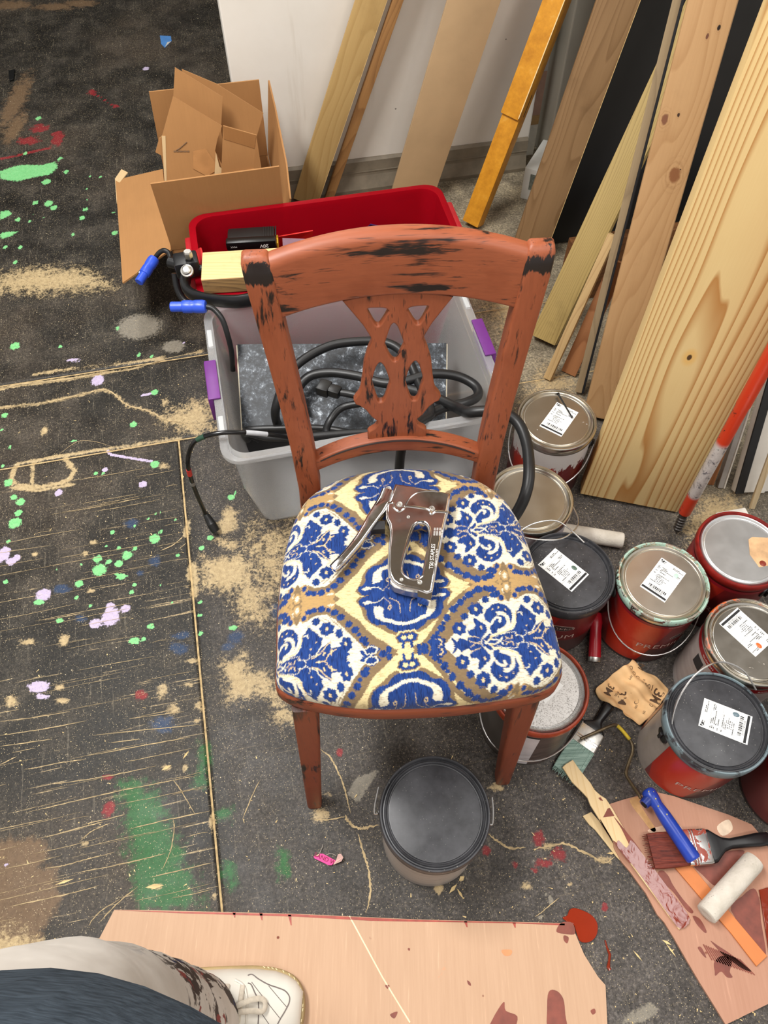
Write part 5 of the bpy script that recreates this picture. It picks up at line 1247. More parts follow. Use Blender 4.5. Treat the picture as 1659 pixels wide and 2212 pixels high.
def pine():
    k = N('pine_bold_grain', 0.55, 0, 0.3); v = k.co(); x, y, z = k.sep(v)
    low = k.noise(k.co(scale=(7, 3, .85), loc=(1.3, 0, 4.1)), 1.0, 2, 0.45)
    # rings bend round the heart of the board
    cx = k.math('SUBTRACT', x, 0.105)
    bowl = k.math('MULTIPLY', k.math('MULTIPLY', cx, cx), 520.0)
    ph = k.math('ADD', k.math('ADD', bowl, k.math('MULTIPLY', low, 7.5)), k.math('MULTIPLY', z, 1.1))
    fr = k.math('FRACT', ph)
    late = k.ramp(fr, [(0.0, 0.0), (0.55, 0.05), (0.86, 0.8), (0.95, 1.0), (1.0, 0.0)])
    fin = k.noise(k.co(scale=(400, 400, 14)), 1.0, 3)
    c = k.mix(late, k.mix(k.noise(v, 4, 3), srgb(234, 208, 152), srgb(220, 188, 130)), srgb(180, 124, 66))
    c = k.mix(k.math('MULTIPLY', fin, 0.25), c, srgb(206, 166, 104))
    for kx, kz in ((.098, .395), (.150, .86)):
        d = k.math('SQRT', k.math('ADD', k.math('POWER', k.math('MULTIPLY', k.math('SUBTRACT', x, kx), 190.0), 2.0), k.math('POWER', k.math('MULTIPLY', k.math('SUBTRACT', z, kz), 130.0), 2.0)))
        c = k.mix(k.step(d, 3.2, 1.2), c, srgb(226, 182, 110)); c = k.mix(k.step(d, 1.0, 0.6), c, srgb(86, 60, 36))
    k.bump(late, 0.12, 0.0006)
    return k.out(c)
lumber('pine_plank', 'wide pale pine plank with bold orange grain', (1250,1075), (1640,60), .92, (1462,1108), -.2, 1.9, .038, pine())
M_BRN = woodmat('weathered_fir', srgb(200, 160, 114), srgb(174, 132, 88), 20, 1.2, .6, .6, .5, 3.2, 2, 0, .15, 2.7)
_, wf_, Mf_ = lumber('fir_plank', 'weathered brown plank with knots and rounded edges beside the pine', (1256,905), (1484,0), .80, (1595,0), -.35, 1.75, .038, M_BRN, bev=.008)
def add_knots(mat, M, lst):
    t = mat.node_tree; k = N.__new__(N); k.m = mat; k.t = t; k.b = t.nodes['Principled BSDF']
    col = k.b.inputs['Base Color'].links[0].from_socket; P = k.co(); x, y, z = k.sep(P)
    wob = k.math('MULTIPLY', k.math('SUBTRACT', k.noise(P, 90, 3), .5), 1.2)
    for px_, py_, r, e, c in lst:
        n = M.to_3x3() @ Vector((0, 1, 0)); q = M.inverted() @ on_plane(px_, py_, M.translation, n)
        d = k.math('ADD', k.math('SQRT', k.math('ADD', k.math('POWER', k.math('MULTIPLY', k.math('SUBTRACT', x, q.x), 1 / r), 2.0), k.math('POWER', k.math('MULTIPLY', k.math('SUBTRACT', z, q.z), 1 / (r * e)), 2.0))), wob)
        ringv = k.math('MULTIPLY', k.math('SINE', k.math('MULTIPLY', d, 9.0)), k.step(d, 3.0, .8)); col = k.mix(k.math('MULTIPLY', k.math('MAXIMUM', ringv, 0.0), .35), col, srgb(140, 98, 60))
        col = k.mix(k.step(d, 1.25, .7), col, c)
    t.links.new(col, k.b.inputs['Base Color'])
add_knots(M_BRN, Mf_, [(1457, 378, .010, 1.5, srgb(140, 92, 58)), (1436, 258, .006, 1.6, srgb(128, 84, 60)), (1466, 248, .0025, 1.6, srgb(60, 40, 30)), (1553, 60, .0028, 1.7, srgb(34, 24, 20)), (1528, 78, .0022, 2.2, srgb(110, 70, 54)), (1470, 366, .0015, .6, srgb(40, 28, 22)), (1340, 830, .006, 1.3, srgb(110, 76, 48))])
M_GRY = woodmat('greyed_edge_wood', srgb(172, 150, 116), srgb(130, 110, 84), 120, .2, .7, .7, .6, 0, 2, 1, .3, 4.0)
o_, w_, Mw = lumber('thin_board', 'thin greyed board with a black edge, left of the fir plank', (1240,853), (1452,0), .76, (1472,0), -.35, 1.6, .028, M_GRY)
MB().box((w_ + .0025, .014, .8), (.005, .028, 1.6), .001).build('black_edge', simple('black_edge_tone', srgb(18, 18, 22), 0.6), o_)  # narrow black strip along the right edge of the thin board
M_GRN = woodmat('treated_pine', srgb(180, 154, 94), srgb(138, 114, 64), 110, .25, .65, .6, .35, 0, 2, 0, .3, 6.0)
lumber('treated_stud', 'greenish treated stud with a chewed bottom corner', (1143,740), (1403,180), .50, (1344,450), -.5, .92, .038, M_GRN)
M_STK = woodmat('stake_wood', srgb(204, 172, 122), srgb(168, 134, 88), 140, .2, .7, .7, .5, 0, 2, 0, .2, 7.5)
lumber('wooden_stake', 'slim square stake with a sharpened tip leaning on the thin board', (1172,820), (1334,460), .385, (1316,545), -.6, .37, .016, M_STK)
M_RDW = woodmat('reddish_ply', srgb(178, 122, 80), srgb(136, 86, 52), 40, .6, .6, .6, .4, 0, 2, 0, 0.1, 8.8)
lumber('short_board', 'short reddish brown board end between the stake and thin board', (1211,805), (1300,605), .24, (1238,825), -.5, .30, .012, M_RDW)
M_DRK = woodmat('dark_plywood', srgb(150, 118, 82), srgb(118, 88, 56), 22, 1.3, .6, .6, .4, 2.2, 2, 0, .2, 3.3)  # plywood with a dark brown base colour and knots
PLY = [(simple('ply_light', srgb(206, 172, 116), 0.7, 0, .2, 60), (0, .18)), (simple('ply_dark', srgb(120, 84, 50), 0.7, 0, .25, 60), (.18, .32)), (simple('ply_light2', srgb(214, 182, 128), 0.7, 0, .2, 60), (.32, .60)), (simple('ply_dark2', srgb(112, 78, 46), 0.7, 0, .25, 60), (.60, .72)), (simple('ply_light3', srgb(200, 166, 112), 0.7, 0, .2, 60), (.72, 1.0))]
_, wd_, Md_ = lumber('plywood_plank', 'dark knotty plywood plank with pale layered edge right of yellow post', (1100,560), (1292,0), .60, (1386,0), -.15, 1.7, .022, M_DRK, edge=PLY)
M_MDF = simple('beige_hardboard', srgb(196, 164, 124), 0.6, 0, 0.08, 9)
lumber('hardboard_strip', 'smooth beige hardboard strip leaning on the white wall', (846,437), (975,0), .54, (1090,0), .1, 1.2, .012, M_MDF)
M_PLYF = woodmat('pale_plywood', srgb(196, 164, 108), srgb(170, 136, 82), 22, .9, .6, .65, .5, 0, 2, 0, .15, 1.9)
lumber('plywood_strip', 'pale plywood strip with splintered edge leaning behind the red bin', (636,447), (777,0), .54, (845,0), .0, 1.2, .018, M_PLYF, edge=PLY)
M_PLY2 = woodmat('brown_plywood', srgb(176, 130, 78), srgb(120, 82, 48), 60, .5, .5, .7, .6, 0, 2, 0, .3, 5.1)
lumber('plywood_strip', 'darker brown plywood strip tucked behind the pale strip', (702,436), (852,0), .54, (876,0), .0, 1.2, .025, M_PLY2)
# yellow post: two glued lengths with a notch
def yellow():
    k = N('ochre_paint', 0.5, 0, 0.4); P = k.co()
    c = k.ramp(k.noise(P, 30, 5, 0.7), [(0.3, srgb(190, 124, 28)), (0.6, srgb(220, 152, 42)), (0.8, srgb(226, 176, 90))])
    k.bump(k.noise(P, 80, 4), 0.2, 0.001); return k.out(c)
M_YEL = yellow()
yo, yw, Myl = lumber('yellow_post', 'ochre yellow painted post with a notch near its foot', (997,490), (1181,0), .54, (1228,0), -.55, 1.3, .045, M_YEL, bev=.003)
MB().box((yw / 2 - .001, -.005, .80), (yw + .002, .010, 1.0), .002).build('front_strip', M_YEL, yo, 30)
MB().box((yw - .0006, -.0098, .80), (.0022, .0022, .99)).build('worn_arris', simple('bare_cream_edge', srgb(236, 206, 150), 0.7), yo)
MB().box((yw + .0004, .022, .335), (.001, .002, .055)).build('pencil_mark', PRINT, yo)
# red extension pole
p0, p1 = at(1462, 1147, .012), at(1478, 1108, .055); pu = at(1662, 772, .46)
PO = empty('extension_pole', 'red painted metal extension pole with a threaded black tip', 'pole', p0)
def rp():
    k = N('scuffed_red_pole', 0.35, 0, 0.5); z = k.sep(k.co())[2]; P = k.co()
    n = k.noise(P, 60, 5, 0.75, .6)
    c = k.mix(k.step(n, 0.62, 0.66), srgb(214, 62, 30), srgb(30, 26, 26))
    mid = k.math('MULTIPLY', k.step(z, .095, .105), k.step(z, .255, .24)); d = k.ramp(n, [(0.36, srgb(90, 86, 92)), (0.46, srgb(206, 196, 190)), (0.62, srgb(214, 206, 200)), (0.68, srgb(40, 36, 36))])
    return k.out(k.mix(mid, c, d))
up = (pu - p1); L_ = up.length; u_ = up / L_
MB().tube([p1 - p0 + u_ * t for t in (0, .003, .30, .302, .9, 1.35)], [.0115, .0128, .0128, .0138, .0138, .0138], 18).build('tube', rp(), PO, 40)
tp_ = p1 - p0; m = MB(); m.tube([Vector(), tp_ * .1, tp_], [.006, .0085, .0088], 14)
for i in range(5): m.tube([tp_ * (.12 + .14 * i), tp_ * (.16 + .14 * i), tp_ * (.20 + .14 * i)], [.0085, .0103, .0085], 14, False)
m.build('threaded_tip', simple('worn_thread', srgb(62, 56, 52), 0.4, 0.3), PO, 40)
# white mouldings at the right edge
M_TRIM = simple('white_trim_paint', srgb(220, 214, 204), 0.5, 0, 0.06, 20); M_TRIMG = simple('grey_trim_edge', srgb(150, 144, 138), 0.6)
BLKP = simple('black_trim_paint', srgb(24, 24, 26), 0.45, 0, .3, 20)
t1, w1, _ = lumber('white_moulding', 'white painted moulding strip right of the red pole', (1560,1060), (1632,840), .22, (1584,1000), -.1, .42, .014, M_TRIM, bev=.003)
MB().box((-.006, .012, .21), (.012, .02, .42), .002).build('grey_edge', M_TRIMG, t1)
t2, w2, _ = lumber('white_moulding', 'wide white moulding with a black stripe at the right edge', (1582,1075), (1640,870), .205, (1680,1040), .15, .42, .02, M_TRIM, bev=.003)
MB().box((.009, -.001, .21), (.020, .004, .42), .001).build('black_stripe', BLKP, t2)
MB().box((w2 * .62, -.002, .21), (.012, .008, .42), .003).build('raised_bead', M_TRIM, t2, 30)
MB().box((w2 * .55, -.0012, .32), (w2 * .75, .004, .20), .0005).build('black_paint_end', BLKP, t2)
lumber('wood_strip', 'thin pale wood strip leaning before the white mouldings', (1617,1100), (1659,985), .16, (1645,1060), -.3, .5, .012, woodmat('pale_strip', srgb(226, 206, 170), srgb(190, 160, 112), 90, .2, .7, .6, .4, 0, 2, 0, 0, 3.9))
lumber('thin_board', 'brown board edge hidden between the red pole and moulding', (1528,1048), (1592,870), .25, (1552,1020), -.3, .3, .015, M_RDW)
M_TRW = simple('white_offcut_paint', srgb(226, 220, 210), 0.5)
wo = MB().box((0, 0, .006), (.07, .02, .012), .002).build('trim_offcut', M_TRW); wo.location = at(1578, 1116); wo.rotation_euler = (0, 0, .2); tag(wo, 'small white trim offcut on the floor behind the dark red can', 'offcut')
# black painted flat leaning behind the studs, a brown plank on edge before it
b0_ = Md_ @ Vector((wd_ * .55, .055, 0)); b0_.z = 0; bd_ = (Md_.to_3x3() @ Vector((0, 0, 1))) * 1.3
BF = MB().sheet([Vector(), RU * 1.1, RU * 1.1 + bd_, bd_], -.02).build('black_flat', M_BLACK); BF.location = b0_ + Vector((0, 0, .009)); tag(BF, 'black painted panel leaning behind the treated stud and planks', 'panel', 'lumber leaning at the back')
bpa, bpb = at(1206, 655), at(1206, 655) + RU * 1.1
BP = MB().box((.55, .014, .095), (1.1, .028, .19), .002).build('brown_plank', woodmat('brown_base_plank', srgb(120, 78, 44), srgb(82, 52, 28), 50, .4, .6, .6, .4, 0, 0, 2, 0, 1.1)); BP.location = bpa; BP.rotation_euler = (0, 0, RA); tag(BP, 'dark brown plank standing on its long edge behind the treated stud', 'board', 'lumber leaning at the back')
# things glimpsed beyond the wall end
bxp = at(1163, 402); BX = empty('white_box', 'small white printed box on the floor beyond the wall end', 'box', bxp, (0, 0, -.45))
MB().box((0.02, 0, .05), (.10, .16, .10), .002).build('carton', simple('white_carton', srgb(222, 222, 216), 0.6, 0, .06), BX, 30)
MB().box((0.02, -.0805, .06), (.06, .001, .05)).build('print_panel', simple('grey_green_print', srgb(120, 126, 116), 0.7, 0, .5, 90), BX)
PX = empty('painted_post', 'narrow post painted white, black and pink beyond the wall end', 'post', room(.93, 2.16, 0), (0, 0, RA))
for z0, z1, c, n in ((.0, .10, srgb(232, 230, 222), 'white_base'), (.10, .13, srgb(196, 160, 110), 'wood_band'), (.13, .26, srgb(196, 160, 144), 'pink_band'), (.26, .33, srgb(206, 204, 206), 'white_band'), (.33, .50, srgb(24, 23, 24), 'black_band'), (.50, .95, srgb(222, 222, 224), 'white_top')):
    MB().box((0, 0, (z0 + z1) / 2), (.045, .045, z1 - z0), .001).build(n, simple('post_' + n, c, 0.5), PX)
# ------------------------------------------------------------------ plywood offcuts, tools and litter on the floor
k5 = px_crop(1150, 1620, 3.26); k4 = px_crop(1010, 1370, 2.556)
def flat(name, k, pts, z, t, mat, origin=None, parent=None, bevel=0.0, close=False, n=4, smooth=True):
    """flat piece lying at height z: outline surveyed at its top face"""
    Q = [at(*k(*p), z + t) for p in pts]
    if close: Q = spline(Q, n, True)
    O = origin if origin is not None else sum(Q, Vector()) / len(Q)
    O = Vector((O.x, O.y, z if origin is None else O.z))
    poly_ = [((q - O).x, (q - O).y) for q in Q]
    if parent is None and origin is None:
        o = plate(name, [poly_], t, min(bevel, t * .45), mat, None, 40) if bevel else MB().prism(poly_, 0, t).build(name, mat)
        o.location = O; return o
    dz = z - O.z
    if bevel: return plate(name, [poly_], t, min(bevel, t * .45), mat, parent, 40, Matrix.Translation((0, 0, dz)))
    return MB().prism(poly_, dz, dz + t).build(name, mat, parent)
def plymat(name, lo, hi, ang, stain=None):
    k = N(name, 0.6, 0, 0.35); P = k.co()
    st = k.noise(k.co(scale=(230, 10, 1), rot=(0, 0, ang)), 1.0, 4, 0.65); br = k.noise(k.co(scale=(36, 3, 1), rot=(0, 0, ang)), 1.0, 3)
    c = k.mix(k.math('ADD', k.math('MULTIPLY', st, 0.6), k.math('MULTIPLY', br, 0.4)), lo, hi)
    c = k.mix(k.math('MULTIPLY', k.step(st, 0.62, 0.72), 0.35), c, tuple(min(1, v * 1.25) for v in hi))
    if stain:
        f = k.step(k.noise(P, 26, 5, 0.75, .5), 0.66, 0.72); c = k.mix(k.math('MULTIPLY', f, 0.5), c, stain)
        d = k.step(k.voro(P, 26), 0.085, 0.055); c = k.mix(k.math('MULTIPLY', d, k.step(k.noise(P, 9, 2), .56, .6)), c, srgb(120, 56, 34))
    k.bump(st, 0.15, 0.0006)
    return k.out(c)
def wetpaint(name, col, rough=0.12, bump=0.22, scale=60):
    k = N(name, rough, 0, 0.6); P = k.co()
    k.bump(k.noise(P, scale, 2, 0.5, 0.6), bump, 0.0015); return k.out(k.mix(k.noise(P, 40, 3), tuple(v * .8 for v in col), col))
BRICK = srgb(152, 58, 30); M_WET = wetpaint('wet_brick_paint', srgb(132, 44, 22), 0.14, 0.45, 55); M_WET.node_tree.nodes['Principled BSDF'].inputs['Specular IOR Level'].default_value = 0.4; M_DRYP = simple('dry_brick_paint', srgb(128, 62, 46), 0.55, 0, .2, 60)
M_PLYR = plymat('pink_plywood', srgb(166, 118, 94), srgb(196, 150, 126), .55, srgb(150, 92, 66)); M_PLYT = plymat('tan_plywood', srgb(178, 140, 110), srgb(208, 172, 142), .10, srgb(214, 150, 110))
# front plywood sheet
FP = flat('plywood_sheet', cf, [(247,1965),(330,1966),(640,1974),(900,1986),(1220,1994),(1240,2010),(1262,2062),(1292,2110),(1308,2128),(1312,2212),(1316,2420),(110,2420),(205,2045)], .0005, .0055, M_PLYT)
tag(FP, 'large tan plywood sheet at the front with a white shoe on it', 'plywood')
ko = FP.location
def stain_plate(k, pts, par, loc, mat, z=.006, close=True, t=.0004, n=4):
    return flat('paint_stain', k, pts, z, t, mat, Vector((loc.x, loc.y, loc.z)), par, 0, close, n)
k7 = px_crop(700, 1930, 2.37)
M_EDGEP = simple('brick_edge_paint', srgb(160, 62, 46), 0.5, 0, .25, 80)
zt_ = .0061
stain_plate(cf, [(247,1966),(640,1975),(900,1987),(1220,1995),(1220,1999),(1100,1994),(900,1991),(800,1989),(640,1980),(400,1973)], FP, ko, M_EDGEP, zt_, False)
for pts in ([(1215,150),(1270,150),(1285,205),(1240,208),(1190,195)], [(1228,215),(1252,225),(1245,255),(1228,240)], [(1150,505),(1190,498),(1225,540),(1235,620),(1240,700),(1150,700),(1142,600)], [(865,640),(920,555),(930,600),(990,630),(960,700),(850,700)], [(733,445),(748,455),(752,472),(738,465)], [(312,470),(335,470),(325,488)], [(338,620),(376,605),(360,640)], [(430,280),(440,282),(438,292),(430,290)], [(1365,600),(1385,590),(1390,610),(1375,620)]):
    stain_plate(k7, pts, FP, ko, M_DRYP, zt_)
stain_plate(k7, [(910,290),(960,290),(955,315),(925,318)], FP, ko, simple('orange_stain', srgb(226, 140, 92), 0.6), zt_)
for q in ((625,1976,629,1999),(563,1972,566,1988),(505,1970,507,1982),(1005,1990,1009,2003),(1110,1993,1113,2004)): stain_plate(cf, [(q[0]-3,q[1]),(q[0]+4,q[1]),(q[2]+1,q[3]),(q[2]-1,q[3])], FP, ko, M_EDGEP, zt_, False)
MB().tube([at(*k7(130,115), .0062) - ko, at(*k7(300,430), .0062) - ko, at(*k7(440,660), .0062) - ko], .0012, 5, True, .3).build('scratch_line', simple('pale_scratch', srgb(242, 216, 180), 0.7), FP)
# right plywood sheet (pushed under the cans)
RP = flat('plywood_sheet', k5, [(520,388),(640,350),(740,322),(880,298),(1000,326),(1200,395),(1380,455),(1545,525),(1605,595),(1680,720),(1760,900),(1760,1740),(1362,1935),(1280,1800),(1180,1640),(1080,1470),(1000,1330),(930,1215),(880,1160),(800,1010),(740,930),(690,860),(630,790),(575,690),(560,560)], .0005, .0055, M_PLYR)
tag(RP, 'pink stained plywood piece under the brushes and rollers', 'plywood'); kr = RP.location
flat('torn_veneer', k5, [(355,465),(415,437),(470,500),(540,610),(590,700),(640,800),(590,750),(520,660),(440,560),(400,525)], .001, .0022, plymat('pale_veneer', srgb(206, 178, 130), srgb(232, 206, 160), .5), Vector((kr.x, kr.y, kr.z)), RP)
for pts in ([(1140,800),(1300,730),(1480,705),(1470,760),(1340,930),(1290,960),(1200,880)], [(1400,1130),(1480,1030),(1560,975),(1600,1060),(1610,1200),(1645,1430),(1600,1400)], [(885,865),(920,850),(960,890),(990,950),(1060,1050),(1130,1130),(1120,1150),(1080,1120),(1000,1010),(920,930)], [(1130,1170),(1180,1190),(1225,1270),(1215,1287),(1160,1230)], [(1280,1500),(1320,1455),(1370,1455),(1405,1490),(1390,1560),(1410,1600),(1370,1600),(1330,1560),(1290,1590),(1285,1560)], [(1255,1345),(1310,1380),(1400,1440),(1540,1555),(1480,1540),(1380,1470),(1340,1440)], [(1165,1395),(1190,1390),(1225,1460),(1205,1450)]):
    stain_plate(k5, pts, RP, kr, simple('dry_maroon_stain', srgb(124, 62, 48), 0.5, 0, .2, 70), .0061)
for i in range(16):
    x0, y0 = 1200 + i * 17, 1370 + i * 7; stain_plate(k5, [(x0, y0), (x0 + 9, y0 - 2), (x0 + 70 + i * 3, y0 + 110), (x0 + 62 + i * 3, y0 + 112)], RP, kr, M_DRYP, .0061, False)
stain_plate(k5, [(820,560),(1000,520),(1060,560),(1040,600),(860,590)], RP, kr, simple('pale_scuff', srgb(226, 190, 164), 0.7, 0, .2, 60), .0061); stain_plate(k5, [(1300,540),(1380,490),(1410,560),(1340,605)], RP, kr, simple('pale_scuff2', srgb(230, 206, 180), 0.7, 0, .2, 60), .0061)
stain_plate(k5, [(690,345),(760,330),(760,380),(820,480),(870,560),(840,570),(760,470),(700,390)], RP, kr, simple('varnish_ring', srgb(206, 160, 110), 0.3, 0, .2, 60), .0061)
# orange plastic strip
OS = flat('orange_strip', k5, [(1005,828),(1108,796),(1300,1030),(1480,1245),(1655,1452),(1580,1524),(1400,1290),(1200,1058)], .0066, .004, simple('orange_paint', srgb(206, 122, 62), 0.5, 0, .08, 20), bevel=.0008)
tag(OS, 'flat orange painted wood strip on the pink plywood', 'wood strip')
# stir sticks
M_STIR = woodmat('stir_stick_wood', srgb(242, 216, 170), srgb(222, 188, 134), 60, .3, .6, .65, .5, 0, 1, 0, 0, 2.2)
SSL = [(202,132),(225,110),(275,80),(320,145),(400,240),(430,290),(470,325),(510,350),(560,425),(640,560),(740,690),(860,850),(980,1010),(1113,1188),(1035,1265),(960,1170),(880,1060),(700,820),(560,640),(500,545),(455,480),(400,395),(380,345),(350,312),(270,235)]
SS = empty('stir_stick', 'long wooden stir stick half coated in wet brick red paint', 'stir stick', at(*k5(650, 700), .006))
Q = [at(*k5(*p), .0115) for p in SSL]
z_at = lambda p: .0140 if p.y > at(*k5(330, 200)).y else .0070
plate('stick', [[((q - SS.location).x, (q - SS.location).y) for q in Q]], .0042, .0008, M_STIR, SS, 40, Matrix.Translation((0, 0, .0012)))
def ss_paint(pts, mat, t=.0009, close=True):
    Qp = [at(*k5(*p), .0118) - SS.location for p in pts]
    if close: Qp = spline(Qp, 3, True)
    MB().prism([(q.x, q.y) for q in Qp], .0050, .0054 + t).build('paint_coat', mat, SS, 40)
ss_paint([(690,640),(765,730),(860,850),(980,1010),(1108,1185),(1038,1258),(960,1165),(880,1055),(760,890),(640,740),(590,680),(600,640),(650,690),(672,672)], M_WET)
ss_paint([(490,480),(520,420),(535,412),(570,470)], M_DRYP, .0003, False); ss_paint([(570,478),(640,562),(745,695),(765,740),(720,740),(675,670),(620,560),(580,500)], M_DRYP, .0003); ss_paint([(470,492),(500,560),(560,640),(650,690),(700,760),(680,800),(560,642)], M_DRYP, .0003)
ss_paint([(455,345),(470,340),(490,365),(470,362)], M_DRYP, .0003, False)
pv = at(*k5(1075, 1225), .0065); ax_ = (at(*k5(1075, 1225)) - at(*k5(240, 105))); ax_.z = 0; ax_.normalize(); sd_ = Vector((-ax_.y, ax_.x, 0))
SS.matrix_world = Matrix.Translation(pv) @ Matrix.Rotation(math.radians(2.3), 4, sd_) @ Matrix.Translation(-pv) @ Matrix.Translation(SS.location)
S2 = flat('stir_stick', k5, [(1600,985),(1668,965),(1710,1100),(1745,1440),(1672,1445),(1630,1180)], .0066, .004, M_WET, bevel=.0008); tag(S2, 'stir stick fully coated in dark red paint at the right edge', 'stir stick')
# paint puddle and drip
PU = flat('paint_puddle', k5, [(212,1180),(245,1165),(262,1125),(295,1112),(345,1125),(400,1150),(440,1185),(462,1235),(455,1300),(425,1340),(380,1357),(335,1345),(312,1290),(290,1230),(250,1215)], .0002, .0030, wetpaint('wet_puddle', srgb(150, 46, 22), 0.08, 0.03, 20), bevel=.0013, close=True); tag(PU, 'wet brick red paint puddle beside the plywood corner', 'paint puddle')
dr = MB().tube([at(*k5(*p), .0012) for p in ((512,1340),(525,1390),(545,1440),(540,1490),(535,1530),(548,1550))], [.0012, .0016, .0022, .0018, .0030, .0026], 8, True, .6).build('paint_drip', M_WET); tag(dr, 'thin red paint drip on the dark floor', 'paint drip')
# rollers
kf_ = N('roller_foam', 0.9, 0, 0.2); nf_ = kf_.noise(kf_.co(), 260, 3); kf_.bump(nf_, .4, .002); M_FOAM = kf_.out(kf_.mix(kf_.math('MULTIPLY', kf_.step(kf_.voro(kf_.co(), 240), .16, .08), kf_.step(kf_.noise(kf_.co(), 40, 3), .5, .6)), kf_.ramp(kf_.noise(kf_.co(), 30, 4), [(.3, srgb(196, 188, 174)), (.7, srgb(222, 214, 202))]), srgb(110, 98, 84)))
def roller(label, a, b, r, core=None):
    A, B = at(*a), at(*b); o = empty('roller_cover', label, 'roller', A); d = B - A; u = d.normalized(); L = d.length
    prof = [(r * .45, 0), (r * .86, 0), (r * .97, r * .08), (r, r * .3), (r * 1.0, L * .5), (r, L - r * .5), (r * .9, L - r * .12), (r * .6, L), (0, L)]
    MB().lathe(prof, 28, u.to_track_quat('Z', 'Y').to_matrix().to_4x4()).build('nap', M_FOAM, o, True)
    MB().lathe([(r * .46, .004), (r * .42, .001), (r * .3, 0), (r * .3, .02)], 20, u.to_track_quat('Z', 'Y').to_matrix().to_4x4()).build('core', core or simple('core_dark', srgb(60, 56, 52), 0.6), o, True)
    return o
roller('white foam roller cover lying behind the black lidded red can', (1346,1168,.0175), (1212,1146,.0175), .0172)
zr = .0290
roller('white foam roller cover lying across the orange strip', (*k5(1222, 1160), zr), (*k5(1570, 770), zr), .0176, simple('core_red', srgb(170, 50, 30), 0.5))
# red hollow handle between the cans
ha, hb = at(1288, 1324, .046), at(1284, 1430, .013)
RH = empty('hand_tool', 'red plastic tool grip with a steel end between two red cans', 'tool', ha); dh = hb - ha
MB().tube([Vector(), dh * .05, dh * .2, dh * .35, dh * .60, dh * .90, dh * .905], [.010, .0125, .0130, .0112, .0118, .0122, .0115], 14).build('grip', simple('red_grip', srgb(168, 24, 38), 0.3), RH, 40)
MB().tube([dh * .90, dh * .905, dh * .99, dh], [.0122, .0130, .0130, .0122], 18, False).build('steel_ferrule', M_STEEL, RH, 40)
MB().tube([dh * .93, dh * .985], [.0095, .0095], 16).build('inner_plug', simple('dark_red_inside', srgb(130, 24, 30), 0.4), RH)
# roller frame with blue handle
RF = empty('paint_roller', 'paint roller frame with bent wire and a bright blue handle', 'paint roller', at(*k5(950, 520), .012)); ro = RF.location
wz = [(625,578,.0265),(700,545,.0265),(790,507,.026),(825,505,.022),(870,550,.020),(905,600,.018),(910,650,.016),(890,710,.015),(875,770,.016),(900,820,.024),(945,885,.038),(955,905,.040)]
wp = [at(*k4(a, b), c) - ro for a, b, c in wz]; ws_ = spline(wp, 8)
MB().tube(ws_, .0030, 10).build('wire', simple('worn_wire', srgb(104, 90, 68), 0.4, 0.6, .4, 60), RF, True)
MB().tube(ws_[24:38], .0034, 10).build('yellow_paint', simple('yellow_crust', srgb(196, 168, 40), 0.6, 0, .4, 60), RF, True)
hA, hB = at(*k5(808, 285), .042) - ro, at(*k5(1140, 775), .0425) - ro; dh = hB - hA
MB().tube([hA - dh * .02, hA, hA + dh * .04, hA + dh * .12, hA + dh * .22, hA + dh * .32, hA + dh * .40, hA + dh * .60, hA + dh * .97, hA + dh * .985, hB], [.006, .0105, .0128, .0122, .0100, .0112, .0118, .0122, .0128, .0122, .0110], 18).build('handle', simple('blue_handle', srgb(34, 62, 158), 0.32, 0, .15, 40), RF, 40)
ub = dh.normalized(); sb = Vector((-ub.y, ub.x, 0)).normalized()
MB().tube([hA + dh * .10 - sb * .004, hA + dh * .13 - sb * .020], [.010, .0085], 16).build('hang_spur', simple('blue_spur', srgb(28, 50, 130), 0.35), RF, 40)
MB().tube([hA + dh * .13 - sb * .0195, hA + dh * .131 - sb * .0207], [.0062, .0062], 14).build('hang_hole', simple('hole_dark', srgb(14, 14, 18), 0.8), RF)
for i in range(14):
    t = RNG.random() * .4; c = hA + dh * t + Vector((0, 0, .0116)) + sb * (RNG.random() - .5) * .008
    MB().lathe([(0, .0008), (.0014, 0)], 6, Matrix.Translation(c)).build('paint_fleck', simple('yellow_fleck', srgb(204, 190, 90), 0.6), RF) if i < 6 else None
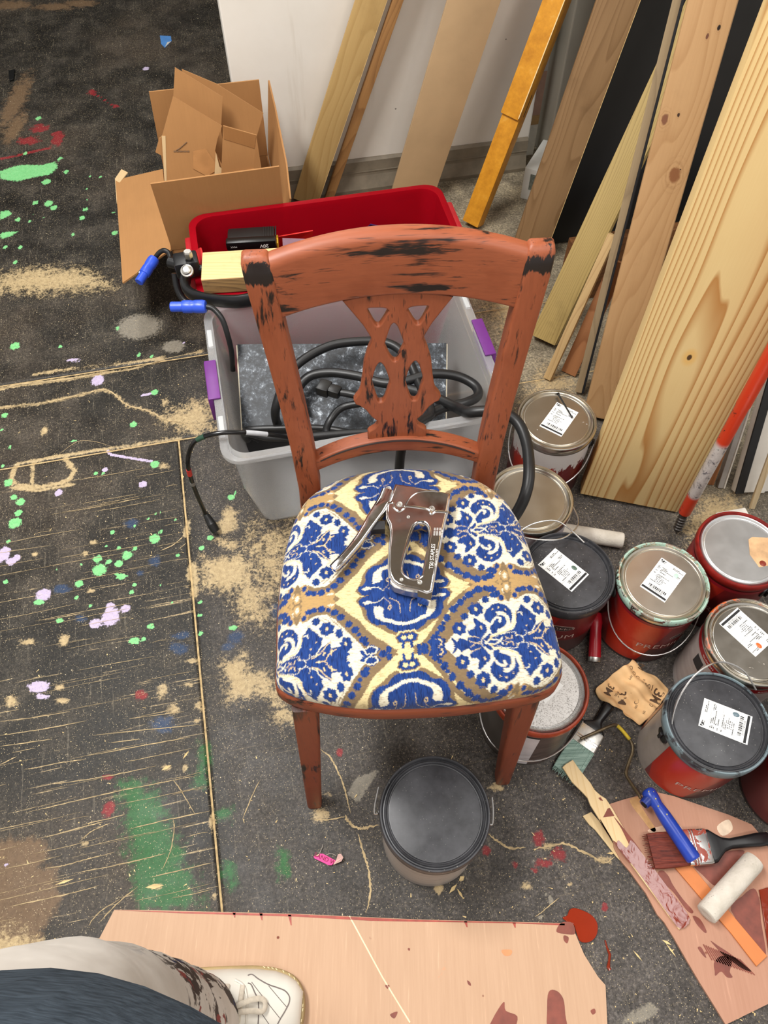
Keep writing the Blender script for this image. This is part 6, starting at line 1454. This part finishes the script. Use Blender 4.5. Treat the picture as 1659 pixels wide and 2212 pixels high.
# brushes
def brush(name, label, tip, fer0, fer1, end, w, z, bristle, handle, hcurve=None, tilt=0.0):
    T_, F0, F1, E0 = [at(*p, z) for p in (tip, fer0, fer1, end)]
    o = empty(name, label, 'paintbrush', F0 - Vector((0, 0, z * 0)));  O = o.location
    ax = (F1 - T_); ax.z = 0; ax.normalize(); sd = Vector((-ax.y, ax.x, 0)); Z = Vector((0, 0, 1))
    def sec(p, ww, hh, r): return [p - O + sd * q[0] + Z * q[1] for q in rrect(ww, hh, min(r, hh * .45), 3)]
    Lb = (F0 - T_).length; rnd = random.Random(5)
    # bristles: body and separate tufts at the tip
    loft([sec(T_ + ax * Lb * .10, w * .96, .006, .002), sec(T_ + ax * Lb * .35, w * 1.0, .010, .003), sec(T_ + ax * Lb * .8, w * .97, .013, .003), sec(F0 + ax * .002, w * .94, .013, .003)]).build('bristles', bristle, o, 40)
    m = MB()
    for i in range(60):
        s_ = (i / 59 - .5) * w * .97; e = T_ + ax * (rnd.random() * .012 - .004) + sd * (s_ + rnd.uniform(-.002, .002)) + Z * rnd.uniform(-.004, .003); b = F0 + sd * s_ * .96 + Z * rnd.uniform(.0048, .0068)
        m.tube([b - O, b.lerp(e, .5) + Z * .001 - O, e - O], [.0009, .0009, .0004], 5)
    m.build('bristle_tufts', bristle, o, True)['kind'] = 'stuff'
    FR = loft([sec(F0, w * .98, .0165, .004), sec(F0 + ax * .004, w, .0170, .004), sec(F1 - ax * .004, w, .0160, .004), sec(F1, w * .97, .0150, .004)]).build('ferrule', M_STEEL if handle[1] is None else handle[1], o, 40)
    for q in (.25, .36): loft([sec(F0.lerp(F1, q), w * 1.006, .0176, .004), sec(F0.lerp(F1, q) + ax * .0012, w * 1.01, .0184, .004), sec(F0.lerp(F1, q) + ax * .0024, w * 1.006, .0176, .004)]).build('crimp', M_CHROME, FR, 40)
    hc = hcurve or [0] * 8; Lh = (E0 - F1).length
    prof = [(0, .96, .014), (.06, .92, .0145), (.14, .66, .0145), (.22, .42, .014), (.34, .30, .0135), (.55, .34, .0145), (.78, .40, .0145), (.93, .36, .012), (1.0, .16, .008)]
    hd = (E0 - F1); hd.z = 0; hd.normalize(); hs_ = Vector((-hd.y, hd.x, 0))
    loft([[F1 + hd * Lh * t - O + hs_ * q[0] + Z * q[1] for q in rrect(w * ww, hh, hh * .42, 4)] for t, ww, hh in prof]).build('handle', handle[0], o, 40)
    return o, O, F1, hd, Lh
def bristle(name, lo, hi, a, b):
    A, B = at(*a), at(*b); ang = math.atan2(B.y - A.y, B.x - A.x)
    k = N(name, 0.55, 0, 0.3); n_ = k.noise(k.co(scale=(8, 420, 420), rot=(0, 0, -ang)), 1.0, 4, 0.7); k.bump(n_, .5, .002)
    return k.out(k.ramp(n_, [(.3, lo), (.7, hi)]))
M_BLKH = simple('black_handle_plastic', srgb(22, 22, 24), 0.32)
brush('paintbrush', 'wide brush with pale green bristles and a black handle', k4(528, 785), k4(632, 622), k4(688, 530), k4(795, 375), .050, .0095, bristle('green_bristle', srgb(92, 122, 112), srgb(176, 202, 190), k4(528, 785), k4(632, 622)), (M_BLKH, None))
o_, O_, F1_, hd_, Lh_ = brush('paintbrush', 'wide brush clogged with red brown paint and a black handle', k5(806, 715), k5(1075, 690), k5(1240, 680), k5(1690, 620), .058, .0200, bristle('clogged_bristle', srgb(64, 22, 18), srgb(134, 58, 42), k5(806, 715), k5(1075, 690)), (M_BLKH, lid_steel('ferrule_painted', (0.75, 0.75, 0.75), (srgb(150, 70, 56), 28, .48, .52), .2)))
hc_ = at(*k5(1590, 633), .0245) - O_
MB().lathe([(.0062, 0), (.0055, .0006), (.0045, .0004), (0, .0003)], 18, Matrix.Translation(hc_ + Vector((0, 0, -.0005)))).build('hang_hole', simple('hole_seen_through', srgb(176, 120, 92), 0.6), o_, True)
# crumpled sandpaper
SPO = [(940,128),(965,150),(1000,180),(1060,215),(1100,250),(1135,275),(1160,300),(1140,340),(1120,370),(1090,410),(1070,430),(1040,470),(1015,490),(990,508),(960,495),(940,480),(915,465),(900,450),(893,430),(890,415),(860,412),(835,408),(815,398),(800,385),(770,365),(755,350),(738,325),(725,300),(745,275),(770,258),(800,230),(830,205),(870,180),(900,165),(925,145)]
sq = [at(*k4(*p), .012) for p in SPO]; sc0 = sum(sq, Vector()) / len(sq); sc0.z = 0; sq = [sc0 + (q - sc0) * .93 for q in sq]; sc0 = sc0 + Vector((-.011, -.001, 0)); sq = [q + Vector((-.011, -.001, 0)) for q in sq]
def sph(x, y):
    r = math.hypot(x, y)
    return .012 + .005 * math.sin(x * 95 + y * 40) + .0045 * math.sin(y * 120 - x * 60 + 1.3) + .003 * math.sin(x * 210 + y * 170) - .09 * r * r * 8 * .5 + .006 * (1 if False else math.sin(x * 33 + .6))
sq = spline(sq, 3, True); vv = []; ff = []; nb = len(sq); NRn = 34
for i in range(NRn + 1):
    for q in sq:
        d = (q - sc0) * (i / NRn); vv.append((d.x, d.y, max(.0015, sph(d.x, d.y))))
for i in range(NRn):
    for j in range(nb): ff.append((i * nb + j, (i + 1) * nb + j, (i + 1) * nb + (j + 1) % nb, i * nb + (j + 1) % nb))
SPP = empty('sandpaper_sheet', 'crumpled tan sheet of printed sandpaper between the cans', 'sandpaper', sc0)
me = MB().add(vv, ff).mesh('paper'); so = link('paper', me, simple('kraft_paper', srgb(222, 180, 128), 0.75, 0, .12, 30, .2), SPP, 'all')
sd_ = so.modifiers.new('thick', 'SOLIDIFY'); sd_.thickness = .0008
M_PRB = simple('brown_print', srgb(84, 60, 40), 0.75)
xd = (at(*k4(1080, 300)) - at(*k4(1020, 400))); xd.z = 0; xd.normalize(); yd = Vector((-xd.y, xd.x, 0))
def sp_text(t_, p, s, rot=0, **kw):
    c = at(*k4(*p), .012) - sc0; ca, sa_ = math.cos(rot), math.sin(rot)
    def fn(x, y):
        a, b = x * ca - y * sa_, x * sa_ + y * ca
        q = Vector((c.x, c.y, 0)) + xd * a + yd * b; q.z = max(.0015, sph(q.x, q.y)) + .0013; return q
    lettering('lettering', t_, s, M_PRB, SPP, fn, **kw)
R0 = math.radians(180)
sp_text('3M', (1042, 345), .026, R0 + .05, bold=.0004); sp_text('100', (1000, 290), .013, R0 - 1.2); sp_text('3M', (850, 350), .022, R0 + .5, bold=.0003); sp_text('3M', (785, 300), .020, R0 + .1, bold=.0003); sp_text('M', (955, 180), .018, R0 + .3)
for p in ((898, 190), (918, 215), (940, 235), (1000, 405), (930, 375)): sp_text('O', p, .010, R0)
for p, t_ in (((965, 265), 'P 100'), ((1085, 360), 'P 100'), ((825, 325), 'P 100'), ((895, 245), 'IIM'), ((930, 400), 'IIM'), ((965, 440), 'IIM')): sp_text(t_, p, .0062, R0)
# pink paper tag with thread
kp = px_crop(660, 1820, 16.59)
TG = empty('pink_tag', 'small pink handwritten paper tag lying on the dark floor', 'tag', at(*kp(700, 620), .001)); tq = TG.location
pk_ = simple('pink_paper', srgb(232, 60, 142), 0.6)
MB().sheet([at(*kp(*p), .0035) - tq for p in ((285,505),(330,575),(830,815),(935,815),(1085,650),(620,400),(515,400))], .0006).build('tag_face', pk_, TG)
MB().sheet([at(*kp(*p), z) - tq for p, z in (((985,790), .004), ((1090,640), .006), ((1165,420), .016), ((1270,405), .018), ((1345,525), .014), ((1280,660), .008))], .0006).build('folded_end', simple('pale_pink_paper', srgb(226, 186, 176), 0.6), TG)
MB().sheet([at(*kp(*p), .0045) - tq for p in ((365,465),(440,480),(505,400))], .0005).build('folded_corner', simple('cream_paper', srgb(222, 184, 150), 0.6), TG)
ux = (at(*kp(900, 680)) - at(*kp(500, 500))); ux.z = 0; ux.normalize(); uy = Vector((-ux.y, ux.x, 0)); tc = at(*kp(690, 590), .0035) - tq
lettering('handwriting', 'BAND W', .0098, simple('dark_pen', srgb(120, 22, 60), 0.7), TG, lambda x, y: tc + ux * x + uy * y + Vector((0, 0, .0012)), xs=1.0)
MB().tube([at(*kp(a, b), .004) - tq for a, b in ((510,390),(540,290),(620,120),(600,70))], .0005, 5).build('thread', simple('grey_thread', srgb(170, 160, 150), 0.8), TG)
MB().tube([at(*kp(a, b), .006) - tq for a, b in ((740,445),(850,400),(960,405),(1080,460))], .0005, 5).build('thread', simple('grey_thread', srgb(170, 160, 150), 0.8), TG)
# blue masking tape scrap and a small black clip far left
bt = flat('tape_scrap', c2, [(955,212),(1020,215),(1025,245),(985,285),(962,262)], .0003, .0008, simple('blue_masking_tape', srgb(74, 128, 190), 0.6)); tag(bt, 'scrap of blue masking tape on the floor left of the wall', 'tape')
MB().sheet([at(*c2(*p), .0014) - bt.location for p in ((985,282),(1022,247),(1000,252))], .0004).build('torn_edge', simple('tape_torn', srgb(190, 184, 170), 0.7), bt)
bc = flat('black_clip', c2, [(50,420),(88,412),(80,470),(55,478)], .0003, .006, simple('black_clip_plastic', srgb(14, 14, 14), 0.4), bevel=.001); tag(bc, 'small black plastic piece on the far left floor', 'plastic piece')
# wood chips and shavings: nobody could count them
m = MB(); rnd = random.Random(21)
for i in range(520):
    px_, py_ = rnd.uniform(0, 1659), 2212 - 1700 * rnd.random() ** 1.3
    p = at(px_, py_); 
    if p.y > 1.9: continue
    a = rnd.uniform(0, 6.28); L = rnd.choice([.001, .0015, .0015, .002, .003]) * rnd.uniform(.6, 1.3); w = rnd.uniform(.0006, .0014); h = rnd.uniform(.0003, .001)
    d = Vector((math.cos(a), math.sin(a), 0)); s_ = Vector((-d.y, d.x, 0)); c = p + Vector((0, 0, h))
    m.add([c - d * L - s_ * w - Vector((0, 0, h)), c + d * L - s_ * w * .3, c + d * L + s_ * w * .3, c - d * L + s_ * w], [(0, 1, 2, 3)])
for k_, x, y, L, w, a in ((c3, 840, 1420, .016, .004, .1), (c3, 1010, 705, .009, .002, 1.0), (c3, 905, 775, .010, .003, .5), (c3, 350, 1395, .016, .002, .3), (c5, 740, 1448, .010, .0012, -.9), (c5, 945, 1355, .008, .002, -.5), (c4, 1130, 1055, .010, .002, -1.0), (c4, 1140, 950, .006, .004, .6), (c5, 555, 728, .008, .002, 0), (cf, 1318, 900, .01, .002, .5), (c5, 975, 1410, .012, .0012, -1.0), (c4, 1080, 1020, .010, .003, .8)):
    p = at(*k_(x, y)); d = Vector((math.cos(a), math.sin(a), 0)); s_ = Vector((-d.y, d.x, 0)); m.add([p - d * L, p + s_ * w + Vector((0, 0, .002)), p + d * L + Vector((0, 0, .0008)), p - s_ * w + Vector((0, 0, .0006))], [(0, 1, 2, 3)])
sh = m.build('wood_shavings', simple('shaving', srgb(222, 194, 140), 0.8, 0, .2, 20)); tag(sh, 'scattered wood shavings and sawdust flecks over the floor', 'wood shavings', None, 'stuff')
# ------------------------------------------------------------------ person standing at the left, facing right
PE = empty('person', 'person in paint stained white trousers, dark top and white sneaker', 'person', (-.27, -.02, 0))
pe = Vector((-.27, -.02, 0))
def cloth_white():
    k = N('painter_trousers', 0.8, 0, 0.2); P = k.co(); z = k.sep(P)[2]
    c = k.ramp(k.noise(P, 9, 4), [(0.3, srgb(196, 188, 178)), (0.7, srgb(222, 216, 208))])
    lowm = k.step(z, .62, .45)
    f1 = k.math('MULTIPLY', k.step(k.noise(k.co(loc=(3.3, 1, 0), scale=(1, 1, .45)), 13, 5, .7, .8), .52, .56), lowm)
    f2 = k.math('MULTIPLY', k.step(k.noise(k.co(loc=(8, 4, 2), scale=(1, 1, .5)), 17, 4, .6, .5), .60, .63), lowm)
    f3 = k.math('MULTIPLY', k.step(k.noise(k.co(loc=(1, 9, 5)), 22, 3, .5), .66, .68), lowm)
    c = k.mix(f1, c, srgb(66, 56, 52)); c = k.mix(f2, c, srgb(140, 66, 62)); c = k.mix(f3, c, srgb(38, 46, 92))
    k.bump(k.noise(k.co(scale=(1, 1, .5)), 14, 3), .4, .012)
    return k.out(c)
M_TRO = cloth_white()
def ring_(c, rx, ry, z, n=40, wob=0.0, ph=0.0):
    return [Vector((c[0] + rx * math.cos(a) * (1 + wob * math.sin(3 * a + ph)), c[1] + ry * math.sin(a) * (1 + wob * math.sin(4 * a + ph * 1.7)), z)) - pe for a in [2 * math.pi * i / n for i in range(n)]]
def leg_rings(dx, dy, w=1.0):
    R = [(.070, -.300, -.018, .082, .068), (.085, -.296, -.018, .084, .072), (.12, -.290, -.020, .080, .074), (.20, -.287, -.020, .077, .076), (.30, -.284, -.021, .079, .079), (.42, -.280, -.022, .083, .081), (.55, -.280, -.025, .090, .085), (.66, -.282, -.034, .100, .089), (.75, -.282, -.060, .118, .100), (.82, -.280, -.095, .140, .120), (.87, -.238, -.135, .170, .148), (.92, -.200, -.168, .180, .166)]
    out = []
    for i in range(len(R) - 1):
        for t in (0, .33, .66):
            a = [R[i][k] + (R[i + 1][k] - R[i][k]) * t for k in range(5)]; out.append(ring_((a[1] + dx, a[2] + dy), a[3], a[4], a[0], 40, .022 if a[0] < .7 else .008, a[0] * 31))
    out.append(ring_((R[-1][1] + dx, R[-1][2] + dy), R[-1][3], R[-1][4], R[-1][0]))
    return out
loft(leg_rings(0, 0)).build('trousers', M_TRO, PE, 'all')
loft([[p * 1.0 + Vector((-.02, -.30, 0)) * max(0, 1 - p.z / .93) for p in r] for r in leg_rings(0, 0)]).build('trousers', M_TRO, PE, 'all')
k_ = N('dark_slate_knit', 0.85, 0, 0.2); nz_ = k_.noise(k_.co(scale=(60, 400, 400)), 1.0, 3); k_.bump(nz_, .3, .002)
M_TOP = k_.out(k_.ramp(nz_, [(.3, srgb(40, 48, 56)), (.7, srgb(66, 76, 86))]))
tr = []
for z, cx, cy, rx, ry in ((.885, -.196, -.172, .190, .172), (.90, -.186, -.172, .205, .186), (.95, -.181, -.172, .205, .190), (1.02, -.196, -.190, .200, .188), (1.10, -.216, -.215, .185, .18), (1.20, -.246, -.25, .17, .17), (1.28, -.266, -.27, .14, .14)):
    tr.append(ring_((cx, cy), rx, ry, z, 48, .012, z * 20))
loft(tr).build('top', M_TOP, PE, 'all')
# sneakers
OUTL = [(.150, -.008), (.146, .020), (.132, .039), (.108, .049), (.075, .052), (.035, .050), (-.01, .046), (-.06, .040), (-.10, .036), (-.130, .028), (-.145, .010), (-.146, -.010), (-.135, -.030), (-.105, -.039), (-.06, -.041), (-.01, -.044), (.035, -.050), (.075, -.053), (.108, -.051), (.132, -.043), (.146, -.028)]
M_SHOE = simple('white_leather', srgb(226, 220, 208), 0.45, 0, .05, 14, .1); M_SOLE = simple('tan_sole', srgb(168, 144, 100), 0.6, 0, .12, 30); M_LACE = simple('cream_lace', srgb(206, 194, 176), 0.8, 0, .1, 200)
M_STITCH = simple('seam_thread', srgb(120, 110, 106), 0.7)
def sneaker(loc, rz, name='sneaker'):
    so = bpy.data.objects.new(name, None); COL.objects.link(so); so.parent = PE; so.location = Vector(loc) - pe; so.rotation_euler = (0, 0, rz)
    ol = [Vector((a, b, 0)) for a, b in OUTL]; sm_ = spline(ol, 5, True)
    plate('sole', [[(p.x, p.y) for p in sm_]], .024, .004, M_SOLE, so, 40)
    up = []
    xs = [-.141, -.136, -.12, -.09, -.05, -.01, .03, .07, .10, .12, .134, .142, .1455]
    hs = [.045, .070, .086, .094, .098, .092, .078, .066, .060, .055, .047, .038, .029]
    ys = np.array([[p.x, p.y] for p in sm_])
    for x, h in zip(xs, hs):
        near = ys[np.abs(ys[:, 0] - x) < .006]
        hi_, lo_ = near[:, 1].max() - .0045, near[:, 1].min() + .0045
        c = (hi_ + lo_) / 2; w = (hi_ - lo_) / 2 if x < .14 else (hi_ - lo_) / 2 * .9
        row = []
        for i in range(19):
            a = math.pi * i / 18; e = .62
            row.append(Vector((x, c + w * (math.copysign(abs(math.cos(a)) ** e, math.cos(a))), .019 + (h - .019) * abs(math.sin(a)) ** .8)))
        up.append(row)
    v = [p for r in up for p in r]; f = []; n = 19
    for i in range(len(up) - 1):
        for k in range(n - 1): f.append((i * n + k, (i + 1) * n + k, (i + 1) * n + k + 1, i * n + k + 1))
    f.append(tuple(range(n))); f.append(tuple(range((len(up) - 1) * n, len(up) * n))[::-1])
    me = MB().add(v, f).mesh('upper'); link('upper', me, M_SHOE, so, 'all')
    def top(x, y):
        i = max(0, min(len(xs) - 2, int(np.searchsorted(xs, x)) - 1)); t = min(1, max(0, (x - xs[i]) / (xs[i + 1] - xs[i])))
        best = 0
        for r, wgt in ((up[i], 1 - t), (up[i + 1], t)):
            yy = [p.y for p in r]; zz_ = [p.z for p in r]; best += wgt * np.interp(-y, [-q for q in yy], zz_)
        return best
    def seam(pts, r=.0009, mt=None, nm='seam'):
        MB().tube([Vector((p.x, p.y, top(p.x, p.y) + .0003)) for p in spline([(a, b, 0) for a, b in pts], 6)], r, 6).build(nm, mt or M_STITCH, so, True)
    seam([(.062, .037), (.068, .0385), (.0793, .033), (.0949, .0269), (.1096, .0234), (.1209, .020), (.1279, .013), (.1283, .0052), (.1244, -.0043), (.1174, -.0174), (.1105, -.0312), (.1000, -.044)])
    seam([(.0645, .0269), (.0697, .0252), (.0766, .0156), (.0827, .0069), (.0853, -.0043), (.0866, -.0174), (.0866, -.0304), (.084, -.043)])
    for q in ([(.0697, .0286), (.1174, -.0148)], [(.0957, .0252), (.1252, 0)], [(.0914, -.0113), (.1096, -.0304)], [(.088, -.0269), (.1030, -.043)]): seam(q, .0005)
    seam([(.045, .030), (.060, .022), (.068, .0), (.070, -.03)], .0022, M_SHOE, 'eyestay')
    for q in (.058, .036, .014, -.01): MB().tube([Vector((q, y, top(q, y) + .0022)) for y in (.024, .012, 0, -.012, -.024)], .0036, 8, True, .5).build('lace', M_LACE, so, True)
    lp = [Vector((.052, -.004, 0)), Vector((.0749, .006, 0)), Vector((.0905, .0078, 0)), Vector((.0957, 0, 0)), Vector((.0923, -.0078, 0)), Vector((.0793, -.0078, 0)), Vector((.058, -.0104, 0))]
    MB().tube([Vector((p.x, p.y, top(p.x, p.y) + .006 + .007 * math.sin(min(1, max(0, (p.x - .05) / .05)) * 3.1))) for p in spline(lp, 6)], .0038, 8, True, .4).build('lace_bow', M_LACE, so, True)
    m = MB()
    for i in range(22):
        a = -1.2 + 2.4 * i / 21
        p = min(sm_, key=lambda q: abs(math.atan2(q.y, q.x - .06) - a)); m.box((p.x * .985, p.y * .97, .0243), (.004, .0012, .0010), 0, Matrix.Rotation(a + 1.57, 3, 'Z'))
    m.build('welt_stitching', simple('welt_thread', srgb(226, 206, 160), 0.7), so)
    return so
sneaker((-.272, .012, .0062), math.radians(-3))
sneaker((-.31, -.32, 0.0062), math.radians(2))
